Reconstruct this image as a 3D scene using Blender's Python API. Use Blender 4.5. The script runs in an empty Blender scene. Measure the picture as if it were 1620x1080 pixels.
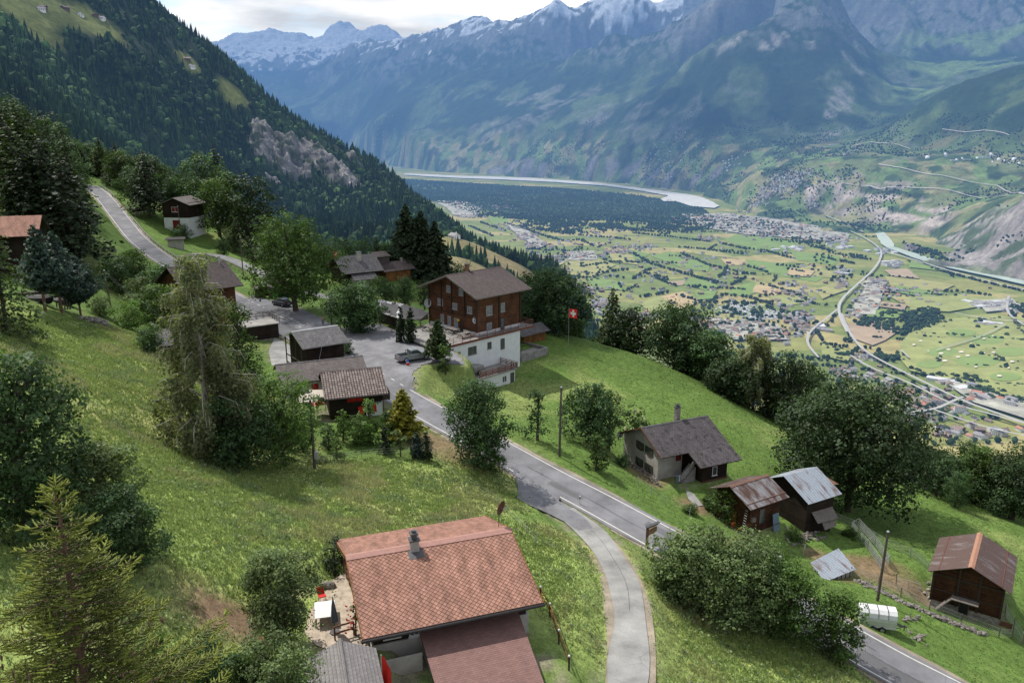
import bpy, math, random
import numpy as np
from mathutils import Vector, Matrix
sc = bpy.context.scene
COL = sc.collection
R = math.radians
F = 1260.0; TH = math.atan(335/1260.0); SN, CS = math.sin(TH), math.cos(TH)
def P(px, py, t):
    u = (px-810)/F; v = (540-py)/F
    return Vector((u*t, (CS+v*SN)*t, (-SN+v*CS)*t))
def onz(px, py, z):
    d = P(px, py, 1.0); return d*(z/d.z)
def depth(x, y, z): return y*CS - z*SN

# ---------------------------------------------------------------- noise
def _h(ix, iy, s):
    n = (ix.astype(np.int64)*374761393 + iy.astype(np.int64)*668265263 + s*1442695041) & 0xffffffff
    n = ((n ^ (n >> 13)) * 1274126177) & 0xffffffff
    return ((n ^ (n >> 16)) & 0xffff)/65535.0
def vnoise(x, y, s=0):
    x = np.asarray(x, float); y = np.asarray(y, float)
    ix = np.floor(x); iy = np.floor(y); fx = x-ix; fy = y-iy
    fx = fx*fx*(3-2*fx); fy = fy*fy*(3-2*fy)
    a = _h(ix, iy, s); b = _h(ix+1, iy, s); c = _h(ix, iy+1, s); d = _h(ix+1, iy+1, s)
    return (a*(1-fx)+b*fx)*(1-fy)+(c*(1-fx)+d*fx)*fy
def fbm(x, y, o=4, s=0):
    r = 0; a = .5
    for i in range(o):
        r = r+a*vnoise(x, y, s+i*17); x = x*2.03+13.1; y = y*2.03+7.7; a *= .5
    return r/(1-.5**o)
def ridged(x, y, o=4, s=0):
    r = 0; a = .5
    for i in range(o):
        r = r+a*(1-np.abs(2*vnoise(x, y, s+i*31)-1)); x = x*2.1+3.1; y = y*2.1+9.2; a *= .5
    return r/(1-.5**o)
def sstep(a, b, x):
    t = np.clip((x-a)/(b-a), 0, 1); return t*t*(3-2*t)

# ---------------------------------------------------------------- objects
def tag(o, label=None, cat=None, group=None, kind=None):
    if label: o['label'] = label
    if cat: o['category'] = cat
    if group: o['group'] = group
    if kind: o['kind'] = kind
    return o
def empty(name, loc, rz=0, label=None, cat=None, group=None):
    o = bpy.data.objects.new(name, None); COL.objects.link(o)
    o.location = loc; o.rotation_euler = (0, 0, rz); o.empty_display_size = .3
    return tag(o, label, cat, group)
def link(name, me, parent=None):
    o = bpy.data.objects.new(name, me); COL.objects.link(o)
    if parent: o.parent = parent
    return o
def copy_tree(o, parent=None):
    c = o.copy(); COL.objects.link(c)
    if parent: c.parent = parent
    for ch in [k for k in bpy.data.objects if k.parent == o]: copy_tree(ch, c)
    return c

def auto_uv(me):
    n = len(me.loops)
    if not n: return
    co = np.empty(len(me.vertices)*3); me.vertices.foreach_get('co', co); co = co.reshape(-1, 3)
    lv = np.empty(n, int); me.loops.foreach_get('vertex_index', lv)
    pn = np.empty(len(me.polygons)*3); me.polygons.foreach_get('normal', pn); pn = pn.reshape(-1, 3)
    tot = np.empty(len(me.polygons), int); me.polygons.foreach_get('loop_total', tot)
    nn = np.repeat(pn, tot, axis=0)
    h = np.stack([-nn[:, 1], nn[:, 0], np.zeros(n)], 1)
    l = np.linalg.norm(h, axis=1); flat = l < .05
    h[flat] = (1, 0, 0); l[flat] = 1; h /= l[:, None]
    s = np.cross(nn, h); p = co[lv]
    uv = np.stack([(p*h).sum(1), (p*s).sum(1)], 1)
    ul = me.uv_layers.new(name='UVMap'); ul.data.foreach_set('uv', uv.ravel())

class MB:
    def __init__(s): s.v = []; s.f = []; s.m = []
    def add(s, vs, fs, m=0):
        b = len(s.v); s.v += [tuple(v) for v in vs]
        s.f += [tuple(i+b for i in f) for f in fs]; s.m += [m]*len(fs)
        return s
    def box(s, x0, x1, y0, y1, z0, z1, m=0, M=None):
        vs = [Vector((x, y, z)) for z in (z0, z1) for x, y in ((x0, y0), (x1, y0), (x1, y1), (x0, y1))]
        if M is not None: vs = [M@v for v in vs]
        return s.add(vs, [(3, 2, 1, 0), (4, 5, 6, 7), (0, 1, 5, 4), (1, 2, 6, 5), (2, 3, 7, 6), (3, 0, 4, 7)], m)
    def beam(s, p, q, w, h=None, m=0):
        p = Vector(p); q = Vector(q); h = h or w; d = (q-p)
        if d.length < 1e-6: return s
        d.normalize(); up = Vector((0, 0, 1)) if abs(d.z) < .95 else Vector((1, 0, 0))
        a = d.cross(up).normalized()*(w/2); b = a.cross(d).normalized()*(h/2)
        vs = [p-a-b, p+a-b, p+a+b, p-a+b, q-a-b, q+a-b, q+a+b, q-a+b]
        return s.add(vs, [(0, 1, 2, 3), (7, 6, 5, 4), (4, 5, 1, 0), (5, 6, 2, 1), (6, 7, 3, 2), (7, 4, 0, 3)], m)
    def tube(s, pts, rad, n=6, m=0, cap=True):
        pts = [Vector(p) for p in pts]
        if not hasattr(rad, '__len__'): rad = [rad]*len(pts)
        vs = []; fs = []
        for i, p in enumerate(pts):
            d = pts[min(i+1, len(pts)-1)]-pts[max(i-1, 0)]
            if d.length < 1e-9: d = Vector((0, 0, 1))
            d.normalize(); up = Vector((0, 0, 1)) if abs(d.z) < .9 else Vector((1, 0, 0))
            a = d.cross(up).normalized(); b = d.cross(a)
            for k in range(n):
                t = 2*math.pi*k/n; vs.append(p+(a*math.cos(t)+b*math.sin(t))*rad[i])
        for i in range(len(pts)-1):
            for k in range(n):
                k2 = (k+1) % n; fs.append((i*n+k, i*n+k2, (i+1)*n+k2, (i+1)*n+k))
        if cap: fs.append(tuple(range(n))[::-1]); fs.append(tuple((len(pts)-1)*n+k for k in range(n)))
        return s.add(vs, fs, m)
    def slab(s, pts, th, m=0, m2=None):
        pts = [Vector(p) for p in pts]; n = (pts[1]-pts[0]).cross(pts[2]-pts[0]).normalized()
        lo = [p-n*th for p in pts]; k = len(pts)
        s.add(pts, [tuple(range(k))], m); m2 = m if m2 is None else m2
        s.add(pts+lo, [tuple(range(2*k-1, k-1, -1))]+[(i+k, (i+1) % k+k, (i+1) % k, i) for i in range(k)], m2)
        return s
    def prism(s, poly, p0, p1, m=0, cap=True):
        """poly: list of (a,z) ; extruded along x from p0 to p1 with a->y"""
        k = len(poly)
        vs = [(p0, a, z) for a, z in poly]+[(p1, a, z) for a, z in poly]
        fs = [(i, (i+1) % k, (i+1) % k+k, i+k) for i in range(k)]
        if cap: fs += [tuple(range(k))[::-1], tuple(range(k, 2*k))]
        return s.add(vs, fs, m)
    def ball(s, c, r, m=0, nu=8, nv=6, sq=(1, 1, 1)):
        vs = []; fs = []
        for j in range(nv+1):
            ph = math.pi*j/nv
            for i in range(nu):
                t = 2*math.pi*i/nu
                vs.append((c[0]+r*sq[0]*math.sin(ph)*math.cos(t), c[1]+r*sq[1]*math.sin(ph)*math.sin(t), c[2]+r*sq[2]*math.cos(ph)))
        for j in range(nv):
            for i in range(nu):
                i2 = (i+1) % nu; fs.append((j*nu+i, (j+1)*nu+i, (j+1)*nu+i2, j*nu+i2))
        return s.add(vs, fs, m)
    def mesh(s, name, mats, smooth=False, dz=0):
        me = bpy.data.meshes.new(name)
        vv = s.v if not dz else [(a, b, c+dz) for a, b, c in s.v]
        me.from_pydata(vv, [], s.f)
        for mm in (mats if isinstance(mats, (list, tuple)) else [mats]): me.materials.append(mm)
        me.polygons.foreach_set('material_index', s.m)
        if smooth: me.polygons.foreach_set('use_smooth', [True]*len(s.f))
        me.update(); auto_uv(me)
        return me
    def build(s, name, mats, parent=None, smooth=False, dz=0):
        return link(name, s.mesh(name, mats, smooth, dz), parent)

def np_mesh(name, V, k, mat, shade=None, smooth=False, rgb=None):
    """V (n*k,3): n faces of k verts"""
    V = np.ascontiguousarray(V, dtype=np.float32); nv = len(V); nf = nv//k
    me = bpy.data.meshes.new(name)
    me.vertices.add(nv); me.vertices.foreach_set('co', V.ravel())
    me.loops.add(nv); me.loops.foreach_set('vertex_index', np.arange(nv, dtype=np.int32))
    me.polygons.add(nf); me.polygons.foreach_set('loop_start', np.arange(0, nv, k, dtype=np.int32))
    me.update(calc_edges=True)
    if shade is not None or rgb is not None:
        at = me.color_attributes.new('shade', 'FLOAT_COLOR', 'POINT')
        c = np.ones((nv, 4), np.float32)
        c[:, :3] = rgb if rgb is not None else shade[:, None]
        at.data.foreach_set('color', c.ravel())
    me.materials.append(mat)
    if smooth: me.polygons.foreach_set('use_smooth', np.ones(nf, bool))
    return me
def grid_mesh(name, X, Y, Z, mat, rgb=None, smooth=True):
    ny, nx = X.shape
    V = np.stack([X, Y, Z], -1).reshape(-1, 3).astype(np.float32)
    i = np.arange(ny*nx).reshape(ny, nx)
    Q = np.stack([i[:-1, :-1], i[:-1, 1:], i[1:, 1:], i[1:, :-1]], -1).reshape(-1, 4).astype(np.int32)
    me = bpy.data.meshes.new(name)
    me.vertices.add(len(V)); me.vertices.foreach_set('co', V.ravel())
    me.loops.add(Q.size); me.loops.foreach_set('vertex_index', Q.ravel())
    me.polygons.add(len(Q)); me.polygons.foreach_set('loop_start', np.arange(0, Q.size, 4, dtype=np.int32))
    if smooth: me.polygons.foreach_set('use_smooth', np.ones(len(Q), bool))
    me.update(calc_edges=True)
    if rgb is not None:
        at = me.color_attributes.new('col', 'FLOAT_COLOR', 'POINT')
        c = np.ones((len(V), 4), np.float32); c[:, :3] = rgb.reshape(-1, 3)
        at.data.foreach_set('color', c.ravel())
    me.materials.append(mat)
    return me

# ---------------------------------------------------------------- materials
class NT:
    def __init__(s, name):
        s.mat = bpy.data.materials.new(name); s.mat.use_nodes = True
        s.t = s.mat.node_tree; s.t.nodes.clear(); s.out = s.n('ShaderNodeOutputMaterial')
    def n(s, ty, **k):
        nd = s.t.nodes.new(ty)
        for a, b in k.items():
            if a.startswith('i_'):
                key = a[2:]; key = int(key) if key.isdigit() else key.replace('_', ' ')
                nd.inputs[key].default_value = b
            else: setattr(nd, a, b)
        return nd
    def l(s, a, b): s.t.links.new(a, b)
    def val(s, x, sock):
        if isinstance(x, (int, float, tuple)): sock.default_value = x
        else: s.l(x, sock)
    def math(s, op, a, b=0.0, c=None):
        nd = s.n('ShaderNodeMath', operation=op); s.val(a, nd.inputs[0]); s.val(b, nd.inputs[1])
        if c is not None: s.val(c, nd.inputs[2])
        return nd.outputs[0]
    def mix(s, f, a, b, mode='MIX'):
        nd = s.n('ShaderNodeMix', data_type='RGBA', blend_type=mode)
        s.val(f, nd.inputs[0])
        for x, i in ((a, 6), (b, 7)):
            if isinstance(x, tuple) and len(x) == 3: x = x+(1,)
            s.val(x, nd.inputs[i])
        return nd.outputs[2]
    def noise(s, vec, scale, detail=3, rough=.55, dist=0):
        nd = s.n('ShaderNodeTexNoise', i_Scale=scale, i_Detail=detail, i_Roughness=rough, i_Distortion=dist)
        if vec is not None: s.l(vec, nd.inputs['Vector'])
        return nd.outputs[0]
    def ramp(s, f, *st):
        nd = s.n('ShaderNodeValToRGB'); e = nd.color_ramp.elements
        while len(e) < len(st): e.new(.5)
        for i, (p, c) in enumerate(st):
            e[i].position = p; e[i].color = (c+(1,)) if isinstance(c, tuple) else (c, c, c, 1)
        s.l(f, nd.inputs[0]); return nd.outputs[0]
    def obj(s): return s.n('ShaderNodeTexCoord').outputs['Object']
    def uv(s): return s.n('ShaderNodeTexCoord').outputs['UV']
    def mapping(s, vec, sc=(1, 1, 1), rot=(0, 0, 0)):
        nd = s.n('ShaderNodeMapping'); nd.inputs['Scale'].default_value = sc; nd.inputs['Rotation'].default_value = rot
        s.l(vec, nd.inputs[0]); return nd.outputs[0]
    def bsdf(s, col, rough=.8, metal=0, bump=None, bstr=.3, bdist=.05, spec=.3, haze=0):
        b = s.n('ShaderNodeBsdfPrincipled'); b.inputs['Metallic'].default_value = metal
        b.inputs['Specular IOR Level'].default_value = spec
        s.val(col if not (isinstance(col, tuple) and len(col) == 3) else col+(1,), b.inputs['Base Color'])
        s.val(rough, b.inputs['Roughness'])
        if bump is not None:
            bm = s.n('ShaderNodeBump', i_Strength=bstr, i_Distance=bdist); s.l(bump, bm.inputs['Height']); s.l(bm.outputs[0], b.inputs['Normal'])
        sh = b.outputs[0]
        if haze: sh = s.haze(sh)
        s.l(sh, s.out.inputs[0]); return s.mat
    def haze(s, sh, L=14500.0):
        """aerial perspective painted as blue emission, stronger away from the world origin"""
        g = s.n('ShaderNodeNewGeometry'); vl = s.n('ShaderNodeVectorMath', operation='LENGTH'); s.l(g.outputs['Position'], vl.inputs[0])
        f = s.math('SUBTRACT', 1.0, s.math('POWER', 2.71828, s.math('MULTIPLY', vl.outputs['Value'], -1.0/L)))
        em = s.n('ShaderNodeEmission'); em.inputs[0].default_value = (.135, .285, .57, 1); em.inputs[1].default_value = .95  # bluish glow put into the material in place of air
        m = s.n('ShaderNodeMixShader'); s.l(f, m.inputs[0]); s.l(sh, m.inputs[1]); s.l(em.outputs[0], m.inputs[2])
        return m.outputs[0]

def m_plain(name, col, rough=.7, var=.25, scale=3, metal=0, bump=.15, spec=.3):
    t = NT(name); o = t.obj(); n = t.noise(o, scale, 4, .6)
    c1 = tuple(x*(1-var) for x in col); c2 = tuple(min(1, x*(1+var)) for x in col)
    return t.bsdf(t.mix(t.ramp(n, (.3, 0.), (.7, 1.)), c1, c2), rough, metal, n, bump, .03, spec)
def m_logs(name, col, pitch=.2, var=.45, vertical=False, warm=(1, 1, 1)):
    t = NT(name); uv = t.uv(); o = t.obj()
    sp = t.n('ShaderNodeSeparateXYZ'); t.l(uv, sp.inputs[0]); a = sp.outputs[0 if vertical else 1]; b = sp.outputs[1 if vertical else 0]
    row = t.math('DIVIDE', a, pitch); fr = t.math('FRACT', row); fl = t.math('FLOOR', row)
    wn = t.n('ShaderNodeTexWhiteNoise', noise_dimensions='1D'); t.l(fl, wn.inputs['W'])
    edge = t.math('MINIMUM', fr, t.math('SUBTRACT', 1.0, fr))
    gap = t.ramp(edge, (.0, .12), (.14, 1.))
    st = t.noise(t.mapping(uv, (1.2, 14, 1) if not vertical else (14, 1.2, 1)), 1.5, 4, .6)
    pat = t.noise(o, .55, 3, .6)
    c = t.mix(t.ramp(st, (.3, 0.), (.75, 1.)), tuple(x*(1-var) for x in col), tuple(x*(1+var)*w for x, w in zip(col, warm)))
    c = t.mix(.5, c, t.mix(t.ramp(wn.outputs[0], (0., .5), (1., 1.25)), (0, 0, 0), c, 'MIX'))
    c = t.mix(1.0, c, t.ramp(pat, (.3, .55), (.7, 1.25)), 'MULTIPLY')
    c = t.mix(1.0, c, gap, 'MULTIPLY')
    return t.bsdf(c, .8, 0, gap, .6, .03, .15)
def m_tiles(name, c1, c2, mortar, w=.3, h=.3, rot=0, off=.5, spots=None, moss=None, bump=.6, rough=.75, ms=.05, streak=.25):
    t = NT(name); uv = t.uv(); v = t.mapping(uv, (1, 1, 1), (0, 0, R(rot)))
    b = t.n('ShaderNodeTexBrick', offset=off, i_Scale=1.0); t.l(v, b.inputs[0])
    b.inputs['Color1'].default_value = c1+(1,); b.inputs['Color2'].default_value = c2+(1,); b.inputs['Mortar'].default_value = mortar+(1,)
    b.inputs['Mortar Size'].default_value = ms*h; b.inputs['Brick Width'].default_value = w; b.inputs['Row Height'].default_value = h
    b.inputs['Mortar Smooth'].default_value = .3; b.inputs['Bias'].default_value = -.1
    sp = t.n('ShaderNodeSeparateXYZ'); t.l(v, sp.inputs[0]); fr = t.math('FRACT', t.math('DIVIDE', sp.outputs[1], h))
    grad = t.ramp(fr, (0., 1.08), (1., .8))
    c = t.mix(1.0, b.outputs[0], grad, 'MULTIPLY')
    n1 = t.noise(t.mapping(uv, (1.6, .5, 1)), .8, 5, .65)
    c = t.mix(1.0, c, t.ramp(n1, (.3, 1-streak), (.7, 1+streak)), 'MULTIPLY')
    if moss:
        n2 = t.noise(uv, 1.1, 8, .75); c = t.mix(t.ramp(n2, (moss[1], 0.), (moss[1]+.06, 1.)), c, moss[0])
    if spots:
        n3 = t.noise(uv, 2.2, 6, .7); c = t.mix(t.ramp(n3, (spots[1], 0.), (spots[1]+.04, .8)), c, spots[0])
    return t.bsdf(c, rough, 0, t.math('MULTIPLY', grad, b.outputs[1]), bump, .03, .25)
def m_corr(name, c1, rust, amt=.5, pitch=.15, metal=.3, st=1.0):
    t = NT(name); uv = t.uv(); sp = t.n('ShaderNodeSeparateXYZ'); t.l(uv, sp.inputs[0])
    w = t.math('SINE', t.math('MULTIPLY', sp.outputs[0], 6.2832/pitch))
    n = t.noise(t.mapping(uv, (1.3, .35, 1)), .9, 6, .7, .4)
    c = t.mix(t.ramp(n, (amt-.08, 0.), (amt+.08, 1.)), c1, rust)
    n2 = t.noise(uv, 6, 3); c = t.mix(1.0, c, t.ramp(n2, (.3, .75), (.7, 1.15)), 'MULTIPLY')
    c = t.mix(1.0, c, t.ramp(t.math('MULTIPLY_ADD', w, .5, .5), (0., 1-.45*st), (1., 1+.15*st)), 'MULTIPLY')
    return t.bsdf(c, .55, metal, w, .5*st, .03, .4)
def m_foliage(name, col, col2=None, trans=.35, rough=.6, haze=0):
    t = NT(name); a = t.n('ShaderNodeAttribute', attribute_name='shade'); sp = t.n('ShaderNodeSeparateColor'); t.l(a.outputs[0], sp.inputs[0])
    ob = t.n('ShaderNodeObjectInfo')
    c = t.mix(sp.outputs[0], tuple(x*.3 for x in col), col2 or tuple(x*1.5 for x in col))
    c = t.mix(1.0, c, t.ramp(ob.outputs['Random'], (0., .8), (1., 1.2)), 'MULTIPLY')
    d = t.n('ShaderNodeBsdfPrincipled', i_Roughness=rough); d.inputs['Specular IOR Level'].default_value = .25; t.l(c, d.inputs[0])
    tr = t.n('ShaderNodeBsdfTranslucent'); c2 = t.mix(1.0, c, (1.2, 1.3, .5), 'MULTIPLY'); t.l(c2, tr.inputs[0])
    m = t.n('ShaderNodeMixShader'); m.inputs[0].default_value = trans; t.l(d.outputs[0], m.inputs[1]); t.l(tr.outputs[0], m.inputs[2])
    sh = m.outputs[0]
    if haze: sh = t.haze(sh)
    t.l(sh, t.out.inputs[0]); return t.mat
def m_rgb(name, rough=.85, haze=0, attr='col', nscale=None, nstr=.3, trans=0):
    t = NT(name); a = t.n('ShaderNodeAttribute', attribute_name=attr); c = a.outputs[0]; bump = None
    if nscale:
        g = t.n('ShaderNodeNewGeometry').outputs['Position']
        for k, sc_ in enumerate(nscale):
            n = t.noise(g, sc_, 5, .65); c = t.mix(1.0, c, t.ramp(n, (.3, 1-nstr), (.7, 1+nstr)), 'MULTIPLY'); bump = n
    if trans:
        d = t.n('ShaderNodeBsdfPrincipled', i_Roughness=rough); d.inputs['Specular IOR Level'].default_value = .2; t.l(c, d.inputs[0])
        tr = t.n('ShaderNodeBsdfTranslucent'); t.l(c, tr.inputs[0]); m = t.n('ShaderNodeMixShader'); m.inputs[0].default_value = trans
        t.l(d.outputs[0], m.inputs[1]); t.l(tr.outputs[0], m.inputs[2]); t.l(m.outputs[0], t.out.inputs[0]); return t.mat
    return t.bsdf(c, rough, 0, bump, .3, .1, .15, haze)
def m_solid_far(name, col, var=.2, rough=.8):
    t = NT(name); ob = t.n('ShaderNodeObjectInfo'); g = t.n('ShaderNodeNewGeometry').outputs['Position']
    c = t.mix(1.0, col, t.ramp(t.noise(g, .02, 5, .7), (.3, 1-var), (.7, 1+var)), 'MULTIPLY')
    return t.bsdf(c, rough, 0, None, haze=1, spec=.15)
def m_glass(name='window_glass'):
    t = NT(name); n = t.noise(t.obj(), 2.5, 2)
    c = t.mix(n, (.02, .025, .03), (.10, .115, .13)); return t.bsdf(c, .12, 0, None, spec=.8)

M = {}
M['wood_dark'] = m_logs('dark_weathered_logs', (.030, .021, .016), .22)
M['wood_red'] = m_logs('red_brown_log_wall', (.125, .056, .030), .2, .5)
M['wood_barn'] = m_logs('barn_planks', (.05, .028, .017), .25, .7, warm=(1.4, 1, .8))
M['wood_grey'] = m_logs('grey_planks', (.13, .105, .085), .16, .4)
M['wood_v'] = m_logs('vertical_boards', (.035, .02, .014), .18, .4, vertical=True)
M['wood_orange'] = m_logs('orange_boards', (.22, .10, .035), .2, .3, vertical=True)
M['beam'] = m_plain('dark_beam', (.035, .022, .016), .8)
M['beam_grey'] = m_plain('grey_beam', (.15, .13, .115), .8)
M['plaster'] = m_plain('white_plaster', (.62, .63, .64), .85, .07, 1.2)
M['plaster_old'] = m_plain('old_plaster', (.33, .31, .285), .9, .22, .9)
M['concrete'] = m_plain('grey_concrete', (.22, .21, .2), .9, .3, 1.1)
M['stone'] = m_plain('rough_stone', (.20, .18, .16), .9, .5, 3.5, bump=.6)
M['glass'] = m_glass()
M['white'] = m_plain('white_paint', (.62, .62, .6), .6, .06)
M['frame_grey'] = m_plain('grey_window_frame', (.33, .33, .33), .6, .1)
M['curtain'] = m_plain('curtained_pane', (.16, .17, .19), .35, .5, 3, spec=.6)
M['red'] = m_plain('red_paint', (.34, .018, .012), .5, .15)
M['red_bright'] = m_plain('bright_red_cloth', (.55, .02, .015), .7, .12)
M['orange'] = m_plain('orange_plastic', (.5, .1, .03), .6, .2)
M['darkred'] = m_plain('dark_red_boards', (.13, .012, .012), .6, .25)
M['green_bin'] = m_plain('green_plastic', (.02, .22, .05), .5, .1)
M['green_shutter'] = m_plain('olive_shutter', (.05, .055, .025), .7, .2)
M['blue'] = m_plain('blue_plastic', (.03, .1, .35), .5, .1)
M['yellow'] = m_plain('yellow_paint', (.6, .42, .02), .6, .1)
M['black'] = m_plain('black_rubber', (.012, .012, .013), .6, .2)
M['gutter'] = m_plain('dark_gutter', (.035, .03, .03), .45, .2, metal=.3)
M['metal'] = m_plain('galvanised_metal', (.42, .43, .44), .4, .12, metal=.6, spec=.5)
M['alu'] = m_plain('aluminium_sheet', (.5, .5, .5), .42, .1, metal=.4, spec=.5)
M['metal_dark'] = m_plain('dark_metal', (.10, .10, .105), .5, .2, metal=.5)
M['rail_red'] = m_plain('red_brown_rail', (.14, .05, .035), .6, .3)
M['pole'] = m_plain('weathered_pole', (.085, .07, .06), .85, .35, 4)
M['pole_red'] = m_plain('brown_sign_post', (.11, .05, .03), .8, .3)
M['cloth_grey'] = m_plain('grey_parasol_cloth', (.09, .1, .12), .9, .12)
M['cloth_blue'] = m_plain('blue_tarpaulin', (.10, .15, .19), .7, .15)
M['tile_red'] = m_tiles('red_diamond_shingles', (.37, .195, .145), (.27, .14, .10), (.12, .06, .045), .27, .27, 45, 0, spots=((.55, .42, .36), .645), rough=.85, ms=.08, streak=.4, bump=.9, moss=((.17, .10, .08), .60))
M['tile_red_small'] = m_tiles('red_brown_shingles', (.22, .125, .11), (.18, .10, .088), (.11, .06, .055), .34, .17, 0, .5, streak=.1)
M['cap_red'] = m_plain('red_ridge_cap', (.33, .18, .15), .8, .12)
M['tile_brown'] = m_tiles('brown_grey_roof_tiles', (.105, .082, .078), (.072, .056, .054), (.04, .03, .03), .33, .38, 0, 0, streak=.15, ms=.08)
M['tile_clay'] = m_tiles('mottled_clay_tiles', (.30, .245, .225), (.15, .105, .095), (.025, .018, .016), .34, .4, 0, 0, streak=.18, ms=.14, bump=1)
M['slate'] = m_tiles('grey_slate', (.125, .12, .125), (.085, .08, .083), (.04, .038, .038), .4, .3, 0, .5, streak=.3)
M['slate_moss'] = m_tiles('mossy_slate', (.09, .08, .085), (.065, .056, .06), (.028, .025, .026), .4, .3, 0, .5, moss=((.018, .015, .012), .54), spots=((.24, .22, .22), .62), streak=.35)
M['slate_brown'] = m_tiles('brown_slate', (.14, .12, .115), (.10, .085, .08), (.05, .04, .04), .36, .3, 0, .5, moss=((.045, .045, .025), .62), streak=.25)
M['shingle_grey'] = m_tiles('grey_bitumen_shingles', (.215, .2, .195), (.17, .158, .155), (.10, .09, .09), .36, .24, 0, .5, streak=.08)
M['patch_roof'] = m_tiles('patched_white_slate', (.62, .62, .64), (.48, .48, .5), (.12, .12, .12), .5, .4, 0, .5, moss=((.03, .03, .03), .47), streak=.2)
M['corr_rust'] = m_corr('rusty_corrugated_sheet', (.30, .29, .30), (.10, .05, .036), .50)
M['corr_brown'] = m_corr('brown_corrugated_sheet', (.105, .06, .048), (.24, .22, .22), .62, .18, .15)
M['corr_blue'] = m_corr('pale_metal_sheet', (.34, .38, .43), (.16, .08, .055), .60, .4, .3, .35)
M['rust_ridge'] = m_plain('rust_ridge_cap', (.16, .085, .06), .7, .3)
M['asphalt_patch'] = m_plain('asphalt_patch', (.10, .10, .105), .9, .2)
M['skin'] = m_plain('skin', (.35, .2, .14), .6, .1)
M['hair'] = m_plain('dark_hair', (.02, .015, .012), .7, .2)
M['shirt'] = m_plain('pale_shirt', (.32, .26, .27), .9, .12)
M['trousers'] = m_plain('grey_trousers', (.16, .16, .17), .9, .12)
M['car_navy'] = m_plain('dark_navy_car_paint', (.012, .016, .035), .25, .1, spec=.7)
M['car_grey'] = m_plain('grey_green_car_paint', (.27, .29, .29), .3, .06, metal=.45, spec=.6)
M['tail'] = m_plain('red_tail_light', (.3, .01, .01), .3, .1)
M['head'] = m_plain('clear_head_light', (.6, .6, .6), .2, .1, spec=.8)
M['bark'] = m_plain('tree_bark', (.075, .058, .045), .9, .4, 6, bump=.5)
M['bark_birch'] = m_plain('pale_birch_bark', (.42, .38, .33), .8, .35, 5)
M['bark_red'] = m_plain('reddish_conifer_bark', (.12, .07, .05), .9, .35, 6)
# ================================================================ NEAR TERRAIN
# surveyed ground points: image bearing + height below the camera
NZ = [(655,563,-34.3),(600,545,-34.3),(540,560,-34.5),(511,514,-34.6),(445,485,-34.2),(418,470,-34.6),(476,518,-34.4),(560,520,-34.4),(640,530,-34.2),
 (690,535,-34.0),(500,465,-37.6),(400,440,-35.2),(580,450,-40.4),(665,440,-41.5),(330,440,-33.6),(240,520,-31.5),(300,540,-32.5),(262,470,-31.5),
 (80,474,-23.8),(175,490,-27.3),(60,482,-22.2),(150,560,-25.8),(230,620,-28),(300,580,-30.5),(330,715,-32),(498,740,-35.3),(450,800,-32),(600,760,-34.9),
 (700,720,-36),(780,790,-37.6),(300,800,-29.2),(250,700,-28.9),(100,620,-23.9),(60,750,-24.3),(350,960,-29),(250,900,-26.7),(100,1000,-25.6),(410,1050,-30.5),
 (520,960,-32.2),(700,1010,-34.2),(870,1000,-34.7),(960,1060,-35.7),(990,920,-37.3),(990,1070,-36.1),(960,850,-38.6),(870,800,-39.2),(1060,1000,-38.4),
 (1200,1060,-41.3),(1100,970,-41),(1300,1040,-43),(1000,745,-41.2),(1040,775,-43.2),(985,728,-43),(1130,790,-44.4),(885,722,-38.8),(850,690,-38.3),(940,700,-40.3),
 (823,583,-40.7),(797,610,-41.5),(867,592,-41.6),(712,588,-37.5),(745,602,-41.2),(730,594,-39.6),(700,600,-36.4),(670,590,-34.9),(830,650,-39.6),(760,640,-39.8),(900,530,-41.5),(1000,560,-43.6),(1000,640,-43.4),(1100,600,-47),
 (1150,625,-49),(1250,690,-52),(1200,700,-48.6),(1180,850,-46),(1300,845,-48),(1335,808,-53.2),(1320,920,-48.3),(1360,985,-44.7),(1410,1000,-45.5),(1388,950,-46.3),
 (1472,955,-50),(1585,1000,-50.6),(1440,900,-49),(1450,800,-53.8),(1550,830,-55),(1620,800,-68),(1560,796,-66),(1610,1010,-51.8),(1550,1060,-48.5),(560,690,-35.6),(620,640,-35.3),(560,640,-35.2),(470,640,-34.8),(470,560,-34.6),(640,700,-35.7),(540,1060,-33.2)]
NT_ = [(60,330,170),(150,370,195),(200,400,205),(120,300,255),(285,365,260),(60,420,135),(120,420,150),(245,345,262),(30,250,220),(200,300,330)]
NW = [(-170,60,32),(-100,60,2),(-70,60,-14),(-100,130,-9),(-150,130,14),(-185,200,6),(-200,290,0),(-150,340,-40),(-110,330,-52),(-90,300,-42),(-50,330,-115),(-60,265,-54),
 (-30,260,-70),(0,230,-66),(12,195,-55),(60,180,-74),(100,160,-84),(125,125,-70),(60,30,-50),(0,20,-31),(-40,20,-20),(30,0,-42),(-100,0,8),(-5,-10,-27),
 (-170,-10,34),(130,30,-66),(130,0,-66),(60,-10,-52),(40,330,-150),(120,330,-200),(120,230,-130),(-200,340,-30),(150,60,-72),(30,230,-80),(60,0,-50),(90,60,-58),(-20,195,-43),(85,110,-60)]
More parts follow.
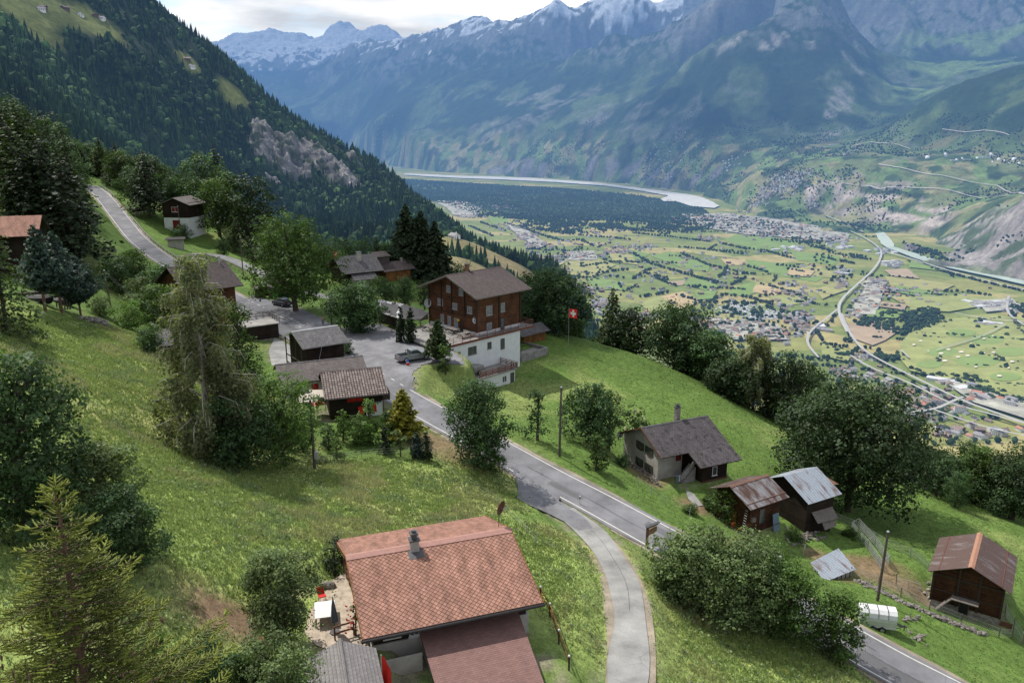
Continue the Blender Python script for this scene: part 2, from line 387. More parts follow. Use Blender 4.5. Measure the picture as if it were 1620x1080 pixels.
# road edge on the valley side, from the bottom right corner up to the bend at the top left
RD = [(1790,1215,-47.6),(1650,1147,-46.2),(1516.7,1078,-44.9),(1433,1036.7,-44.2),(1350,990,-43.4),(1210,913,-42.2),(1070,841,-40.9),(1014,810.6,-40.3),(959,781.4,-39.7),(889.4,746.7,-38.9),
 (803.5,699,-37.7),(705,647.5,-36.3),(647,615.7,-35.3),(612,594,-34.85),(554,560,-34.55),(476,518,-34.4),(431,494,-34.3),(396,475.6,-34.2),(330,441,-33.8),(285,416,-33.5)]
RT = [(262,402,216),(228,375,232),(212,355,243),(198,338,252),(182,318,268),(172,307,279),(160,298,289),(148,293,296)]
def smooth_poly(pts, step=1.5, it=3):
    pts = [Vector(p) for p in pts]
    for _ in range(it):
        q = [pts[0]]
        for a, b in zip(pts[:-1], pts[1:]): q += [a*.75+b*.25, a*.25+b*.75]
        q.append(pts[-1]); pts = q
    out = [pts[0]]; acc = 0
    for a, b in zip(pts[:-1], pts[1:]):
        acc += (b-a).length
        if acc >= step: out.append(b); acc = 0
    return out
def offs(pts, d):
    out = []
    for i, p in enumerate(pts):
        t = pts[min(i+1, len(pts)-1)]-pts[max(i-1, 0)]; t.z = 0; t.normalize()
        out.append(p+Vector((-t.y, t.x, 0))*d)
    return out
far_line = smooth_poly([onz(*p) for p in RD]+[P(*p) for p in RT]+[Vector((-168, 296, -18.4)), Vector((-185, 294, -16.5))])
LANE = 4.7
road_c = offs(far_line, LANE/2)
path_pts = [(850,765,-38.9),(888,806,-39.1),(932,838,-38.8),(962,872,-38.2),(984,912,-37.4),(993,960,-36.9),(996,1020,-36.4),(993,1085,-35.9),(985,1180,-35)]
path_c = smooth_poly([onz(*p) for p in path_pts])
branch_c = smooth_poly([P(300,402,219), P(335,401,226), P(375,414,219), P(410,431,208), P(455,450,198), P(505,468,190), P(560,492,184)])
lane2 = None

pts = [tuple(onz(*p)) for p in NZ]+[tuple(P(*p)) for p in NT_]+NW
pts += [tuple(p) for p in road_c[::5]]+[tuple(p) for p in path_c[::5]]
A = np.array(pts)
# drop near duplicates
keep = []
for i in range(len(A)):
    if all((A[i, 0]-A[j, 0])**2+(A[i, 1]-A[j, 1])**2 > 2.2**2 for j in keep): keep.append(i)
A = A[keep]
def tps(A, lam=.6):
    n = len(A); d = np.hypot(A[:, None, 0]-A[None, :, 0], A[:, None, 1]-A[None, :, 1])
    K = np.where(d > 0, d*d*np.log(d+1e-12), 0)+np.eye(n)*lam*25
    Pm = np.c_[np.ones(n), A[:, :2]]
    M_ = np.zeros((n+3, n+3)); M_[:n, :n] = K; M_[:n, n:] = Pm; M_[n:, :n] = Pm.T
    w = np.linalg.solve(M_, np.r_[A[:, 2], 0, 0, 0])
    def f(x, y):
        sh = np.shape(x); x = np.ravel(x); y = np.ravel(y); r = np.empty(len(x))
        for i in range(0, len(x), 20000):
            d2 = (x[i:i+20000, None]-A[None, :, 0])**2+(y[i:i+20000, None]-A[None, :, 1])**2
            r[i:i+20000] = (.5*d2*np.log(d2+1e-12))@w[:n]+w[n]+w[n+1]*x[i:i+20000]+w[n+2]*y[i:i+20000]
        return r.reshape(sh)
    return f
nearf = tps(A)
GS = .8; GX0, GX1, GY0, GY1 = -200, 150, -10, 340
gx = np.arange(GX0, GX1+.01, GS); gy = np.arange(GY0, GY1+.01, GS)
# evaluate on a coarse grid, then refine bilinearly
cx = np.arange(GX0, GX1+4, 3.2); cy = np.arange(GY0, GY1+4, 3.2)
CX, CY = np.meshgrid(cx, cy); CZ = nearf(CX, CY)
def bil(x0, y0, s, Z, x, y):
    fx = np.clip((x-x0)/s, 0, Z.shape[1]-1.001); fy = np.clip((y-y0)/s, 0, Z.shape[0]-1.001)
    ix = np.floor(fx).astype(int); iy = np.floor(fy).astype(int); fx = fx-ix; fy = fy-iy
    return (Z[iy, ix]*(1-fx)+Z[iy, ix+1]*fx)*(1-fy)+(Z[iy+1, ix]*(1-fx)+Z[iy+1, ix+1]*fx)*fy
def cub(x0, y0, s, Z, x, y):  # Catmull-Rom
    fx = np.clip((x-x0)/s, 1, Z.shape[1]-2.001); fy = np.clip((y-y0)/s, 1, Z.shape[0]-2.001)
    ix = np.floor(fx).astype(int); iy = np.floor(fy).astype(int); fx = fx-ix; fy = fy-iy
    def w(t): return (-.5*t+t*t-.5*t**3, 1-2.5*t*t+1.5*t**3, .5*t+2*t*t-1.5*t**3, -.5*t*t+.5*t**3)
    wx = w(fx); wy = w(fy); r = 0
    for a in range(4):
        for b in range(4): r = r+wy[a]*wx[b]*Z[iy-1+a, ix-1+b]
    return r
GXX, GYY = np.meshgrid(gx, gy)
GZ = cub(GX0, GY0, 3.2, CZ, GXX, GYY)
GZ += (fbm(GXX/9, GYY/9, 4, 5)-.5)*.9+(fbm(GXX/2.2, GYY/2.2, 3, 9)-.5)*.22
# flatten under roads
def polydist(c, X, Y, rmax):
    D = np.full(X.shape, 1e9); Zn = np.zeros(X.shape)
    for p in c:
        i0 = max(int((p.x-rmax-GX0)/GS), 0); i1 = min(int((p.x+rmax-GX0)/GS)+2, X.shape[1])
        j0 = max(int((p.y-rmax-GY0)/GS), 0); j1 = min(int((p.y+rmax-GY0)/GS)+2, X.shape[0])
        if i0 >= i1 or j0 >= j1: continue
        d = np.hypot(X[j0:j1, i0:i1]-p.x, Y[j0:j1, i0:i1]-p.y); m = d < D[j0:j1, i0:i1]
        D[j0:j1, i0:i1][m] = d[m]; Zn[j0:j1, i0:i1][m] = p.z
    return D, Zn
RDIST = np.full(GZ.shape, 1e9)
for c, hw, bl in ((road_c, 2.9, 2.6), (path_c, 1.9, 1.6), (branch_c, 1.9, 1.6)):
    D, Zn = polydist(smooth_poly(c, .5, 1), GXX, GYY, hw+bl+1.5)
    w = 1-sstep(hw, hw+bl, D); GZ = GZ*(1-w)+(Zn-.10)*w
    RDIST = np.minimum(RDIST, D-hw)
# level pads: (px/py polygons given in world) parking, terraces
def inpoly(X, Y, poly):
    r = np.zeros(X.shape, bool); n = len(poly)
    for i in range(n):
        x0, y0 = poly[i][:2]; x1, y1 = poly[(i+1) % n][:2]
        if y0 == y1: continue
        c = ((y0 > Y) != (y1 > Y)) & (X < (x1-x0)*(Y-y0)/(y1-y0)+x0); r ^= c
    return r
def pdist(X, Y, poly):
    D = np.full(X.shape, 1e9); n = len(poly)
    for i in range(n):
        a = np.array(poly[i][:2]); b = np.array(poly[(i+1) % n][:2]); ab = b-a
        t = np.clip(((X-a[0])*ab[0]+(Y-a[1])*ab[1])/(ab@ab+1e-9), 0, 1)
        D = np.minimum(D, np.hypot(X-a[0]-t*ab[0], Y-a[1]-t*ab[1]))
    return D
park_poly = [onz(x, y, -34.35) for x, y in ((393,478),(398,466),(425,474),(440,476),(462,482),(485,492),(506,503),(530,515),(545,519),(600,512),(640,530),(690,533),(700,545),(735,566),(733,577),(715,575),(690,572),(665,577),(655,592),(654,612),(640,612),(600,590),(554,563),(476,521),(431,497))]
court_poly = [onz(x, y, -34.7) for x, y in ((437,529),(452,535),(475,548),(500,556),(500,570),(470,575),(430,578),(425,555))]
PADS = []
def pad(poly, z, bl=2.5, depth_=0.10):
    global GZ
    x0 = min(p[0] for p in poly)-bl-1; x1 = max(p[0] for p in poly)+bl+1; y0 = min(p[1] for p in poly)-bl-1; y1 = max(p[1] for p in poly)+bl+1
    i0 = max(int((x0-GX0)/GS), 0); i1 = int((x1-GX0)/GS)+2; j0 = max(int((y0-GY0)/GS), 0); j1 = int((y1-GY0)/GS)+2
    X = GXX[j0:j1, i0:i1]; Y = GYY[j0:j1, i0:i1]; D = pdist(X, Y, poly); D[inpoly(X, Y, poly)] = 0
    w = 1-sstep(.6, bl, D); GZ[j0:j1, i0:i1] = GZ[j0:j1, i0:i1]*(1-w)+(z-depth_)*w
    RDIST[j0:j1, i0:i1] = np.minimum(RDIST[j0:j1, i0:i1], D-.2)
pad(park_poly, -34.35); pad(court_poly, -34.7)
def rect(x, y, yaw, x0, x1, y0, y1):
    c, s = math.cos(R(yaw)), math.sin(R(yaw))
    return [(x+a*c-b*s, y+a*s+b*c) for a, b in ((x0, y0), (x1, y0), (x1, y1), (x0, y1))]
HB = dict(A=(-5.9,52.28,19.4),B=(-6.65,138.5,45),C=(-20.83,98.77,17.7),D=(-26.48,105.34,22.4),E=(-28.99,113.58,35),F=(21.41,98.47,24.9),G=(-54.45,138.67,44.9),
 H=(-74.5,121.4,19.3),J=(-106.7,260.15,55),K=(-42.02,210.8,33.2),O1=(28.26,87.52,31.1),O2=(36.5,90.6,29),Q=(50.41,77.83,55.2),T=(-9.94,40.5,107))
pad(rect(*HB['A'], -5.5, 5.6, -11.5, 5.2), -34.2, 2.5, 0)
pad(rect(*HB['A'], -9.6, -5.0, -6, 3.5), -33.0, 1.5, 0.06)
pad(rect(*HB['C'], -4.2, 4.2, -4.2, 3.5), -35.2, 2.5, 0)
pad(rect(*HB['F'], -4.6, 4.2, -6.0, 5), -43.2, 2.0, 0)
pad(rect(*HB['Q'], -3.8, 3.8, -3.2, 3.3), -50.1, 2.0, 0)
pad(rect(*HB['O1'], -2.6, 2.8, -2.8, 2.8), -45.6, 1.5, 0)
RDIST0 = RDIST.copy()
for c, hw, bl in ((road_c, 2.9, 1.2),):
    D, Zn = polydist(smooth_poly(c, .5, 1), GXX, GYY, hw+bl+1.5); w = 1-sstep(hw, hw+bl, D); GZ = GZ*(1-w)+(Zn-.10)*w
def G(x, y):
    return float(bil(GX0, GY0, GS, GZ, np.array(float(x)), np.array(float(y))))
def Gv(x, y): return bil(GX0, GY0, GS, GZ, x, y)
def RDv(x, y): return bil(GX0, GY0, GS, np.minimum(RDIST, 50), x, y)
def gp(px, py):
    """ground point seen in that direction (first hit on the hillside)"""
    d = P(px, py, 1.0); t = 12.0
    while t < 420:
        p = d*t
        if p.z < G(p.x, p.y): break
        t += .6
    lo, hi = t-.6, t
    for _ in range(12):
        m = (lo+hi)/2; p = d*m
        if p.z < G(p.x, p.y): hi = m
        else: lo = m
    p = d*hi; return Vector((p.x, p.y, G(p.x, p.y)))
def gt(px, t):
    """ground point on bearing px at depth t"""
    x = (px-810)/F*t; z = -35.0
    for _ in range(30):
        y = (t+z*SN)/CS; z = G(x, y)
    return Vector((x, y, z))

# ---- ground colours
def blob(px, py, r, w=1.0, sq=1.0):
    p = gp(px, py); return (p.x, p.y, r, w)
N1 = fbm(GXX/14, GYY/14, 5, 21); N2 = fbm(GXX/3.1, GYY/3.1, 4, 22); N3 = fbm(GXX/1.1, GYY/1.1, 3, 23)
lush = np.array((.098, .160, .036)); mead = np.array((.285, .36, .105)); dry = np.array((.40, .36, .16)); dirt = np.array((.20, .135, .085)); dark = np.array((.018, .035, .009))
def field(blobs):
    r = np.zeros(GZ.shape)
    for x, y, rad, w in blobs:
        d = np.hypot(GXX-x, GYY-y)/rad; r = np.maximum(r, w*(1-sstep(.45, 1.15, d+(N2-.5)*.9)))
    return r
wm = field([blob(420,850,18,1), blob(60,950,10,.8), blob(250,1010,9,.8), blob(330,1060,7,.8), blob(300,760,16,1), blob(600,770,12,1), blob(180,600,16,1), blob(230,560,14,.9), blob(120,540,14,.9), blob(880,880,9,.9), blob(920,960,9,.9), blob(1150,1040,12,.9), blob(1300,1060,10,.7), blob(760,770,8,.8), blob(700,800,8,1), blob(450,900,10,.9), blob(80,560,12,1)])
C_ = lush[None, None]*(1-wm[..., None])+mead[None, None]*wm[..., None]
C_ = C_*(.84+.32*N1[..., None])*(.85+.3*N2[..., None])
dd = np.clip(sstep(.56, .74, N1)*.55*(.4+wm)+sstep(.6, .8, N2)*.3*wm, 0, 1)[..., None]
C_ = C_*(1-dd)+dry*dd
C_ = C_*(.82+.36*N3[..., None])
db = field([blob(700,700,5,.85), blob(735,718,4,.8), blob(1045,745,4,.5), blob(1020,755,3.2,.7), blob(350,975,3.2,1), blob(415,1010,2.0,.9), blob(1400,905,4,.9), blob(1425,925,4,.9), blob(1360,895,3,.8), blob(1330,910,2.5,.7), blob(1150,860,2.2,.7), blob(1500,925,1.5,.4), blob(285,470,3,.4),
   blob(1100,798,2.2,.9), blob(1180,862,2.0,.8), blob(530,700,2,.2)]+[blob(1290+20*k, 876+7*k, 1.5, .8) for k in range(6)])[..., None]
C_ = C_*(1-db)+dirt*(.7+.6*N3[..., None])*db
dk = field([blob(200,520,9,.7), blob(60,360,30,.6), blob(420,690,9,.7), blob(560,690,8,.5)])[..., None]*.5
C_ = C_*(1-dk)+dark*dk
gr = np.clip(1-RDIST0/.7, 0, 1)[..., None]*sstep(.35, .65, N3)[..., None]
C_ = C_*(1-gr*.8)+np.array((.2, .17, .13))*gr*.8
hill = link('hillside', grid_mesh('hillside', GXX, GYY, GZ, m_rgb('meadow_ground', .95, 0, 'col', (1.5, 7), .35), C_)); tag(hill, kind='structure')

# ---- roads
def ribbon(name, c, half, zoff, mat, kind='structure', wob=0, seed=0):
    L_ = offs(c, half); R_ = offs(c, -half); n = len(c)
    V = []
    for i in range(n):
        a = L_[i].copy(); b = R_[i].copy()
        if wob:
            k = (vnoise(np.array(i*.35), np.array(seed*1.0), 3)-.5)*wob; a = a+(a-b).normalized()*float(k)
            k = (vnoise(np.array(i*.35), np.array(seed+9.0), 3)-.5)*wob; b = b+(b-a).normalized()*float(k)
        m1 = (a*2+b)/3; m2 = (a+b*2)/3
        for q in (a, m1, m2, b): V.append((q.x, q.y, c[i].z+zoff))
    me = bpy.data.meshes.new(name)
    fs = [(4*i+k, 4*i+4+k, 4*i+5+k, 4*i+1+k) for i in range(n-1) for k in range(3)]
    me.from_pydata(V, [], [f[::-1] for f in fs]); me.materials.append(mat); me.update(); auto_uv(me)
    if me.polygons[0].normal.z < 0: me.flip_normals()
    return tag(link(name, me), kind=kind)
def m_asphalt(name, col, pat=.25, patches=None):
    t = NT(name); g = t.n('ShaderNodeNewGeometry').outputs['Position']
    n = t.noise(g, .35, 5, .6); n2 = t.noise(g, 14, 2, .6)
    c = t.mix(1.0, col, t.ramp(n, (.3, 1-pat), (.7, 1+pat)), 'MULTIPLY')
    c = t.mix(1.0, c, t.ramp(n2, (.3, .82), (.7, 1.15)), 'MULTIPLY')
    v = t.n('ShaderNodeTexVoronoi', feature='DISTANCE_TO_EDGE', i_Scale=.33); t.l(t.noise(g, .8, 2) and g, v.inputs['Vector'])
    cr = t.ramp(v.outputs['Distance'], (.0, .62), (.012, 1.)); c = t.mix(t.ramp(t.noise(g, .12, 2), (.5, 0.), (.6, 1.)), c, t.mix(1.0, c, cr, 'MULTIPLY'))
    return t.bsdf(c, .88, 0, n2, .3, .01, .2)
M['asphalt'] = m_asphalt('road_asphalt', (.18, .178, .19), .28)
M['asphalt_light'] = m_asphalt('worn_path_asphalt', (.26, .255, .245), .35)
M['marking'] = m_plain('road_marking_paint', (.58, .56, .52), .8, .12, 2.5)
M['gravel'] = m_asphalt('gravel_verge', (.26, .22, .17), .45)
ribbon('gravel_verge', road_c, LANE/2+.8, -.055, M['gravel'], wob=.8, seed=12); ribbon('gravel_verge', path_c[6:], 1.48, -.045, M['gravel'], wob=1.0, seed=15)
ribbon('road', road_c, LANE/2+.35, .02, M['asphalt'], wob=.45, seed=2)
ribbon('path', path_c[4:], 1.28, .035, M['asphalt_light'], wob=.5, seed=5)
ribbon('branch_road', branch_c, 1.7, .03, M['asphalt_light'], wob=.3, seed=8)
def flatpoly(name, poly, z, mat, kind='structure'):
    me = bpy.data.meshes.new(name); me.from_pydata([(p[0], p[1], z) for p in poly], [], [tuple(range(len(poly)))]); me.materials.append(mat); me.update()
    if me.polygons[0].normal.z < 0: me.flip_normals()
    auto_uv(me); return tag(link(name, me), kind=kind)
def draped(name, poly, zoff, mat, s=.4):
    x0 = min(p[0] for p in poly); x1 = max(p[0] for p in poly); y0 = min(p[1] for p in poly); y1 = max(p[1] for p in poly); xs = np.arange(x0, x1+s, s); ys = np.arange(y0, y1+s, s); X, Y = np.meshgrid(xs, ys); Z = Gv(X, Y)+zoff
    m = inpoly(X+s/2+(fbm(X/2, Y/2, 2, 5)-.5)*1.2, Y+s/2, poly); idx = np.arange(X.size).reshape(X.shape); vs = np.stack([X, Y, Z], -1).reshape(-1, 3).tolist(); fs = [(int(idx[j, i]), int(idx[j, i+1]), int(idx[j+1, i+1]), int(idx[j+1, i])) for j in range(len(ys)-1) for i in range(len(xs)-1) if m[j, i]]
    me = bpy.data.meshes.new(name); me.from_pydata(vs, [], fs); me.materials.append(mat); me.update(); auto_uv(me); return tag(link(name, me), kind='structure')
draped('parking_area', park_poly, .085, M['asphalt'])
flatpoly('courtyard', court_poly, -34.66, M['asphalt_light'])
jn = [(800,737),(812,752),(820,775),(818,800),(842,808),(868,812),(895,826),(915,842),(938,838),(926,820),(908,803),(884,790),(886,783),(860,768),(830,750)]
tri_c = [onz(x, y, -38.95) for x, y in jn]
me = bpy.data.meshes.new('road_junction'); cc = onz(850,780,-38.93)
me.from_pydata([(p.x, p.y, max(G(p.x, p.y)+.13, -39.1)) for p in tri_c]+[(cc.x, cc.y, G(cc.x, cc.y)+.14)], [], [(i, (i+1) % len(tri_c), len(tri_c)) for i in range(len(tri_c))]); me.materials.append(M['asphalt']); me.update(); auto_uv(me)
if me.polygons[0].normal.z < 0: me.flip_normals()
tag(link('road_junction', me), kind='structure')
def mline(c, off, w, zoff, s0=None, s1=None, dash=None, name='road_marking'):
    mb = MB(); cl = offs(c, off); acc = 0; sm = smooth_poly(cl, .4, 1)
    hw = w/2; prev = None
    a_ = offs(sm, hw); b_ = offs(sm, -hw)
    for i in range(len(sm)-1):
        L = (sm[i+1]-sm[i]).length; acc += L
        if s0 is not None and not (s0 <= acc <= s1): continue
        if dash and (acc % (dash[0]+dash[1])) > dash[0]: continue
        z = Vector((0, 0, zoff)); mb.add([a_[i]+z, a_[i+1]+z, b_[i+1]+z, b_[i]+z], [(3, 2, 1, 0)])
    return mb
# arc length where the parking mouth begins / junction
def arc_at(c, px, py):
    best = (1e9, 0); acc = 0
    for i in range(len(c)-1):
        acc += (c[i+1]-c[i]).length; p = c[i+1]; d = depth(*p); q = (810+F*p.x/d, 540-F*(p.y*SN+p.z*CS)/d)
        e = (q[0]-px)**2+(q[1]-py)**2
        if e < best[0]: best = (e, acc)
    return best[1]
s1 = arc_at(far_line, 640, 610); s2 = arc_at(far_line, 385, 469); s3 = arc_at(far_line, 285, 416)
mb = mline(road_c, -LANE/2+.05, .14, .045, 0, s1-1)
d_ = mline(road_c, -LANE/2+.05, .14, .045, s1-1, s2, (1.0, 2.2)); mb.add(d_.v, d_.f)
d_ = mline(road_c, -LANE/2+.05, .14, .045, s2, 1e9); mb.add(d_.v, d_.f)
tag(mb.build('road_marking', M['marking']), kind='structure')
j1 = arc_at(far_line, 905, 755); j2 = arc_at(far_line, 800, 697)
mb = mline(road_c, LANE/2-.05, .14, .045, 0, j1); d_ = mline(road_c, LANE/2-.05, .14, .045, j1, j2, (.8, 1.4)); mb.add(d_.v, d_.f)
d_ = mline(road_c, LANE/2-.05, .14, .045, j2, 1e9); mb.add(d_.v, d_.f)
tag(mb.build('road_marking', M['marking']), kind='structure')
for o_, w_, a_, b_ in ((.9, 1.3, 14, 21), (-1.1, .9, 30, 44), (.7, .8, 52, 56), (-.2, 1.6, 70, 73), (1.1, 1.0, 84, 95), (-.9, 1.1, 120, 131), (.6, 1.4, 150, 156)):
    tag(mline(road_c, o_, w_, .036, a_, b_).build('asphalt_patch', m_asphalt('asphalt_patch', (.125, .125, .13), .2)), kind='structure')
for o_, a_, b_ in ((.15, 0, 60), (-.7, 20, 34), (.1, 90, 170)): tag(mline([p+Vector((.12*math.sin(i*1.3), .12*math.cos(i*.9), 0)) for i, p in enumerate(road_c)], o_, .035, .042, a_, b_).build('crack_seal', M['black']), kind='structure')
tag(mline([p+Vector((.1*math.sin(i*1.1), 0, 0)) for i, p in enumerate(path_c)], .2, .03, .045, 8, 30).build('crack_seal', M['black']), kind='structure')
# lower hairpin road on the right
low = [gp(1545,789), gp(1580,797), gp(1620,806), gp(1660,815)]
low = smooth_poly(low, 1.0)
mb = MB(); a_ = offs(low, 2.6); b_ = offs(low, -2.6)
for i in range(len(low)-1): mb.add([(a_[i].x, a_[i].y, G(a_[i].x, a_[i].y)+.4), (a_[i+1].x, a_[i+1].y, G(a_[i+1].x, a_[i+1].y)+.4), (b_[i+1].x, b_[i+1].y, G(a_[i+1].x, a_[i+1].y)+.4), (b_[i].x, b_[i].y, G(a_[i].x, a_[i].y)+.4)], [(3, 2, 1, 0)])
tag(mb.build('lower_road', M['asphalt_light']), kind='structure')
# ================================================================ VALLEY AND MOUNTAINS
ZV = -570.0
def V(px, py, z=ZV): return onz(px, py, z)
# ---- left forested mountain
MC = [(790,445,1650),(850,485,1500),(900,525,1400),(730,395,1850),(930,545,1300),(820,480,2100),(760,420,1500),(830,440,1420),(780,425,1150),(840,455,1050),(700,365,1750),(660,345,1900),(0,-60,1350),(0,0,1250),(100,-40,1450),(100,0,1400),(187,0,1500),(187,-30,1530),(230,20,1550),(280,50,1580),(345,92,1600),(380,128,1630),(450,188,1650),(500,218,1680),(530,235,1700),(560,250,1700),(600,288,1680),(640,312,1640),(660,325,1600),(690,345,1520),(720,360,1450),(770,398,1350),(810,416,1300),(862,440,1230),(900,466,1150),(930,494,1080),
 (0,100,1000),(100,100,1200),(200,100,1350),(300,150,1450),(0,160,800),(100,180,1000),(200,200,1200),(300,230,1300),(300,300,1150),(200,260,1000),(400,250,1480),(400,330,1250),(420,200,1560),(480,230,1600),(450,262,1520),(450,305,1400),(500,262,1580),(500,300,1500),(540,300,1560),(600,340,1400),(600,380,1200),(690,375,1150),(740,385,950),(740,410,860),(760,420,800),(700,440,700),(880,460,950),(820,440,1000),(520,380,1000),(420,380,900)]
MW = [(-1700,1700,560),(-1700,1000,420),(-1700,300,300),(-900,300,210),(-500,300,60),(-300,350,-40),(-1700,3300,300),(-900,2700,-300),(-700,3300,-560),(-300,2600,-600),(0,2300,-640),(300,1700,-640),(500,1200,-640),(420,900,-600),(250,700,-560),(0,330,-170),(-60,500,-180),(60,500,-270),(150,400,-330),(300,350,-420),(450,350,-540),(500,600,-620),(-200,420,-120),(-200,700,-150),(500,3300,-680),(500,2300,-680),(100,1150,-330),(-900,2100,60),(-600,2300,-200),(-400,2100,-250),(-1300,2300,450),(-100,1900,-420),(150,1350,-480),(300,1000,-660),(200,1600,-680),(400,1400,-720),(330,800,-640),(250,1300,-640),(420,1100,-700),(-330,600,-75),(-700,650,40),(230,200,-250),(500,200,-560),(-50,250,-110)]
MA = np.array([tuple(P(*p)) for p in MC]+MW); MA[:, :2] /= 10
mf = tps(MA, .02)
mx = np.arange(-1700, 521, 9.0); my = np.arange(200, 3301, 9.0); MX, MY = np.meshgrid(mx, my)
c2 = np.arange(-1700, 560, 36.0); c3 = np.arange(200, 3360, 36.0); a, b = np.meshgrid(c2, c3)
MZ = cub(-1700, 200, 36.0, mf(a/10, b/10), MX, MY)
slopew = sstep(400, 800, MY)
MZ = MZ+((ridged(MX/210, MY/210, 4, 3)-.55)*34+(ridged(MX/60, MY/60, 3, 8)-.5)*9)*slopew*(1-.75*sstep(-250, 0, MX))
near_w = 1-sstep(330, 420, MY)
MZ = np.where((MY < 345) & (MX > -205) & (MX < 155), np.minimum(MZ, Gv(np.clip(MX, -200, 150), np.clip(MY, 0, 339))-6), MZ)
def MZv(x, y): return bil(-1700, 200, 9.0, MZ, x, y)
def mp(px, py):
    d = P(px, py, 1.0); t = 450.0
    while t < 3000:
        p = d*t
        if p.z < float(MZv(np.array(p.x), np.array(p.y))): return p
        t += 5
    return d*t
def mfield(bl, X, Y, n):
    r = np.zeros(X.shape)
    for x, y, rx, w in bl: r = np.maximum(r, w*(1-sstep(.5, 1.1, np.hypot(X-x, Y-y)/rx+(n-.5)*1.1)))
    return r
def mb_(px, py, r, w=1.0): p = mp(px, py); return (p.x, p.y, r, w)
n1 = fbm(MX/45, MY/45, 5, 41); n2 = fbm(MX/14, MY/14, 3, 42)
clear_bl = [mb_(45,22,70), mb_(75,15,60), mb_(110,22,55), mb_(140,35,55), mb_(300,100,22), mb_(365,148,28), mb_(380,152,22), mb_(740,395,75), mb_(770,410,70), mb_(715,388,50), mb_(745,420,60)]
rock_bl = [mb_(430,225,44), mb_(452,248,48), mb_(425,240,36), mb_(483,250,36), mb_(520,270,45), mb_(540,290,35), mb_(430,290,22, .8), mb_(555,252,25), mb_(250,150,12, .6), mb_(495,240,28)]
mclr = mfield(clear_bl, MX, MY, n1); mrock = mfield(rock_bl, MX, MY, fbm(MX/60, MY/60, 4, 44))
mc = np.array((.016, .030, .012))*(.6+.9*n1[..., None])
gcol = np.array((.15, .17, .05)); gc2 = np.array((.20, .165, .085)); wsel = sstep(-200, 0, MX)[..., None]
mc = mc*(1-mclr[..., None])+(gcol*(1-wsel)+gc2*wsel)*(.7+.6*n2[..., None])*mclr[..., None]
strat = fbm(MX/30, MZ/7, 5, 45)
mc = mc*(1-mrock[..., None])+np.array((.22, .20, .195))*(.10+1.9*strat[..., None]**2.0)*mrock[..., None]
MZr = MZ+mrock*(ridged(MX/45, MY/30, 4, 46)-.5)*46
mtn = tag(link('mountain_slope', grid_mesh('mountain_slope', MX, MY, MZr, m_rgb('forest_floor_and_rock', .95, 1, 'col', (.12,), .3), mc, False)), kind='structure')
# the bare cliff, modelled finely
qx = np.arange(-560, -230, 2.2); qy = np.arange(1330, 1960, 2.2); QX, QY = np.meshgrid(qx, qy)
qz = bil(-1700, 200, 9.0, MZr, QX, QY); qm = bil(-1700, 200, 9.0, mrock, QX, QY); gu = ridged((QX+QY*.35)/26, (QY-QX*.35)/95, 5, 47); ss = fbm(QX/40, qz/5.0+QX/60, 4, 48); fi = ridged(QX/9, QY/14, 4, 49)
qz = qz+1+sstep(.2, .6, qm+(fi-.5)*.3)*((gu-.55)*34+(fi-.5)*10+np.round(qz/14)*14*.35-qz*.35)-14*(1-sstep(.15, .3, qm+(fi-.5)*.2))
qc = np.array((.215, .205, .20))*(.2+1.1*gu[..., None]**1.8)*(.6+.8*ss[..., None]); gm = (sstep(.55, .65, fbm(QX/22, QY/22, 4, 43)))[..., None]*.8; qc = qc*(1-gm)+np.array((.03, .045, .02))*gm
tag(link('rock_face', grid_mesh('rock_face', QX, QY, qz, m_rgb('cliff_rock', .95, 1, 'col', (.2,), .35), qc, False)), kind='structure')
# conifer forest on it, one mass of trees
rng = np.random.default_rng(7)
def cone_forest(name, X, Y, Z, H, W, mat, rgb, sides=5, tiers=2, round_=None):
    n = len(X); ang = rng.random(n)*6.28; out = []; cols = []
    for t in range(tiers):
        zb = H*(t*.36+.02); zt = H*np.minimum(1.0, (t*.36+.62)) if tiers > 1 else H
        if t == tiers-1: zt = H
        wr = W*(1-t*.42)
        for k in range(sides):
            a0 = ang+6.283*k/sides+t*.5; a1 = ang+6.283*(k+1)/sides+t*.5
            j = .8+.4*rng.random(n)
            p0 = np.stack([X+np.cos(a0)*wr*j, Y+np.sin(a0)*wr*j, Z+zb], 1)
            p1 = np.stack([X+np.cos(a1)*wr*j, Y+np.sin(a1)*wr*j, Z+zb-.0*H], 1)
            p2 = np.stack([X, Y, Z+zt], 1)
            out.append(np.stack([p0, p1, p2], 1)); s = (.75+.5*rng.random(n))
            cols.append(np.repeat((rgb*s[:, None])[:, None, :], 3, 1))
    return np_mesh(name, np.concatenate(out).reshape(-1, 3), 3, mat, rgb=np.concatenate(cols).reshape(-1, 3))
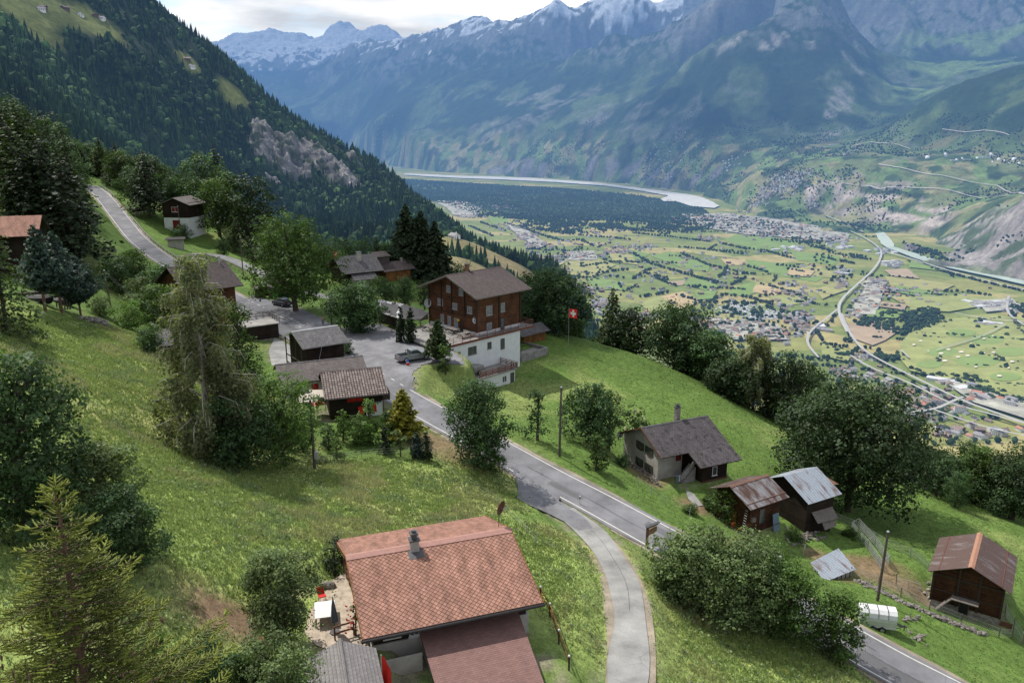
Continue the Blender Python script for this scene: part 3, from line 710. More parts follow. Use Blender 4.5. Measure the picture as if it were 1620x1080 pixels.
def blob_forest(name, X, Y, Z, H, W, mat, rgb, seed=1):
    """round crowns: jittered low icospheres"""
    import itertools
    ph = (1+5**.5)/2
    iv = np.array([(-1,ph,0),(1,ph,0),(-1,-ph,0),(1,-ph,0),(0,-1,ph),(0,1,ph),(0,-1,-ph),(0,1,-ph),(ph,0,-1),(ph,0,1),(-ph,0,-1),(-ph,0,1)])/1.902
    fc = np.array([(0,11,5),(0,5,1),(0,1,7),(0,7,10),(0,10,11),(1,5,9),(5,11,4),(11,10,2),(10,7,6),(7,1,8),(3,9,4),(3,4,2),(3,2,6),(3,6,8),(3,8,9),(4,9,5),(2,4,11),(6,2,10),(8,6,7),(9,8,1)])
    r = np.random.default_rng(seed); n = len(X)
    j = .75+.5*r.random((n, 12, 1)); v = iv[None]*j
    a = r.random(n)*6.28; c, s = np.cos(a)[:, None], np.sin(a)[:, None]
    vx = (v[..., 0]*c-v[..., 1]*s)*W[:, None]; vy = (v[..., 0]*s+v[..., 1]*c)*W[:, None]; vz = (v[..., 2]*.5+.5)*H[:, None]
    P3 = np.stack([vx+X[:, None], vy+Y[:, None], vz+Z[:, None]], -1)
    tri = P3[:, fc]  # n,20,3,3
    shade = (.6+.8*r.random((n, 20, 1, 1)))*np.ones((n, 20, 3, 1))
    col = rgb[:, None, None, :]*shade
    return np_mesh(name, tri.reshape(-1, 3), 3, mat, rgb=col.reshape(-1, 3))
M['forest'] = m_rgb('forest_foliage', .9, 1, 'shade')
ft_n = 60000
fx = rng.uniform(-1150, 330, ft_n); fy = rng.uniform(330, 1850, ft_n)
fz = bil(-1700, 200, 9.0, MZr, fx, fy)
cl = bil(-1700, 200, 9.0, np.maximum(mclr, mrock*.93), fx, fy); dep = depth(fx, fy, fz); upx = 810+F*fx/dep; upy = 540-F*(fy*SN+fz*CS)/dep
ok = (cl < .35) & (upx > -60) & (upx < 1050) & (upy > -40) & (upy < 620) & (fz > -540)
ok &= ~((fy < 345) & (fx > -200) & (fx < 150))
fx, fy, fz = fx[ok], fy[ok], fz[ok]
dens = fbm(fx/70, fy/70, 3, 50); k_ = rng.random(len(fx)) < np.clip(2.6*(dens-.12), 0, 1); fx, fy, fz = fx[k_], fy[k_], fz[k_]
n = len(fx); H_ = (8+15*rng.random(n)**1.5)*(.75+.6*fbm(fx/50, fy/50, 2, 51)); W_ = H_*rng.uniform(.15, .22, n)
isb = rng.random(n) < .15+.5*(fbm(fx/120, fy/120, 3, 55)-.35)
base = np.where((rng.random(n) < .5)[:, None], np.array((.018, .036, .013)), np.array((.036, .066, .020)))*(.5+1.2*fbm(fx/90, fy/90, 3, 52))[:, None]
tag(link('mountain_forest', cone_forest('mountain_forest', fx[~isb], fy[~isb], fz[~isb]-1, H_[~isb], W_[~isb], M['forest'], base[~isb])), kind='stuff')
tag(link('mountain_broadleaf_wood', blob_forest('mountain_broadleaf_wood', fx[isb], fy[isb], fz[isb]-2, H_[isb]*.75, W_[isb]*1.7, M['forest'], base[isb]*1.45)), kind='stuff')
print('forest', n)
_d = depth(MX, MY, MZ); _x = 810+F*MX/_d; _y = 540-F*(MY*SN+MZ*CS)/_d
for q in (187,280,345,450,530,600,660,720,770,810,862,900,930,960,1000): m = (abs(_x-q) < 8) & (MY > 600); print('sil', q, round(float(_y[m].min())), end=' ')
print()

# ---- far terrain on a polar grid
def V0(px, py): return onz(px, py, -570.0)
FC = [ # foot of the northern slope (below river), then rising
 (470,230,16000,-565),(540,250,None,-567),(600,259,None,-567),(700,272,None,-567),(800,277,None,-567),(900,282,None,-567),(1000,291,None,-567),(1080,301,None,-567),(1140,316,None,-567),(1200,342,None,-567),(1250,352,None,-567),(1300,366,None,-567),(1370,368,None,-567),(1430,392,None,-567),(1445,415,None,-567),(1500,425,None,-567),(1560,436,None,-567),(1620,446,None,-567),(1720,462,None,-567)]
FT = [ # (px,py,t)
 (600,235,13500),(700,240,11500),(800,240,9600),(900,250,9000),(1000,245,8600),(1100,240,7900),(560,225,14200),(640,215,12500),(640,250,11300),(700,262,10300),(800,268,9150),(960,275,8000),(1080,290,7000),(860,262,9200),
 (700,200,12300),(800,200,11200),(900,205,10200),(1000,200,9300),(1100,200,8500),(1200,200,8100),(1300,205,7800),
 (600,200,13800),(500,200,16500),(500,150,18500),(400,130,21000),(600,150,15500),(700,150,13800),(800,150,12800),(900,150,11700),(1000,150,10200),(1100,150,9000),
 (600,100,17500),(700,100,15300),(800,95,14500),(900,95,13200),(1000,95,11300),(1100,95,9600),(1200,100,8700),(1300,110,8500),(1340,150,8300),(1350,100,8700),
 (1200,150,8400),(1300,170,8000),(1310,230,7100),(1250,230,7200),
 (560,68,19500),(600,66,19000),(640,59,18500),(700,50,17500),(730,40,17000),(760,36,16800),(800,44,16500),(830,40,16000),(860,22,15500),(885,10,15200),(905,26,15300),(925,10,15500),(950,-6,15500),(975,-4,15300),(1000,14,15000),(1030,6,15500),(1080,0,15800),(1130,-5,16000),(985,68,12800),
 (1080,28,11500),(1100,5,11200),(1150,-25,10800),(1200,-60,10500),(1250,-70,10200),(1300,-60,10000),(1200,40,9300),(1150,60,9300),(1250,20,9200),(1300,30,9200),(1330,50,9300),(1250,80,8800),
 (1350,-100,12000),(1420,-120,12000),(1500,-100,12200),(1600,-80,12300),(1700,-80,12300),(1400,60,10900),(1450,80,10600),(1500,85,10400),(1550,90,10000),(1620,90,9700),(1420,90,10200),(1400,130,9000),(1450,125,9200),(1550,115,8800),(1620,100,8500),(1420,165,8300),(1380,200,7800),(1480,150,8000),
 (1400,205,7000),(1440,175,6900),(1500,142,6700),(1560,128,6400),(1620,118,6200),(1700,100,6000),(1620,180,5700),(1500,190,6300),(1400,225,6500),(1500,232,6000),(1620,236,5500),
 (1180,285,6200),(1220,270,6300),(1260,262,6400),(1300,252,6200),(1400,246,5800),(1500,250,5500),(1620,258,5200),(1250,300,5700),(1350,272,5600),(1450,278,5300),(1550,292,5000),(1620,302,4700),
 (1320,300,5500),(1440,305,5050),(1320,340,5350),(1400,350,4850),(1480,330,4700),(1500,362,4300),(1460,385,4350),(1520,345,4300),(1560,352,3900),(1620,325,3500),(1620,380,3300),(1560,400,3500),(1500,405,3900),(1700,300,3300),(1720,380,3000)]
FW = [(-9000,24500,1300),(-8000,25000,2600),(-6000,26000,1200)]
snow = [(322,68),(340,72),(365,62),(400,60),(432,52),(455,60),(480,58),(500,72),(520,50),(545,40),(570,52),(590,50),(610,48),(640,62)]
fp = []
for px, py, t, z in FC:
    p = onz(px, py, z) if t is None else Vector((P(px, py, t).x, P(px, py, t).y, z)); fp.append(tuple(p))
    q = p*.93; fp.append((q.x, q.y, -640)); q = p*.8; fp.append((q.x, q.y, -680))
fp += [tuple(P(*p)) for p in FT]+[tuple(P(a, b, 25000)) for a, b in snow]+[tuple(P(a, 105, 22000)) for a in (320, 400, 480, 560)]
# back sides drop away
for px, py, t in FT:
    if py < 70: q = P(px, py, t); k = 1.13; fp.append((q.x*k, q.y*k, q.z-900))
for a, b in snow: q = P(a, b, 25000); fp.append((q.x*1.1, q.y*1.1, q.z-1200))
for px, py, t in ((197,0,3800),(250,25,3800),(300,52,3700),(322,70,3600)): fp.append(tuple(P(px, py, t))); q = P(px, py, t)*1.25; fp.append((q.x, q.y, q.z-500))
for px, py, t in ((100,-60,3900),(0,-80,3900),(250,90,3000),(150,90,3000),(0,90,3000)): fp.append(tuple(P(px, py, t)))
for px in range(440, 1720, 110):
    for t in (2550, 2800, 3100, 3500, 4000, 4500, 5100):
        fy_ = float(np.interp(px, [470,700,1000,1200,1370,1440,1620,1720], [228,272,291,342,368,412,446,462])); p = V0(px, fy_)
        if t < depth(*p)*.9: q = p*(t/depth(*p)); fp.append((q.x, q.y, -680))
for px, t in ((350,4500),(400,6000),(450,7000),(360,8000),(330,5200)): p = P(px, 200, t); fp.append((p.x, p.y, -620))
for px, t in ((400,12000),(300,14000),(330,10500)): p = P(px, 200, t); fp.append((p.x, p.y, -560))
FA = np.array(fp); FA = FA[FA[:, 1] > 2300]
keep = []
for i in range(len(FA)):
    if all(np.hypot(FA[i, 0]-FA[j, 0], FA[i, 1]-FA[j, 1]) > .012*FA[i, 1] for j in keep): keep.append(i)
FA = FA[keep]
def rbf_lin(A):
    n = len(A); X = A[:, :2]/1000; d = np.hypot(X[:, None, 0]-X[None, :, 0], X[:, None, 1]-X[None, :, 1])
    e = .12; K = -np.sqrt(d*d+e*e); Pm = np.c_[np.ones(n), X]
    M_ = np.zeros((n+3, n+3)); M_[:n, :n] = K-np.eye(n)*.002; M_[:n, n:] = Pm; M_[n:, :n] = Pm.T
    w = np.linalg.solve(M_, np.r_[A[:, 2], 0, 0, 0])
    def f(x, y):
        sh = np.shape(x); x = np.ravel(x)/1000; y = np.ravel(y)/1000; r = np.empty(len(x))
        for i in range(0, len(x), 8000):
            d2 = (x[i:i+8000, None]-X[None, :, 0])**2+(y[i:i+8000, None]-X[None, :, 1])**2
            r[i:i+8000] = -np.sqrt(d2+e*e)@w[:n]+w[n]+w[n+1]*x[i:i+8000]+w[n+2]*y[i:i+8000]
        return r.reshape(sh)
    return f
ff = rbf_lin(FA)
nu_, nr_ = 760, 600
uu = np.linspace(-.62, .78, nu_); rr = np.exp(np.linspace(math.log(2500), math.log(30000), nr_))
UU, RR = np.meshgrid(uu, rr); FX = UU*RR; FY = RR*1.0
FZ = ff(FX, FY)
hgt = sstep(-565, -100, FZ); hg2 = sstep(200, 1500, FZ)
wx = FX+(fbm(FX/900, FY/900, 3, 60)-.5)*700; wy = FY+(fbm(FX/900, FY/900, 3, 61)-.5)*700
rg = ridged(wx/1500, wy/1500, 5, 62)-.62; rg2 = ridged(wx/420, wy/420, 4, 63)-.6
FZ = FZ+hgt*(rg*(90+330*hg2)+rg2*(40+120*hg2))*np.clip(RR/9000, .35, 1.3)*.7+hg2*(ridged(FX/170, FY/170, 3, 65)-.5)*70+sstep(-570, -520, FZ)*(ridged(FX/150, FY/150, 4, 64)-.5)*26*np.clip(RR/6000, .6, 1.6)
_ft = [onz(p[0], p[1], ZV) for p in FC if p[2] is None]; yfoot = np.interp(UU, [p.x/p.y for p in _ft], [p.y for p in _ft])
_w = 1-sstep(.965, 1.0, FY/yfoot); FZ = FZ*(1-_w)+np.minimum(FZ, -640)*_w
def FZv(x, y):
    fu = np.clip((x/y-uu[0])/(uu[1]-uu[0]), 0, nu_-1.001); fr = np.clip((np.log(y)-math.log(2500))/(math.log(12)/(nr_-1)), 0, nr_-1.001)
    iu = np.floor(fu).astype(int); ir = np.floor(fr).astype(int); fu = fu-iu; fr = fr-ir
    return (FZ[ir, iu]*(1-fu)+FZ[ir, iu+1]*fu)*(1-fr)+(FZ[ir+1, iu]*(1-fu)+FZ[ir+1, iu+1]*fu)*fr
def fpnt(px, py, t0=2600.0):
    d = P(px, py, 1.0); t = t0
    while t < 32000:
        p = d*t
        z = max(float(FZv(np.array(p.x), np.array(p.y))), ZV) if abs(p.x/p.y) < .77 and p.y < 29500 and p.y > 2510 else ZV
        if p.z < z: return p
        t *= 1.004
    return d*t
def fb(px, py, r, w=1.0): p = fpnt(px, py); return (p.x, p.y, r, w)
F1 = fbm(FX/500, FY/500, 5, 70); F2 = fbm(FX/140, FY/140, 4, 71); F3 = ridged(wx/300, wy/300, 4, 72); F4 = fbm(FX/60, FY/60, 3, 73)
forest = np.array((.020, .044, .020)); grass = np.array((.12, .17, .06)); rock = np.array((.165, .175, .165)); pale = np.array((.46, .44, .40)); snw = np.array((.66, .70, .76))
gyf, gxf = np.gradient(FZ); # rough steepness in metres per cell
dX = (uu[1]-uu[0])*FY; dR = FY*(math.log(12)/(nr_-1)); slope = np.hypot(gxf/dX, gyf/dR)
c = forest*(.6+.8*F1[..., None])
def lay(c, col, w): w = np.clip(w, 0, 1)[..., None]; return c*(1-w)+col*w
c = lay(c, grass*(.6+.8*F2[..., None]), sstep(.50, .62, F1)*.55*(1-hg2))
# cultivated foot slopes
low_ = (1-sstep(-240, 60, FZ+(F1-.5)*300))
vor = _h(np.floor(FX/95+F2*1.5), np.floor(FY/170+F2*1.5), 75)
cult = np.where((vor > .68)[..., None], np.array((.23, .22, .11)), np.where((vor > .3)[..., None], np.array((.13, .19, .065)), np.array((.05, .085, .035))))
c = lay(c, cult*(.8+.4*F4[..., None]), low_*.9)
c = lay(c, np.array((.02, .038, .018)), sstep(.55, .62, F2)*low_*.8)
# bare rock bands
c = lay(c, rock*(.6+.8*F4[..., None]), sstep(.72, .84, F3)*sstep(.52, .62, F1)*.4*hgt)
c = lay(c, rock*.9*(.5+1.0*F4[..., None]), sstep(1400, 2000, FZ+(F1-.5)*1100)*(.35+.65*(UU<.27)))
c = lay(c, np.array((.15, .155, .155))*(.55+.9*F3[..., None]), sstep(.75, 1.1, slope+(F2-.5)*.4)*sstep(700, 1300, FZ)*.8)
cn = fbm(FX/170, FY/170, 5, 77)
def ff_(bl): 
    r = np.zeros(FX.shape)
    for x, y, rx, w in bl: r = np.maximum(r, w*(1-sstep(.45, 1.0, np.hypot(FX-x, FY-y)/rx+(cn-.5)*1.5)))
    return r
c = lay(c, pale*.62*(.75+.5*F4[..., None]), ff_([fb(1142,82,110,.9), fb(1150,75,120,.9), fb(1160,66,120,.9), fb(1175,56,90,.7), fb(1215,74,110,.9), fb(1228,66,130,.9), fb(1242,58,100,.8), fb(1280,75,90,.5), fb(1095,40,130,.5), fb(1120,26,150,.5), fb(1345,95,110,.7), fb(1358,75,130,.7), fb(1355,110,100,.7), fb(1335,150,150,.8), fb(1325,165,150,.8), fb(1345,140,110,.8), fb(1312,185,90,.7), fb(1320,212,120,.7), fb(1316,228,110,.7)]
   +[fb(x, y, 150+70*(k % 3), .45) for k, (x, y) in enumerate(((810,165),(830,160),(850,155),(880,142),(760,200),(780,197),(800,205),(830,190),(870,165),(900,160),(930,150),(1000,190),(1060,175),(1010,212),(1080,190),(770,215),(860,185),(950,185),(1040,210)))])*(.35+.65*sstep(.42, .58, fbm((FX+FY*.5)/60, (FY-FX*.5)/260, 4, 78))))
c = lay(c, np.array((.15, .145, .14))*(.4+1.1*F3[..., None]), ff_([fb(x, y, r_) for x, y, r_ in ((785,272,130),(810,266,120),(835,270,130),(930,276,110),(965,268,120),(1000,272,110),(1030,280,110),(1060,284,100),(1100,288,100),(1130,278,90),(855,272,80))]))
# rocky bluff above the river bend, and the bare slope on the right
bl_ = ff_([fb(x, y, r_) for x, y, r_ in ((1310,300,190),(1330,310,220),(1360,300,240),(1390,310,240),(1400,330,230),(1430,345,220),(1440,330,220),(1460,340,180),(1350,330,220),(1300,315,150),(1480,350,120))])
FZ = FZ+bl_*((ridged(FX/110, FY/110, 5, 84)-.5)*70)
c = lay(c, np.array((.40, .345, .30))*(.35+1.0*fbm(FX/45, FZ/30, 4, 79)[..., None]), bl_*sstep(.44, .56, fbm(FX/80, FZ/45+FY/300, 4, 80)))
bl_ = ff_([fb(x, y, r_) for x, y, r_ in ((1600,340,300),(1560,370,280),(1620,370,320),(1520,385,230),(1480,400,200),(1600,410,260),(1560,410,230),(1450,412,110),(1690,400,400),(1640,430,160))])
c = lay(c, np.array((.25, .225, .21))*(.45+1.0*F4[..., None]), bl_*.95)
FZ = FZ+bl_*((ridged(FX/120, FY/120, 5, 82)-.5)*60+(ridged(FX/45, FY/45, 3, 83)-.5)*22)
c = lay(c, np.array((.05, .08, .03)), bl_*sstep(.53, .6, fbm(FX/75, FY/75, 4, 81))*.9)
# plateau fields
c = lay(c, np.array((.13, .16, .065))*(.7+.6*F2[..., None]), ff_([fb(x, y, r_, .9) for x, y, r_ in ((1280,262,200),(1350,265,250),(1420,275,250),(1500,280,250),(1580,300,250),(1600,262,200),(1500,315,170),(1600,320,150),(1530,345,110))])*sstep(.4, .5, F2))
sunv = ff_([fb(x, y, r_, .9) for x, y, r_ in ((1470,75,450),(1500,85,500),(1560,80,500),(1600,60,400),(1440,145,350),(1500,110,500),(1580,100,500),(1460,100,400))])
c = lay(c, np.array((.16, .24, .08))*(.7+.6*F2[..., None]), sunv*sstep(.45, .55, F1)*.8)
# snow in the gullies of the high ranges
sn = sstep(1650, 2500, FZ+(F2-.5)*1500+(F3-.5)*900+sstep(20000, 24000, RR)*200)
sn *= (UU < .2)
c = lay(c, snw, sstep(.76, .86, sn))
mfar = m_rgb('mountain_rock_and_forest', .95, 1, 'col', (.012, .05), .3)
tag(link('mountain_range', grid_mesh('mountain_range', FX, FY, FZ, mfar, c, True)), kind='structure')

# ---- valley floor
t = NT('valley_fields'); g = t.n('ShaderNodeNewGeometry').outputs['Position']
gm = t.mapping(g, (1/290.0, 1/165.0, 1), (0, 0, R(-18)))
vo = t.n('ShaderNodeTexVoronoi', i_Scale=1.0, i_Randomness=.9); vo.feature = 'F1'; vo.distance = 'CHEBYCHEV'; t.l(gm, vo.inputs['Vector'])
sp = t.n('ShaderNodeSeparateColor'); t.l(vo.outputs['Color'], sp.inputs[0])
cr = t.ramp(sp.outputs[0], (0., (.16, .20, .062)), (.3, (.24, .245, .085)), (.5, (.34, .295, .13)), (.72, (.19, .22, .07)), (1., (.40, .32, .18)))
cr.node.color_ramp.interpolation = 'CONSTANT'
cc_ = t.mix(1.0, cr, t.ramp(t.noise(g, .02, 5, .7), (.3, .7), (.7, 1.25)), 'MULTIPLY')
ve = t.n('ShaderNodeTexVoronoi', i_Scale=1.0, i_Randomness=.9); ve.feature = 'DISTANCE_TO_EDGE'; t.l(gm, ve.inputs['Vector'])
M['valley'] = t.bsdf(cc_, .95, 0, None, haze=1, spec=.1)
mb = MB(); xs = np.linspace(-9000, 14000, 24); ys = np.linspace(500, 31000, 24)
vs = [(x, y, ZV) for y in ys for x in xs]; mb.add(vs, [(j*24+i, j*24+i+1, j*24+25+i, j*24+24+i) for j in range(23) for i in range(23)])
tag(mb.build('valley_floor', M['valley']), kind='structure')
_lv = [0]
def vpoly(name, pxs, col, z=None, kind='structure', var=.2):
    _lv[0] += 1; z = ZV+.6+_lv[0]*.12 if z is None else z
    pp = [V(x, y) for x, y in pxs]
    # subdivide + roughen the outline a little
    out = []
    for i in range(len(pp)):
        a = pp[i]; b = pp[(i+1) % len(pp)]; n = max(1, int((b-a).length/60))
        for k in range(n):
            q = a.lerp(b, k/n); s = .012*(b-a).length
            out.append((q.x+random.uniform(-s, s), q.y+random.uniform(-s, s), z))
    me = bpy.data.meshes.new(name); me.from_pydata(out, [], [tuple(range(len(out)))]); me.materials.append(far_mat(col, var)); me.update()
    if me.polygons[0].normal.z < 0: me.flip_normals()
    return tag(link(name, me), kind=kind)
_fm = {}
def far_mat(col, var=.2):
    k = (tuple(col), var)
    if k not in _fm: _fm[k] = m_solid_far('far_surface', tuple(col), var)
    return _fm[k]
random.seed(3)
LG = (.17, .245, .07); MG = (.19, .23, .08); TN = (.40, .31, .17); YG = (.29, .28, .11); BR = (.34, .26, .18); DF = (.036, .062, .03); GF = (.26, .28, .10); DG = (.06, .10, .035)
# Pfyn forest & valley woods as dark floor
vpoly('forest_floor', [(560,262),(640,284),(760,291),(900,299),(1000,308),(1060,318),(1110,330),(1130,345),(1060,352),(960,348),(880,345),(780,335),(700,322),(620,300),(560,280)], DF, var=.5)
vpoly('grass_field', [(615,290),(660,291),(720,297),(700,301),(640,298)], LG)
for col, poly in ((LG, [(1145,380),(1165,371),(1215,374),(1262,382),(1255,392),(1225,399),(1190,394)]), (LG, [(1250,398),(1330,405),(1320,420),(1260,412)]), (LG, [(1180,410),(1290,425),(1280,440),(1190,428)]), (LG, [(1225,435),(1300,428),(1310,436),(1290,446)]),
  (LG, [(1030,405),(1060,398),(1125,420),(1120,430),(1080,425)]), (LG, [(1000,395),(1030,402),(1010,412),(990,405)]), (TN, [(1140,410),(1180,412),(1176,420),(1150,420)]), (YG, [(1085,388),(1140,400),(1170,410),(1100,402)]), (YG, [(1262,420),(1330,432),(1315,440),(1270,436)]),
  (LG, [(1162,455),(1190,446),(1215,455),(1180,470),(1150,465)]), (TN, [(1195,450),(1240,458),(1225,470),(1190,462)]), (GF, [(1215,470),(1270,462),(1285,478),(1240,485)]), (LG, [(1090,440),(1125,445),(1140,455),(1115,460),(1080,450)]), (BR, [(1055,446),(1085,444),(1080,452),(1060,452)]),
  (TN, [(1045,470),(1080,462),(1110,478),(1075,490)]), (LG, [(1095,462),(1135,460),(1130,473),(1105,475)]), (GF, [(1010,480),(1045,470),(1072,488),(1030,496)]), (LG, [(930,440),(975,445),(985,460),(940,458)]), (YG, [(960,395),(1000,405),(1010,420),(970,415)]),
  (LG, [(765,398),(810,405),(835,412),(790,418)]), (YG, [(880,418),(930,405),(975,420),(940,440),(900,435)]), (LG, [(820,480),(860,470),(900,485),(930,495),(920,510),(850,500)]), (YG, [(840,495),(920,505),(930,525),(880,520)]), (YG, [(800,345),(830,350),(825,362),(790,355)]), (LG, [(770,345),(800,342),(805,352),(780,356)]),
  (BR, [(1340,515),(1385,508),(1422,524),(1400,540),(1380,548),(1345,535)]), (LG, [(1435,412),(1470,420),(1490,430),(1438,424)]), (BR, [(1398,428),(1435,426),(1455,442),(1410,438)]), (YG, [(1400,438),(1455,444),(1510,452),(1490,462),(1410,455)]), (LG, [(1412,452),(1495,464),(1470,472),(1405,462)]), (YG, [(1395,465),(1440,470),(1500,490),(1440,488)]), (BR, [(1390,478),(1435,484),(1430,492),(1385,486)]), (LG, [(1375,490),(1430,496),(1420,505),(1372,503)]), (GF, [(1440,470),(1570,470),(1590,480),(1500,495),(1440,492)]),
  (YG, [(1290,460),(1330,445),(1340,460),(1300,475)]), (TN, [(1250,425),(1290,430),(1280,440),(1245,436)]), (GF, [(1300,545),(1350,560),(1340,575),(1300,565)]), (YG, [(1120,500),(1160,498),(1190,512),(1150,515)])):
    vpoly('field', poly, col)
for tpoly in ([(1075,340),(1140,338),(1210,345),(1290,358),(1345,372),(1335,384),(1260,378),(1180,372),(1120,362)], [(690,318),(740,320),(760,330),(750,345),(720,342)], [(795,352),(830,362),(865,388),(850,395),(815,370)], [(895,400),(940,398),(945,412),(900,414)], [(1120,505),(1230,515),(1245,540),(1160,540)], [(1370,440),(1400,445),(1385,500),(1350,500)], [(1545,478),(1600,474),(1620,490),(1560,496)], [(1480,598),(1520,600),(1600,630),(1680,660),(1640,672),(1540,640)]): vpoly('town_ground', tpoly, (.33, .32, .27), var=.45)
# golf course
vpoly('golf_course', [(1425,545),(1440,530),(1480,510),(1560,500),(1640,508),(1700,560),(1700,650),(1640,640),(1560,625),(1510,605),(1440,590),(1420,565)], GF, var=.28)
for x, y, w in ((1490,560,26),(1560,540,30),(1545,575,35),(1600,560,26),(1470,580,22),(1590,600,26),(1520,530,24)):
    vpoly('fairway', [(x+w*math.cos(a), y+w*.28*math.sin(a)) for a in np.linspace(0, 6.0, 10)], (.20, .27, .085), var=.1)
for x, y in ((1456,543),(1468,559),(1483,571),(1488,563),(1494,575),(1500,557),(1515,569),(1520,561),(1530,567),(1543,585),(1555,563),(1571,562),(1595,587),(1556,540),(1570,536),(1600,577),(1580,600),(1445,550),(1535,548)):
    w = random.uniform(1.8, 5); vpoly('sand_bunker', [(x+w*math.cos(a), y+w*.35*math.sin(a)) for a in np.linspace(0, 5.4, 7)], (.62, .56, .46), var=.05)
# river
RV = (.52, .515, .49)
vpoly('river_bed', [(640,275.5),(680,277),(720,279),(780,280.5),(840,283),(900,287),(950,291),(1000,297),(1050,304),(1090,309),(1115,315),(1138,327),(1130,331),(1095,328),(1068,320),(1050,320),(1045,317),(1058,311),(1000,301),(960,295.5),(880,289.5),(800,285.5),(730,283),(680,280.5),(640,277.5)], RV, var=.18)
vpoly('river_bed', [(1384,372),(1398,370),(1411,383),(1414,393),(1404,395),(1393,388)], (.40, .46, .40), var=.1)
vpoly('river', [(1404,395),(1414,393),(1470,411),(1500,422),(1560,435),(1640,452),(1700,464),(1700,468),(1620,454),(1560,440),(1500,427),(1460,416)], (.36, .42, .36), var=.15)
def vroad(pts, w, col=(.36, .35, .33), name='valley_road', dz=0):
    c = smooth_poly([V(x, y) for x, y in pts], 25, 2); _lv[0] += 1
    a_ = offs(c, w/2); b_ = offs(c, -w/2); z = ZV+1.0+_lv[0]*.12+dz; mb = MB()
    for i in range(len(c)-1): mb.add([(a_[i].x, a_[i].y, z), (a_[i+1].x, a_[i+1].y, z), (b_[i+1].x, b_[i+1].y, z), (b_[i].x, b_[i].y, z)], [(3, 2, 1, 0)])
    return tag(mb.build(name, far_mat(col, .08)), kind='structure')
vroad([(1345,368),(1365,377),(1385,390),(1395,400),(1392,415),(1380,432),(1360,450),(1340,468),(1328,482),(1326,495),(1330,510),(1340,530)], 8.5, (.40, .39, .38))
vroad([(1330,500),(1345,535),(1365,560),(1400,580),(1450,605),(1520,640),(1580,662),(1660,690)], 8)
vroad([(1345,568),(1380,590),(1440,612),(1500,645),(1560,660),(1700,700)], 7)
vroad([(1324,494),(1305,510),(1285,525),(1275,540),(1280,555),(1295,572)], 7)
vroad([(1395,400),(1440,412),(1500,432),(1560,448),(1620,462),(1700,482)], 8, (.48, .47, .46))
vroad([(1340,455),(1420,462),(1500,470)], 4)
vroad([(700,405),(760,420),(850,455),(880,470),(920,485),(950,500),(1010,520)], 7)
vroad([(875,435),(890,415),(930,405),(960,400)], 6)
vroad([(1595,472),(1590,500),(1620,520)], 8); vroad([(1510,500),(1560,510),(1640,515)], 6)
vroad([(1440,660),(1480,655),(1510,640),(1530,632)], 7); vroad([(1475,655),(1530,675),(1580,690),(1640,700)], 6)
vroad([(1425,560),(1440,575)], 5); vroad([(1480,560),(1520,548),(1560,535),(1590,518)], 3.5)
vroad([(1180,300),(1230,318),(1280,335),(1330,352),(1365,370)], 12)
# terrain-following tracks on the far slopes
def froad(pts, w, col=(.40, .37, .34), name='hill_road'):
    pw = [fpnt(x, y) for x, y in pts]; c = smooth_poly(pw, 30, 2); mb = MB()
    a_ = offs(c, w/2); b_ = offs(c, -w/2)
    def z(p): return max(float(FZv(np.array(p.x), np.array(p.y))), ZV)+9
    for i in range(len(c)-1):
        mb.add([(a_[i].x, a_[i].y, z(a_[i])), (a_[i+1].x, a_[i+1].y, z(a_[i+1])), (b_[i+1].x, b_[i+1].y, z(b_[i+1])), (b_[i].x, b_[i].y, z(b_[i]))], [(3, 2, 1, 0)])
    return tag(mb.build(name, far_mat(col, .08)), kind='structure')
froad([(1305,288),(1340,293),(1400,298),(1460,302),(1520,304),(1620,305)], 9)
froad([(1390,262),(1430,270),(1480,280),(1540,290),(1600,300),(1640,302)], 9)
froad([(1350,232),(1380,226),(1410,230),(1440,238)], 9); froad([(1490,208),(1530,212),(1600,222)], 5)
# ================================================================ VEGETATION
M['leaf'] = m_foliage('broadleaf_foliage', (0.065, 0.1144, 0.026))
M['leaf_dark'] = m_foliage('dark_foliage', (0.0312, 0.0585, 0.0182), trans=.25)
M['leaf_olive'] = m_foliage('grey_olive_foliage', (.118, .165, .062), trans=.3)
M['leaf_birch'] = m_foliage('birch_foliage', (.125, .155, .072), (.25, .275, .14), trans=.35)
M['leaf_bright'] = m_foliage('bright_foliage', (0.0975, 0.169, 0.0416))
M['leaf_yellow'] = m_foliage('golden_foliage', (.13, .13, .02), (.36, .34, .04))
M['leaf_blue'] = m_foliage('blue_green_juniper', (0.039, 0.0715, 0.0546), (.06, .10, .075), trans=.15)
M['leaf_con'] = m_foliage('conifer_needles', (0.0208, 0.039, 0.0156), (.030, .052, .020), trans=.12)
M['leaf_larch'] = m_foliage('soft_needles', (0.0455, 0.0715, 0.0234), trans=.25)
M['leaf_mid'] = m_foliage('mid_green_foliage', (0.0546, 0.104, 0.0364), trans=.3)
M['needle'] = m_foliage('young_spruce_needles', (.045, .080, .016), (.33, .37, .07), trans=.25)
M['flower'] = m_plain('cream_blossom', (.6, .56, .38), .8, .1)
M['grass'] = m_rgb('meadow_grass_blades', .8, 0, 'shade', None, trans=.35)

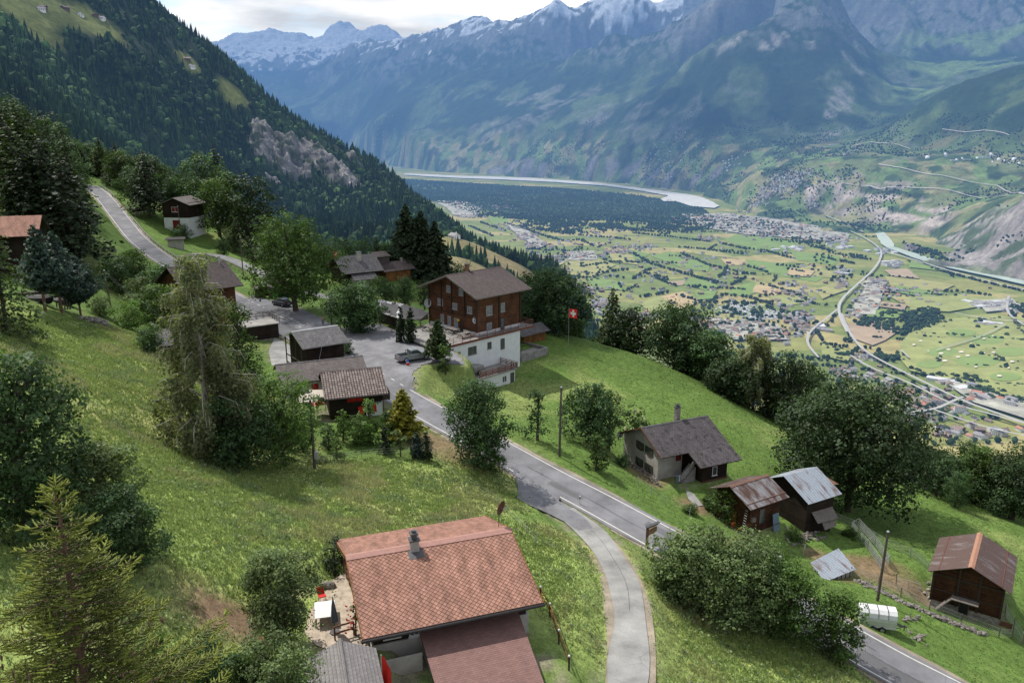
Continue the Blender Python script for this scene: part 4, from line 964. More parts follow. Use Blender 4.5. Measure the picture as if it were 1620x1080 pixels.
def rquads(rs, C, nrm, size, sh, el=1.0):
    n = len(C); nrm = nrm+rs.normal(0, .55, (n, 3)); nrm /= np.linalg.norm(nrm, axis=1)[:, None]+1e-9
    t = np.cross(nrm, rs.normal(0, 1, (n, 3))); t /= np.linalg.norm(t, axis=1)[:, None]+1e-9
    b = np.cross(nrm, t); s = (size*(.5+1.05*rs.random(n)**1.6))[:, None]/2
    a = t*s*el; b = b*s
    Q = np.stack([C-a*.9-b*.5, C+a*.2-b, C+a-b*-.2, C-a*.1+b], 1)
    return Q.reshape(-1, 3), np.repeat(np.clip(sh, 0, 1), 4)
def clump_leaves(rs, cl, size, cover=1.5, nmax=16000, el=1.0, flat=0):
    cl = np.array(cl); w = (cl[:, 3]*cl[:, 4]+cl[:, 3]*cl[:, 5]+cl[:, 4]*cl[:, 5])/3
    n = int(min(nmax, cover*4*math.pi*w.sum()*.5/size**2)); k = rs.choice(len(cl), n, p=w/w.sum())
    nt_ = max(1, n//9); k = rs.choice(len(cl), nt_, p=w/w.sum()); d = rs.normal(0, 1, (nt_, 3)); d[:, 2] += .25; d /= np.linalg.norm(d, axis=1)[:, None]; r = .5+.58*rs.random(nt_)**.6; tw = rs.normal(0, .13, nt_)
    g = rs.integers(0, nt_, n); k = k[g]; d = d[g]; r = r[g]; C = cl[k, :3]+d*cl[k, 3:6]*r[:, None]+rs.normal(0, 1, (n, 3))*np.minimum(size*1.15, cl[k, 3]*.3)[:, None]*np.array([1, 1, .7])
    low = C[:, 2] < .2; C[low, 2] = .2
    sh = cl[k, 6]*(.16+.46*(d[:, 2]*.5+.5)+.42*(r-.5)*1.8)+tw[g]+rs.normal(0, .05, n)  # painted shade: clump tops lighter, inner leaves darker
    return rquads(rs, C, d+np.array([0, 0, .5]), size, sh, el)
def leaf_mesh(name, parts, mat):
    return np_mesh(name, np.concatenate([p[0] for p in parts]), 4, mat, np.concatenate([p[1] for p in parts]).astype(np.float32))

def broad(h, w, size, seed, z0=.22, prof='round', nc=34, cover=1.35, trunk=.03, mat='leaf', bark='bark', nmax=16000, dens=1.0):
    """returns (trunk mesh, crown mesh)"""
    rs = np.random.default_rng(seed); cl = []; zc0 = h*z0; H = h-zc0
    for i in range(nc):
        u = (i+.5)/nc; z = zc0+H*(.06+.88*u)
        if prof == 'round': e = math.sqrt(max(.05, 1-((u-.42)/.62)**2))
        elif prof == 'cone': e = 1.05-.85*u
        elif prof == 'wide': e = math.sqrt(max(.06, 1-((u-.35)/.70)**2))
        else: e = .55+.45*math.sin(math.pi*min(1, u*1.1))
        a = i*2.39996+rs.random()*.8; rr_ = w/2*e*(.48+.42*rs.random()) if i % 4 else w/2*e*.2
        r = w*.5*(.22+.24*rs.random())*(.72+.4*e)*dens
        cl.append((rr_*math.cos(a), rr_*math.sin(a), z, r, r, min(r*.8, H*.3), .45+.55*rs.random()*(.6+.5*u)))
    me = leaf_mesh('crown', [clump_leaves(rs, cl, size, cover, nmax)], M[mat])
    mb = MB(); th = h*trunk; tp = [(0, 0, -.6), (0, 0, h*.03), (rs.normal(0, .02)*h, rs.normal(0, .02)*h, h*.4), (rs.normal(0, .03)*h, rs.normal(0, .03)*h, h*.82)]
    mb.tube(tp, [th*1.3, th, th*.7, th*.15], 7)
    for c in cl[1::2]:
        z = max(zc0*.8, c[2]*.62); f = z/(h*.82); s = (tp[2][0]*min(1, f*2), tp[2][1]*min(1, f*2), z)
        mb.tube([s, ((s[0]+c[0])/2, (s[1]+c[1])/2, (s[2]+c[2])/2+.05*h), (c[0]*1.1, c[1]*1.1, c[2])], [th*.4, th*.28, th*.06], 5)
    return mb.mesh('trunk', M[bark]), me
def conif(h, w, size, seed, z0=.08, mat='leaf_con', droop=.25, dens=1.0, bark='bark', gap=.5, up=0.0):
    rs = np.random.default_rng(seed); Q = []; S = []
    nw = int(h/(gap*(h/14)**.5)); mb = MB(); mb.tube([(0, 0, -.6), (0, 0, h*.5), (0, 0, h)], [h*.018, h*.011, h*.002], 6)
    for i in range(nw):
        u = i/nw; z = h*(z0+(1-z0)*u*.985); R_ = w*.72*(1-u)**.8*(.8+.35*rs.random())+.15
        nb = max(4, int(9*(1-u*.5)))
        for k in range(nb):
            a = 6.283*(k+rs.random()*.7)/nb+i*1.7; L = R_*(.7+.4*rs.random()); n = max(3, int(L/size*2.6*dens))
            s = rs.random(n)**.7; dz = -droop*L*s*s+up*L*s+rs.normal(0, .05, n)*L*.6
            off = rs.normal(0, .13, n)*L*(1-s*.4)
            C = np.stack([np.cos(a)*L*s-np.sin(a)*off, np.sin(a)*L*s+np.cos(a)*off, z+dz-np.abs(off)*.3], 1)
            nm = np.tile([math.cos(a)*.5, math.sin(a)*.5, .8], (n, 1)); q, c = rquads(rs, C, nm, size*1.15, .25+.6*s+rs.normal(0, .1, n), 1.3)  # shade put into the needle colour, darker towards the trunk
            Q.append(q); S.append(c)
            if k % 3 == 0 and u < .8: mb.tube([(0, 0, z), (math.cos(a)*L*.8, math.sin(a)*L*.8, z-droop*L*.6+up*L*.8)], [h*.003, h*.001], 3, cap=False)
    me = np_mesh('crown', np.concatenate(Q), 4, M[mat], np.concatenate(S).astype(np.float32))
    return mb.mesh('trunk', M[bark]), me
def thuja(h, w, size, seed, mat='leaf_con', ragged=.12):
    rs = np.random.default_rng(seed); cl = []
    for i in range(16):
        u = (i+.5)/16; r = w/2*(1-.75*u**2.2)*.75
        a = rs.random()*6.28; q = w*ragged; cl.append((math.cos(a)*q*(1-u), math.sin(a)*q*(1-u), h*(.04+.92*u), r, r, h*.075, .5+.5*rs.random()))
    mb = MB(); mb.tube([(0, 0, -.4), (0, 0, h*.9)], [.1, .03], 5)
    return mb.mesh('trunk', M['bark']), leaf_mesh('crown', [clump_leaves(rs, cl, size, 4.0)], M[mat])
def birch(h, w, size, seed):
    rs = np.random.default_rng(seed); mb = MB(); Q = []; S = []; th = .22
    lean = [(0, 0, -.6), (.2, 0, h*.3), (.1, .1, h*.6), (.5, 0, h*.97)]
    mb.tube(lean, [th*1.3, th, th*.6, th*.1], 7)
    for s in range(2): mb.tube([(0, 0, h*.12), (rs.normal(0, .8), rs.normal(0, .8), h*.4), (rs.normal(0, 1.4), rs.normal(0, 1.2), h*.78)], [.14, .1, .03], 6)
    for i in range(95):
        u = .12+.86*rs.random(); z0_ = h*u; a = rs.random()*6.28; e = (1.12-.88*u)*(.42+.63*rs.random()); L = w/2*min(1.0, e)+.3
        st = np.array([lean[2][0]*u, 0, z0_*.93]); tip = st+np.array([math.cos(a)*L, math.sin(a)*L, L*.28+.3]); mid = (st+tip)/2+np.array([0, 0, L*.22])
        if L > .8: mb.tube([st, mid, tip, tip+np.array([math.cos(a)*.5, math.sin(a)*.5, -1.0])], [.055, .04, .025, .01], 4, cap=False)
        nstr = int(7+L*6)
        for k in range(nstr):
            f = .3+.7*rs.random(); p = st*(1-f)**2+2*mid*f*(1-f)+tip*f*f+np.array([rs.normal(0, .25), rs.normal(0, .25), 0])
            ln = min(p[2]-.5, (1.0+2.2*rs.random())*(.6+.6*(1-u))); n = int(ln/size*1.9)
            if n < 2: continue
            s = rs.random(n); C = p+np.stack([rs.normal(0, .16, n)+.25*np.cos(a)*s, rs.normal(0, .16, n)+.25*np.sin(a)*s, -ln*s], 1)
            q, c = rquads(rs, C, np.tile([math.cos(a), math.sin(a), .3], (n, 1)), size, (.35+.5*u)*(.7+.5*rs.random())*(1-.35*s)+rs.normal(0, .08, n), 1.2)
            Q.append(q); S.append(c)
    me = np_mesh('crown', np.concatenate(Q), 4, M['leaf_birch'], np.concatenate(S).astype(np.float32))
    return mb.mesh('trunk', M['bark_birch'], False), me
def put_tree(name, cat, label, loc, meshes, rz=0, sc_=None, group=None):
    r = empty(name, loc, rz, label, cat, group)
    link('trunk', meshes[0], r); link('crown', meshes[1], r)
    if sc_: r.scale = sc_
    return r
def spot(px, by=None, t=None):
    p = gp(px, by) if by is not None else gt(px, t)
    return p, depth(*p)
def plant(kind, name, label, px, by, top, wpx, seed=0, t=None, cat='tree', group=None, **k):
    p, d = spot(px, None if t else by, t)
    q = P(px, top, d); h = (q.z-p.z)*1.0
    # top direction is seen at depth d: vertical extent at that depth
    d2 = depth(p.x, p.y, q.z); h = P(px, top, (d+d2)/2).z-p.z; h = max(h, .8); w = wpx*d/F*1.05
    sz = k.pop('size', None) or min(.6, max(.15, d*.0024))
    if kind == 'broad' and h < 9: k.setdefault('cover', 2.3); sz = min(sz, h*.05)
    if kind == 'conif' and h < 9: k.setdefault('dens', 2.6); sz = min(sz, .2)
    if kind == 'broad': m = broad(h, w, sz, seed, **k)
    elif kind == 'conif': m = conif(h, w, sz, seed, **k)
    elif kind == 'thuja': m = thuja(h, w, sz, seed, **k)
    elif kind == 'birch': m = birch(h, w, sz, seed)
    return put_tree(name, cat, label, p, m, 0, None, group)
pl = plant
pl('birch', 'birch_tree', 'tall drooping birch with pale limbs in front of the brown tiled roof', 330, 715, 374, 175, 1, size=.22)
pl('broad', 'maple_tree', 'dark green leafy tree tucked against the right of the drooping birch', 385, 640, 470, 92, 2, z0=.1, mat='leaf', prof='cone')
pl('broad', 'ash_tree', 'bright green tree below the birch, left of the tall utility pole', 450, 735, 585, 120, 3, z0=.06, mat='leaf_bright')
pl('broad', 'shade_tree', 'dark bushy tree at the foot of the drooping birch', 375, 735, 625, 120, 4, z0=.04, mat='leaf_mid')
pl('broad', 'roadside_tree', 'round dense green tree on the verge beside the village road', 757, 737, 597, 104, 5, z0=.10, mat='leaf_mid', cover=1.8, nc=34)
pl('broad', 'sapling', 'pale green sapling in front of the dark chalet with red shutters', 543, 700, 640, 36, 6, z0=.05, mat='leaf_bright', nc=14, prof='cone')
pl('broad', 'sapling', 'second leafy sapling beside the white gable of the tiled chalet', 585, 702, 628, 44, 7, z0=.05, mat='leaf_bright', nc=16, prof='cone')
pl('broad', 'sapling', 'small young tree on the lawn between the utility pole and the hedge', 533, 728, 690, 26, 8, z0=.12, mat='leaf_bright', nc=9)
pl('broad', 'fruit_tree', 'thin pale young fruit tree at the corner of the fenced garden', 634, 722, 678, 24, 9, z0=.25, mat='leaf_olive', nc=8)
pl('conif', 'golden_cypress', 'golden yellow conifer beside the balcony of the tiled chalet', 638, 692, 610, 44, 10, mat='leaf_yellow', droop=.1, gap=.35, up=.3)
pl('thuja', 'garden_conifer', 'small blue grey conifer in the corner of the garden', 659, 724, 682, 22, 11, mat='leaf_blue', cat='tree')
pl('thuja', 'garden_conifer', 'slim green conifer, rightmost of the garden conifers', 675, 728, 680, 16, 12, cat='tree')
pl('thuja', 'garden_conifer', 'dark slim cypress by the garden lattice beside the white gable', 610, 718, 668, 16, 13, cat='tree')
pl('broad', 'tall_tree', 'large airy deciduous tree behind the dark blue parked car', 468, 492, 338, 128, 14, z0=.15, prof='wide', nc=34, mat='leaf')
pl('broad', 'bush', 'grey green bush right behind the wooden bus shelter', 455, 468, 424, 68, 15, z0=.02, mat='leaf_mid', cat='bush')
pl('broad', 'round_tree', 'round green tree next to the street lamp and the car park', 560, 524, 446, 76, 16, z0=.04, mat='leaf_mid', cover=1.8)
pl('thuja', 'thuja_column', 'left column of the pair of tall clipped thujas by the car park', 634, 541, 484, 17, 17, cat='tree')
pl('thuja', 'thuja_column', 'right column of the pair of tall clipped thujas by the car park', 650, 543, 481, 20, 18, cat='tree')
pl('conif', 'spreading_juniper', 'ragged dark juniper between the pickup and the inn terrace', 693, 572, 502, 30, 19, mat='leaf_larch', droop=-.1, gap=.3, up=.4)
pl('broad', 'sapling', 'thin leafy young tree in front of the white basement wall of the inn', 705, 591, 542, 26, 20, z0=.1, nc=10, mat='leaf_bright')
pl('broad', 'bush', 'low rounded bush on the bank below the inn terrace', 700, 588, 572, 22, 21, z0=.0, nc=8, mat='leaf', cat='bush')
for i, (x, by, tp, wd) in enumerate(((645,442,318,56),(668,440,330,54),(690,441,346,50))):
    pl('conif', 'tall_spruce', ['tallest and leftmost of three dark spruces behind the big inn', 'middle one of the three dark spruces behind the big inn', 'shortest and rightmost of three dark spruces behind the big inn'][i], x, by, tp, wd, 30+i, z0=.16, cat='tree', gap=.4, t=232-i*3, dens=1.7)
pl('broad', 'chestnut_tree', 'huge dark leafy tree right of the inn balcony', 876, 598, 430, 108, 33, z0=.05, nc=40, mat='leaf_mid', t=164, prof='wide')
pl('broad', 'leafy_tree', 'leafy tree directly behind the roof of the inn', 845, 560, 425, 70, 34, z0=.05, t=172, mat='leaf')
pl('broad', 'round_bush', 'small round bush at the top edge of the meadow left of the tall spruce', 905, 545, 505, 42, 35, z0=.0, t=172, mat='leaf', cat='bush')
pl('conif', 'tall_spruce', 'lone brownish spruce rising at the top edge of the meadow', 967, 545, 449, 50, 36, z0=.1, t=178, mat='leaf_larch', cat='tree')
pl('broad', 'leafy_tree', 'bushy tree at the right foot of the lone brownish spruce', 998, 560, 488, 80, 37, z0=.03, t=174, mat='leaf_dark')
pl('broad', 'sycamore_tree', 'large domed tree standing clear above the meadow edge', 1066, 590, 478, 104, 38, z0=.05, t=166, nc=36, prof='wide', mat='leaf_mid')
pl('broad', 'leafy_tree', 'shorter grey green tree just right of the large domed tree', 1125, 610, 522, 86, 39, z0=.0, t=160, mat='leaf_mid')
pl('birch', 'willow_tree', 'ragged tree with bare pale limbs below the meadow edge', 1190, 650, 520, 110, 40, t=152, size=.34)
pl('broad', 'leafy_tree', 'dark tree low on the slope left of the giant maple', 1240, 690, 560, 105, 41, z0=.0, t=150, mat='leaf_dark')
pl('broad', 'leafy_tree', 'dark crown peeping over the left shoulder of the giant maple', 1270, 700, 575, 80, 42, z0=.0, t=158, mat='leaf_mid')
pl('broad', 'leafy_tree', 'low dark tree filling the dip under the meadow skyline', 1160, 660, 570, 80, 43, z0=.0, t=150, mat='leaf_dark')
pl('broad', 'leafy_tree', 'dark tree in the gap between the domed tree and the ragged one', 1095, 612, 540, 60, 44, z0=.0, t=162, mat='leaf_dark')
pl('broad', 'giant_maple', 'giant dark maple towering right of the grey metal roofed shed', 1340, 808, 606, 208, 45, z0=.16, nc=60, prof='wide', mat='leaf_dark', nmax=42000, trunk=.028, size=.34, cover=2.2)
pl('broad', 'leafy_tree', 'dense rounded tree behind the white farmhouse', 932, 702, 606, 84, 46, z0=.03, mat='leaf_mid', nc=30)
pl('broad', 'leafy_tree', 'blue green tree hugging the dense rounded tree by the farmhouse', 962, 700, 608, 46, 47, z0=.05, mat='leaf_olive', nc=16, t=108)
pl('broad', 'young_tree', 'slim young tree standing alone on the meadow edge left of the pole', 850, 696, 610, 44, 48, z0=.06, prof='cone', mat='leaf_mid', nc=16)
pl('broad', 'young_tree', 'small young tree in the field in front of the white farmhouse', 943, 745, 684, 46, 49, z0=.03, prof='cone', mat='leaf', nc=14)
eb = pl('broad', 'elder_bush', 'cream flowering elder bush beside the white gable of the farmhouse', 1003, 694, 637, 42, 50, z0=.0, mat='leaf', nc=12, cat='bush')
fl = MB(); rs = random.Random(4)
for k in range(90):
    a = rs.random()*6.28; u = rs.random(); r = 1.7*math.sin(math.pi*(.15+.8*u)); fl.ball((r*math.cos(a), r*math.sin(a), .8+3.6*u), .14, 0, 5, 3, (1, 1, .5))
link('blossom', fl.mesh('blossom', M['flower'], True), eb)
for i, (x, by, tp, wd, mt_) in enumerate(((1108,968,832,150,'leaf_olive'),(1172,985,838,130,'leaf_olive'),(1243,1012,893,100,'leaf'),(1316,1042,930,80,'leaf'),(1072,950,856,80,'leaf_olive'),(1215,985,858,90,'leaf_bright'))):
    pl('broad', 'willow_bush', ['largest grey green bush, leftmost of the clump along the road', 'pale grey green bush, second of the roadside clump', 'dark green tree, second from the right in the roadside clump', 'rightmost tree of the roadside clump, overhanging the asphalt', 'low grey green bush beside the wooden hanging sign', 'bright green crown in the middle of the roadside clump'][i], x, by, tp, wd, 60+i, z0=.0, mat=mt_, nc=30, size=.19, nmax=22000, cover=1.7, cat='bush')
pl('broad', 'garden_bush', 'silvery green bush left of the garden table and parasol', 452, 1000, 866, 118, 70, z0=.0, mat='leaf_olive', nc=26, size=.13, nmax=22000, cat='bush')
pl('broad', 'garden_bush', 'loose yellow green bush at the bottom edge beside the grey shed', 440, 1110, 1000, 130, 71, z0=.0, mat='leaf_olive', nc=20, size=.12, nmax=16000, cat='bush')
pl('broad', 'yew_bush', 'small dark yew at the left corner of the big red roof', 530, 912, 848, 46, 72, z0=.0, mat='leaf_con', nc=12, size=.12, cat='bush')
pl('broad', 'rose_bush', 'red flowering rose bush climbing by the eave of the red roofed house', 563, 1005, 950, 22, 73, z0=.0, mat='leaf', nc=8, size=.1, cat='bush')
pl('broad', 'walnut_tree', 'huge dark tree filling the left edge above the spruce', 45, 905, 545, 205, 74, z0=.0, mat='leaf_mid', nc=50, size=.2, nmax=30000, t=50)
pl('broad', 'willow_bush', 'silver leaved bush at the right of the huge dark left tree', 165, 860, 690, 130, 75, z0=.0, mat='leaf_olive', nc=26, size=.16, nmax=20000, t=53, cat='bush')
pl('broad', 'willow_bush', 'dark low bush between the silver leaved bush and the spruce', 195, 905, 770, 120, 76, z0=.0, mat='leaf_mid', nc=22, size=.16, t=49, cat='bush')
pl('conif', 'larch_tree', 'ragged larch rising at the left edge in front of the red roof', 12, 545, 330, 90, 77, z0=.02, t=88, mat='leaf_larch', gap=.6)
for i, (x, by, tp, wd) in enumerate(((72,492,352,44),(98,495,362,52),(128,500,402,52))):
    pl('conif', 'juniper_tree', ['left one of three blue green junipers by the left house', 'tallest middle one of three blue green junipers by the left house', 'right one of three blue green junipers by the left house'][i], x, by, tp, wd, 80+i, z0=.22, mat='leaf_blue', gap=.32, droop=-.1, up=.55, bark='bark_red', size=.3)
for i, (x, by, tp, wd, lab) in enumerate(((492,570,542,30,'small green bush at the front left corner of the dark log barn'),(548,560,538,26,'small green bush at the right end of the dark log barn'),(565,702,655,40,'leafy shrub between the two saplings of the tiled chalet'),(610,700,650,34,'leafy shrub hiding the white gable of the tiled chalet'),(520,712,668,36,'leafy shrub left of the first sapling in the chalet garden'),(480,715,650,50,'green shrub leaning on the tall utility pole'),(775,742,715,50,'dark low bush at the foot of the round roadside tree'),(815,560,528,30,'bush under the huge dark tree by the retaining wall'),(640,470,446,40,'bright shrub behind the patched roof shed'),(600,465,440,44,'bright shrub right of the flag house'),(288,378,356,30,'green bush hiding the white base of the black barn'),(1255,855,836,30,'low weeds at the foot of the rust streaked shed'),(1345,850,835,26,'low weeds right of the rust streaked shed'),(985,738,718,24,'low shrub at the corner of the farmhouse'),(1092,812,796,26,'low yellow green shrub in the farmhouse garden'),(1120,805,785,30,'shrub at the left of the ribbed roof shed'),(325,1075,1010,90,'leafy undergrowth between the spruce and the bare patch'),(250,1090,1000,90,'leafy undergrowth right behind the spruce'),(380,1085,1030,60,'pale leafy herbs below the tree stump'))):
    pl('broad', 'shrub', lab, x, by, tp, wd, 400+i, z0=.0, mat=('leaf', 'leaf_mid', 'leaf_bright')[i % 3], nc=14, cat='bush')
HED = [(190,465,60,60),(215,440,45,50),(222,500,60,70),(262,520,70,80),(250,470,50,60),(285,500,60,70),(160,500,30,40),(205,520,45,55),(240,555,40,50),(292,480,60,60),(175,445,34,36),(205,420,26,30)]
for i, (x, by, hh, wd) in enumerate(HED):
    pl('broad', 'hedge_bush', 'green bush in the thicket between the wooden pole and the birch', x, by, by-hh, wd, 90+i, z0=.0, mat=('leaf_mid', 'leaf', 'leaf_olive', 'leaf_bright')[i % 4], nc=14, cat='bush', group='thicket left of the birch', size=.32)
# generic trees shared by copies
BV = [broad(10, 8, .25, 200+i, z0=.04+.04*i, nc=24, mat=m) for i, m in enumerate(('leaf_mid', 'leaf', 'leaf_dark', 'leaf_mid'))]
CV = [conif(14, 5.2, .30, 210+i, z0=.08+.05*i, mat=m, gap=.6) for i, m in enumerate(('leaf_con', 'leaf_con', 'leaf_larch'))]
gcount = [0]
def generic(kind, px, t, top=None, by=None, h=None, wf=1.0, label='', group='', name=None, cat='tree', dz=0):
    gcount[0] += 1; i = gcount[0]; p, d = spot(px, by, t)
    if top is not None: h = P(px, top, d).z-p.z
    v = (BV[i % 4] if kind == 'b' else CV[i % 3]); s = h/(10 if kind == 'b' else 14)
    return put_tree(name or ('leafy_tree' if kind == 'b' else 'spruce_tree'), cat, label, p+Vector((0, 0, dz)), v, i*1.37, (s*wf, s*wf, s), group)
g1 = 'trees of the wood above the road bend'
l1 = ('dark conifer in the wood on the slope above the road bend', 'leafy tree in the wood on the slope above the road bend')
rs = random.Random(11)
for i in range(64):
    x = rs.uniform(-20, 210); t = rs.uniform(190, 330); top = 138+x*.42+rs.uniform(-8, 34)+max(0, 330-t)*.16
    if 125 < x < 215 and t < 300: continue
    k = 'c' if rs.random() < .78 else 'b'; generic(k, x, t, top=top, wf=rs.uniform(.9, 1.25), label=l1[k == 'b'], group=g1)
for i in range(34):
    x = rs.uniform(85, 260); t = rs.uniform(302, 334); generic('c' if rs.random() < .6 else 'b', x, t, top=208+(x-85)*.28+rs.uniform(-6, 22), wf=rs.uniform(1.0, 1.3), label='tree of the dark belt behind the road bend', group='dark tree belt behind the road bend')
for i in range(22):
    x = rs.uniform(-15, 120); t = rs.uniform(150, 185); generic('c', x, t, top=rs.uniform(170, 215)+x*.35, wf=rs.uniform(1.2, 1.6), label='large conifer on the slope above the left red roof', group='conifers above the left red roof')
hero = [('c',48,172,172,1.5,'broad dark conifer with drooping boughs above the left red roof'),('c',22,178,190,1.3,'dark conifer at the left edge beside the broad drooping one'),('c',237,262,236,1.35,'tall dark spruce just right of the curving upper road'),
 ('c',352,330,228,1.2,'pointed spruce top rising over the dark trees by the black barn'),('b',325,290,244,1.15,'dark leafy tree right behind the black and white barn'),('b',348,268,281,1.1,'rounded tree just right of the black and white barn'),('b',398,262,276,1.1,'dark leafy tree sloping down right of the rounded barn tree'),
 ('b',118,232,240,1.2,'pale leafy tree overhanging the bend of the upper road'),('b',98,215,262,1.0,'smaller leafy tree left of the road bend'),('b',192,300,238,1.1,'leafy tree behind the guard rail at the road bend'),('b',212,290,262,1.1,'leafy tree at the valley side of the upper road'),
 ('b',290,300,262,1.0,'leafy tree left of the dark trees behind the barn'),('c',268,330,262,1.2,'spruce between the barn trees and the tall dark spruce'),('b',430,240,352,1.0,'leafy tree up the slope left of the large airy tree'),('b',405,228,372,.9,'small tree by the pole along the side lane'),
 ('b',545,245,372,1.2,'dark leafy tree behind the house with the red flag'),('b',575,250,376,1.2,'leafy tree above the slate roof of the flag house'),('b',610,242,382,1.0,'small leafy tree behind the brown roofed house'),('b',520,240,388,1.0,'leafy tree left of the flag house'),
 ('b',612,170,440,.95,'bright green tree between the flag house and the patched roof shed'),('b',640,178,436,1.0,'green tree in front of the three dark spruces'),('b',585,180,452,.8,'low green tree below the flag house'),('b',672,182,442,.8,'green tree at the foot of the three spruces'),
 ('b',1480,128,700,1.1,'leafy tree right of the giant maple'),('b',1520,138,690,1.0,'tall leafy tree above the lower hairpin road'),('b',1560,132,712,1.0,'green tree over the guard rail of the lower road'),('b',1598,126,700,1.0,'rightmost leafy tree at the frame edge'),('b',1450,140,690,1.0,'dark tree showing behind the maple crown'),('b',1510,122,742,.9,'low tree on the meadow edge at the right'),('b',1625,135,690,1.0,'tree cut off by the right edge of the frame'),
 ('b',500,185,444,.7,'small tree by the lane below the large airy tree'),('b',355,240,372,.8,'bush-like tree below the barn beside the lane'),('b',820,176,440,.9,'tree top showing left of the huge dark tree'),('b',770,190,446,.7,'tree top hidden behind the roof ridge of the inn')]
for k, x, t, top, wf, lab in hero: generic(k, x, t, top=top, wf=wf, label=lab, group=None)
g2 = 'trees on the steep slope below the meadow'
for i in range(56):
    x = rs.uniform(880, 1500); t = rs.uniform(168, 250); yy = 505+(x-880)*.36+rs.uniform(0, 45)
    generic('b', x, t, top=min(yy, 760), wf=rs.uniform(1.0, 1.5), label='leafy tree on the steep slope below the meadow edge', group=g2)
for i in range(26):
    x = rs.uniform(1430, 1640); t = rs.uniform(118, 210); generic('b', x, t, h=rs.uniform(6, 11), wf=1.1, label='leafy tree on the slope around the lower hairpin road', group='trees around the lower hairpin road')
g3 = 'trees in the dip behind the village'
for i in range(46):
    x = rs.uniform(215, 860); t = rs.uniform(225, 335); 
    if 250 < x < 330 and t < 290: continue
    generic('c' if rs.random() < .35 else 'b', x, t, h=rs.uniform(9, 16), wf=rs.uniform(.9, 1.2), label='tree in the shaded dip behind the village', group=g3)
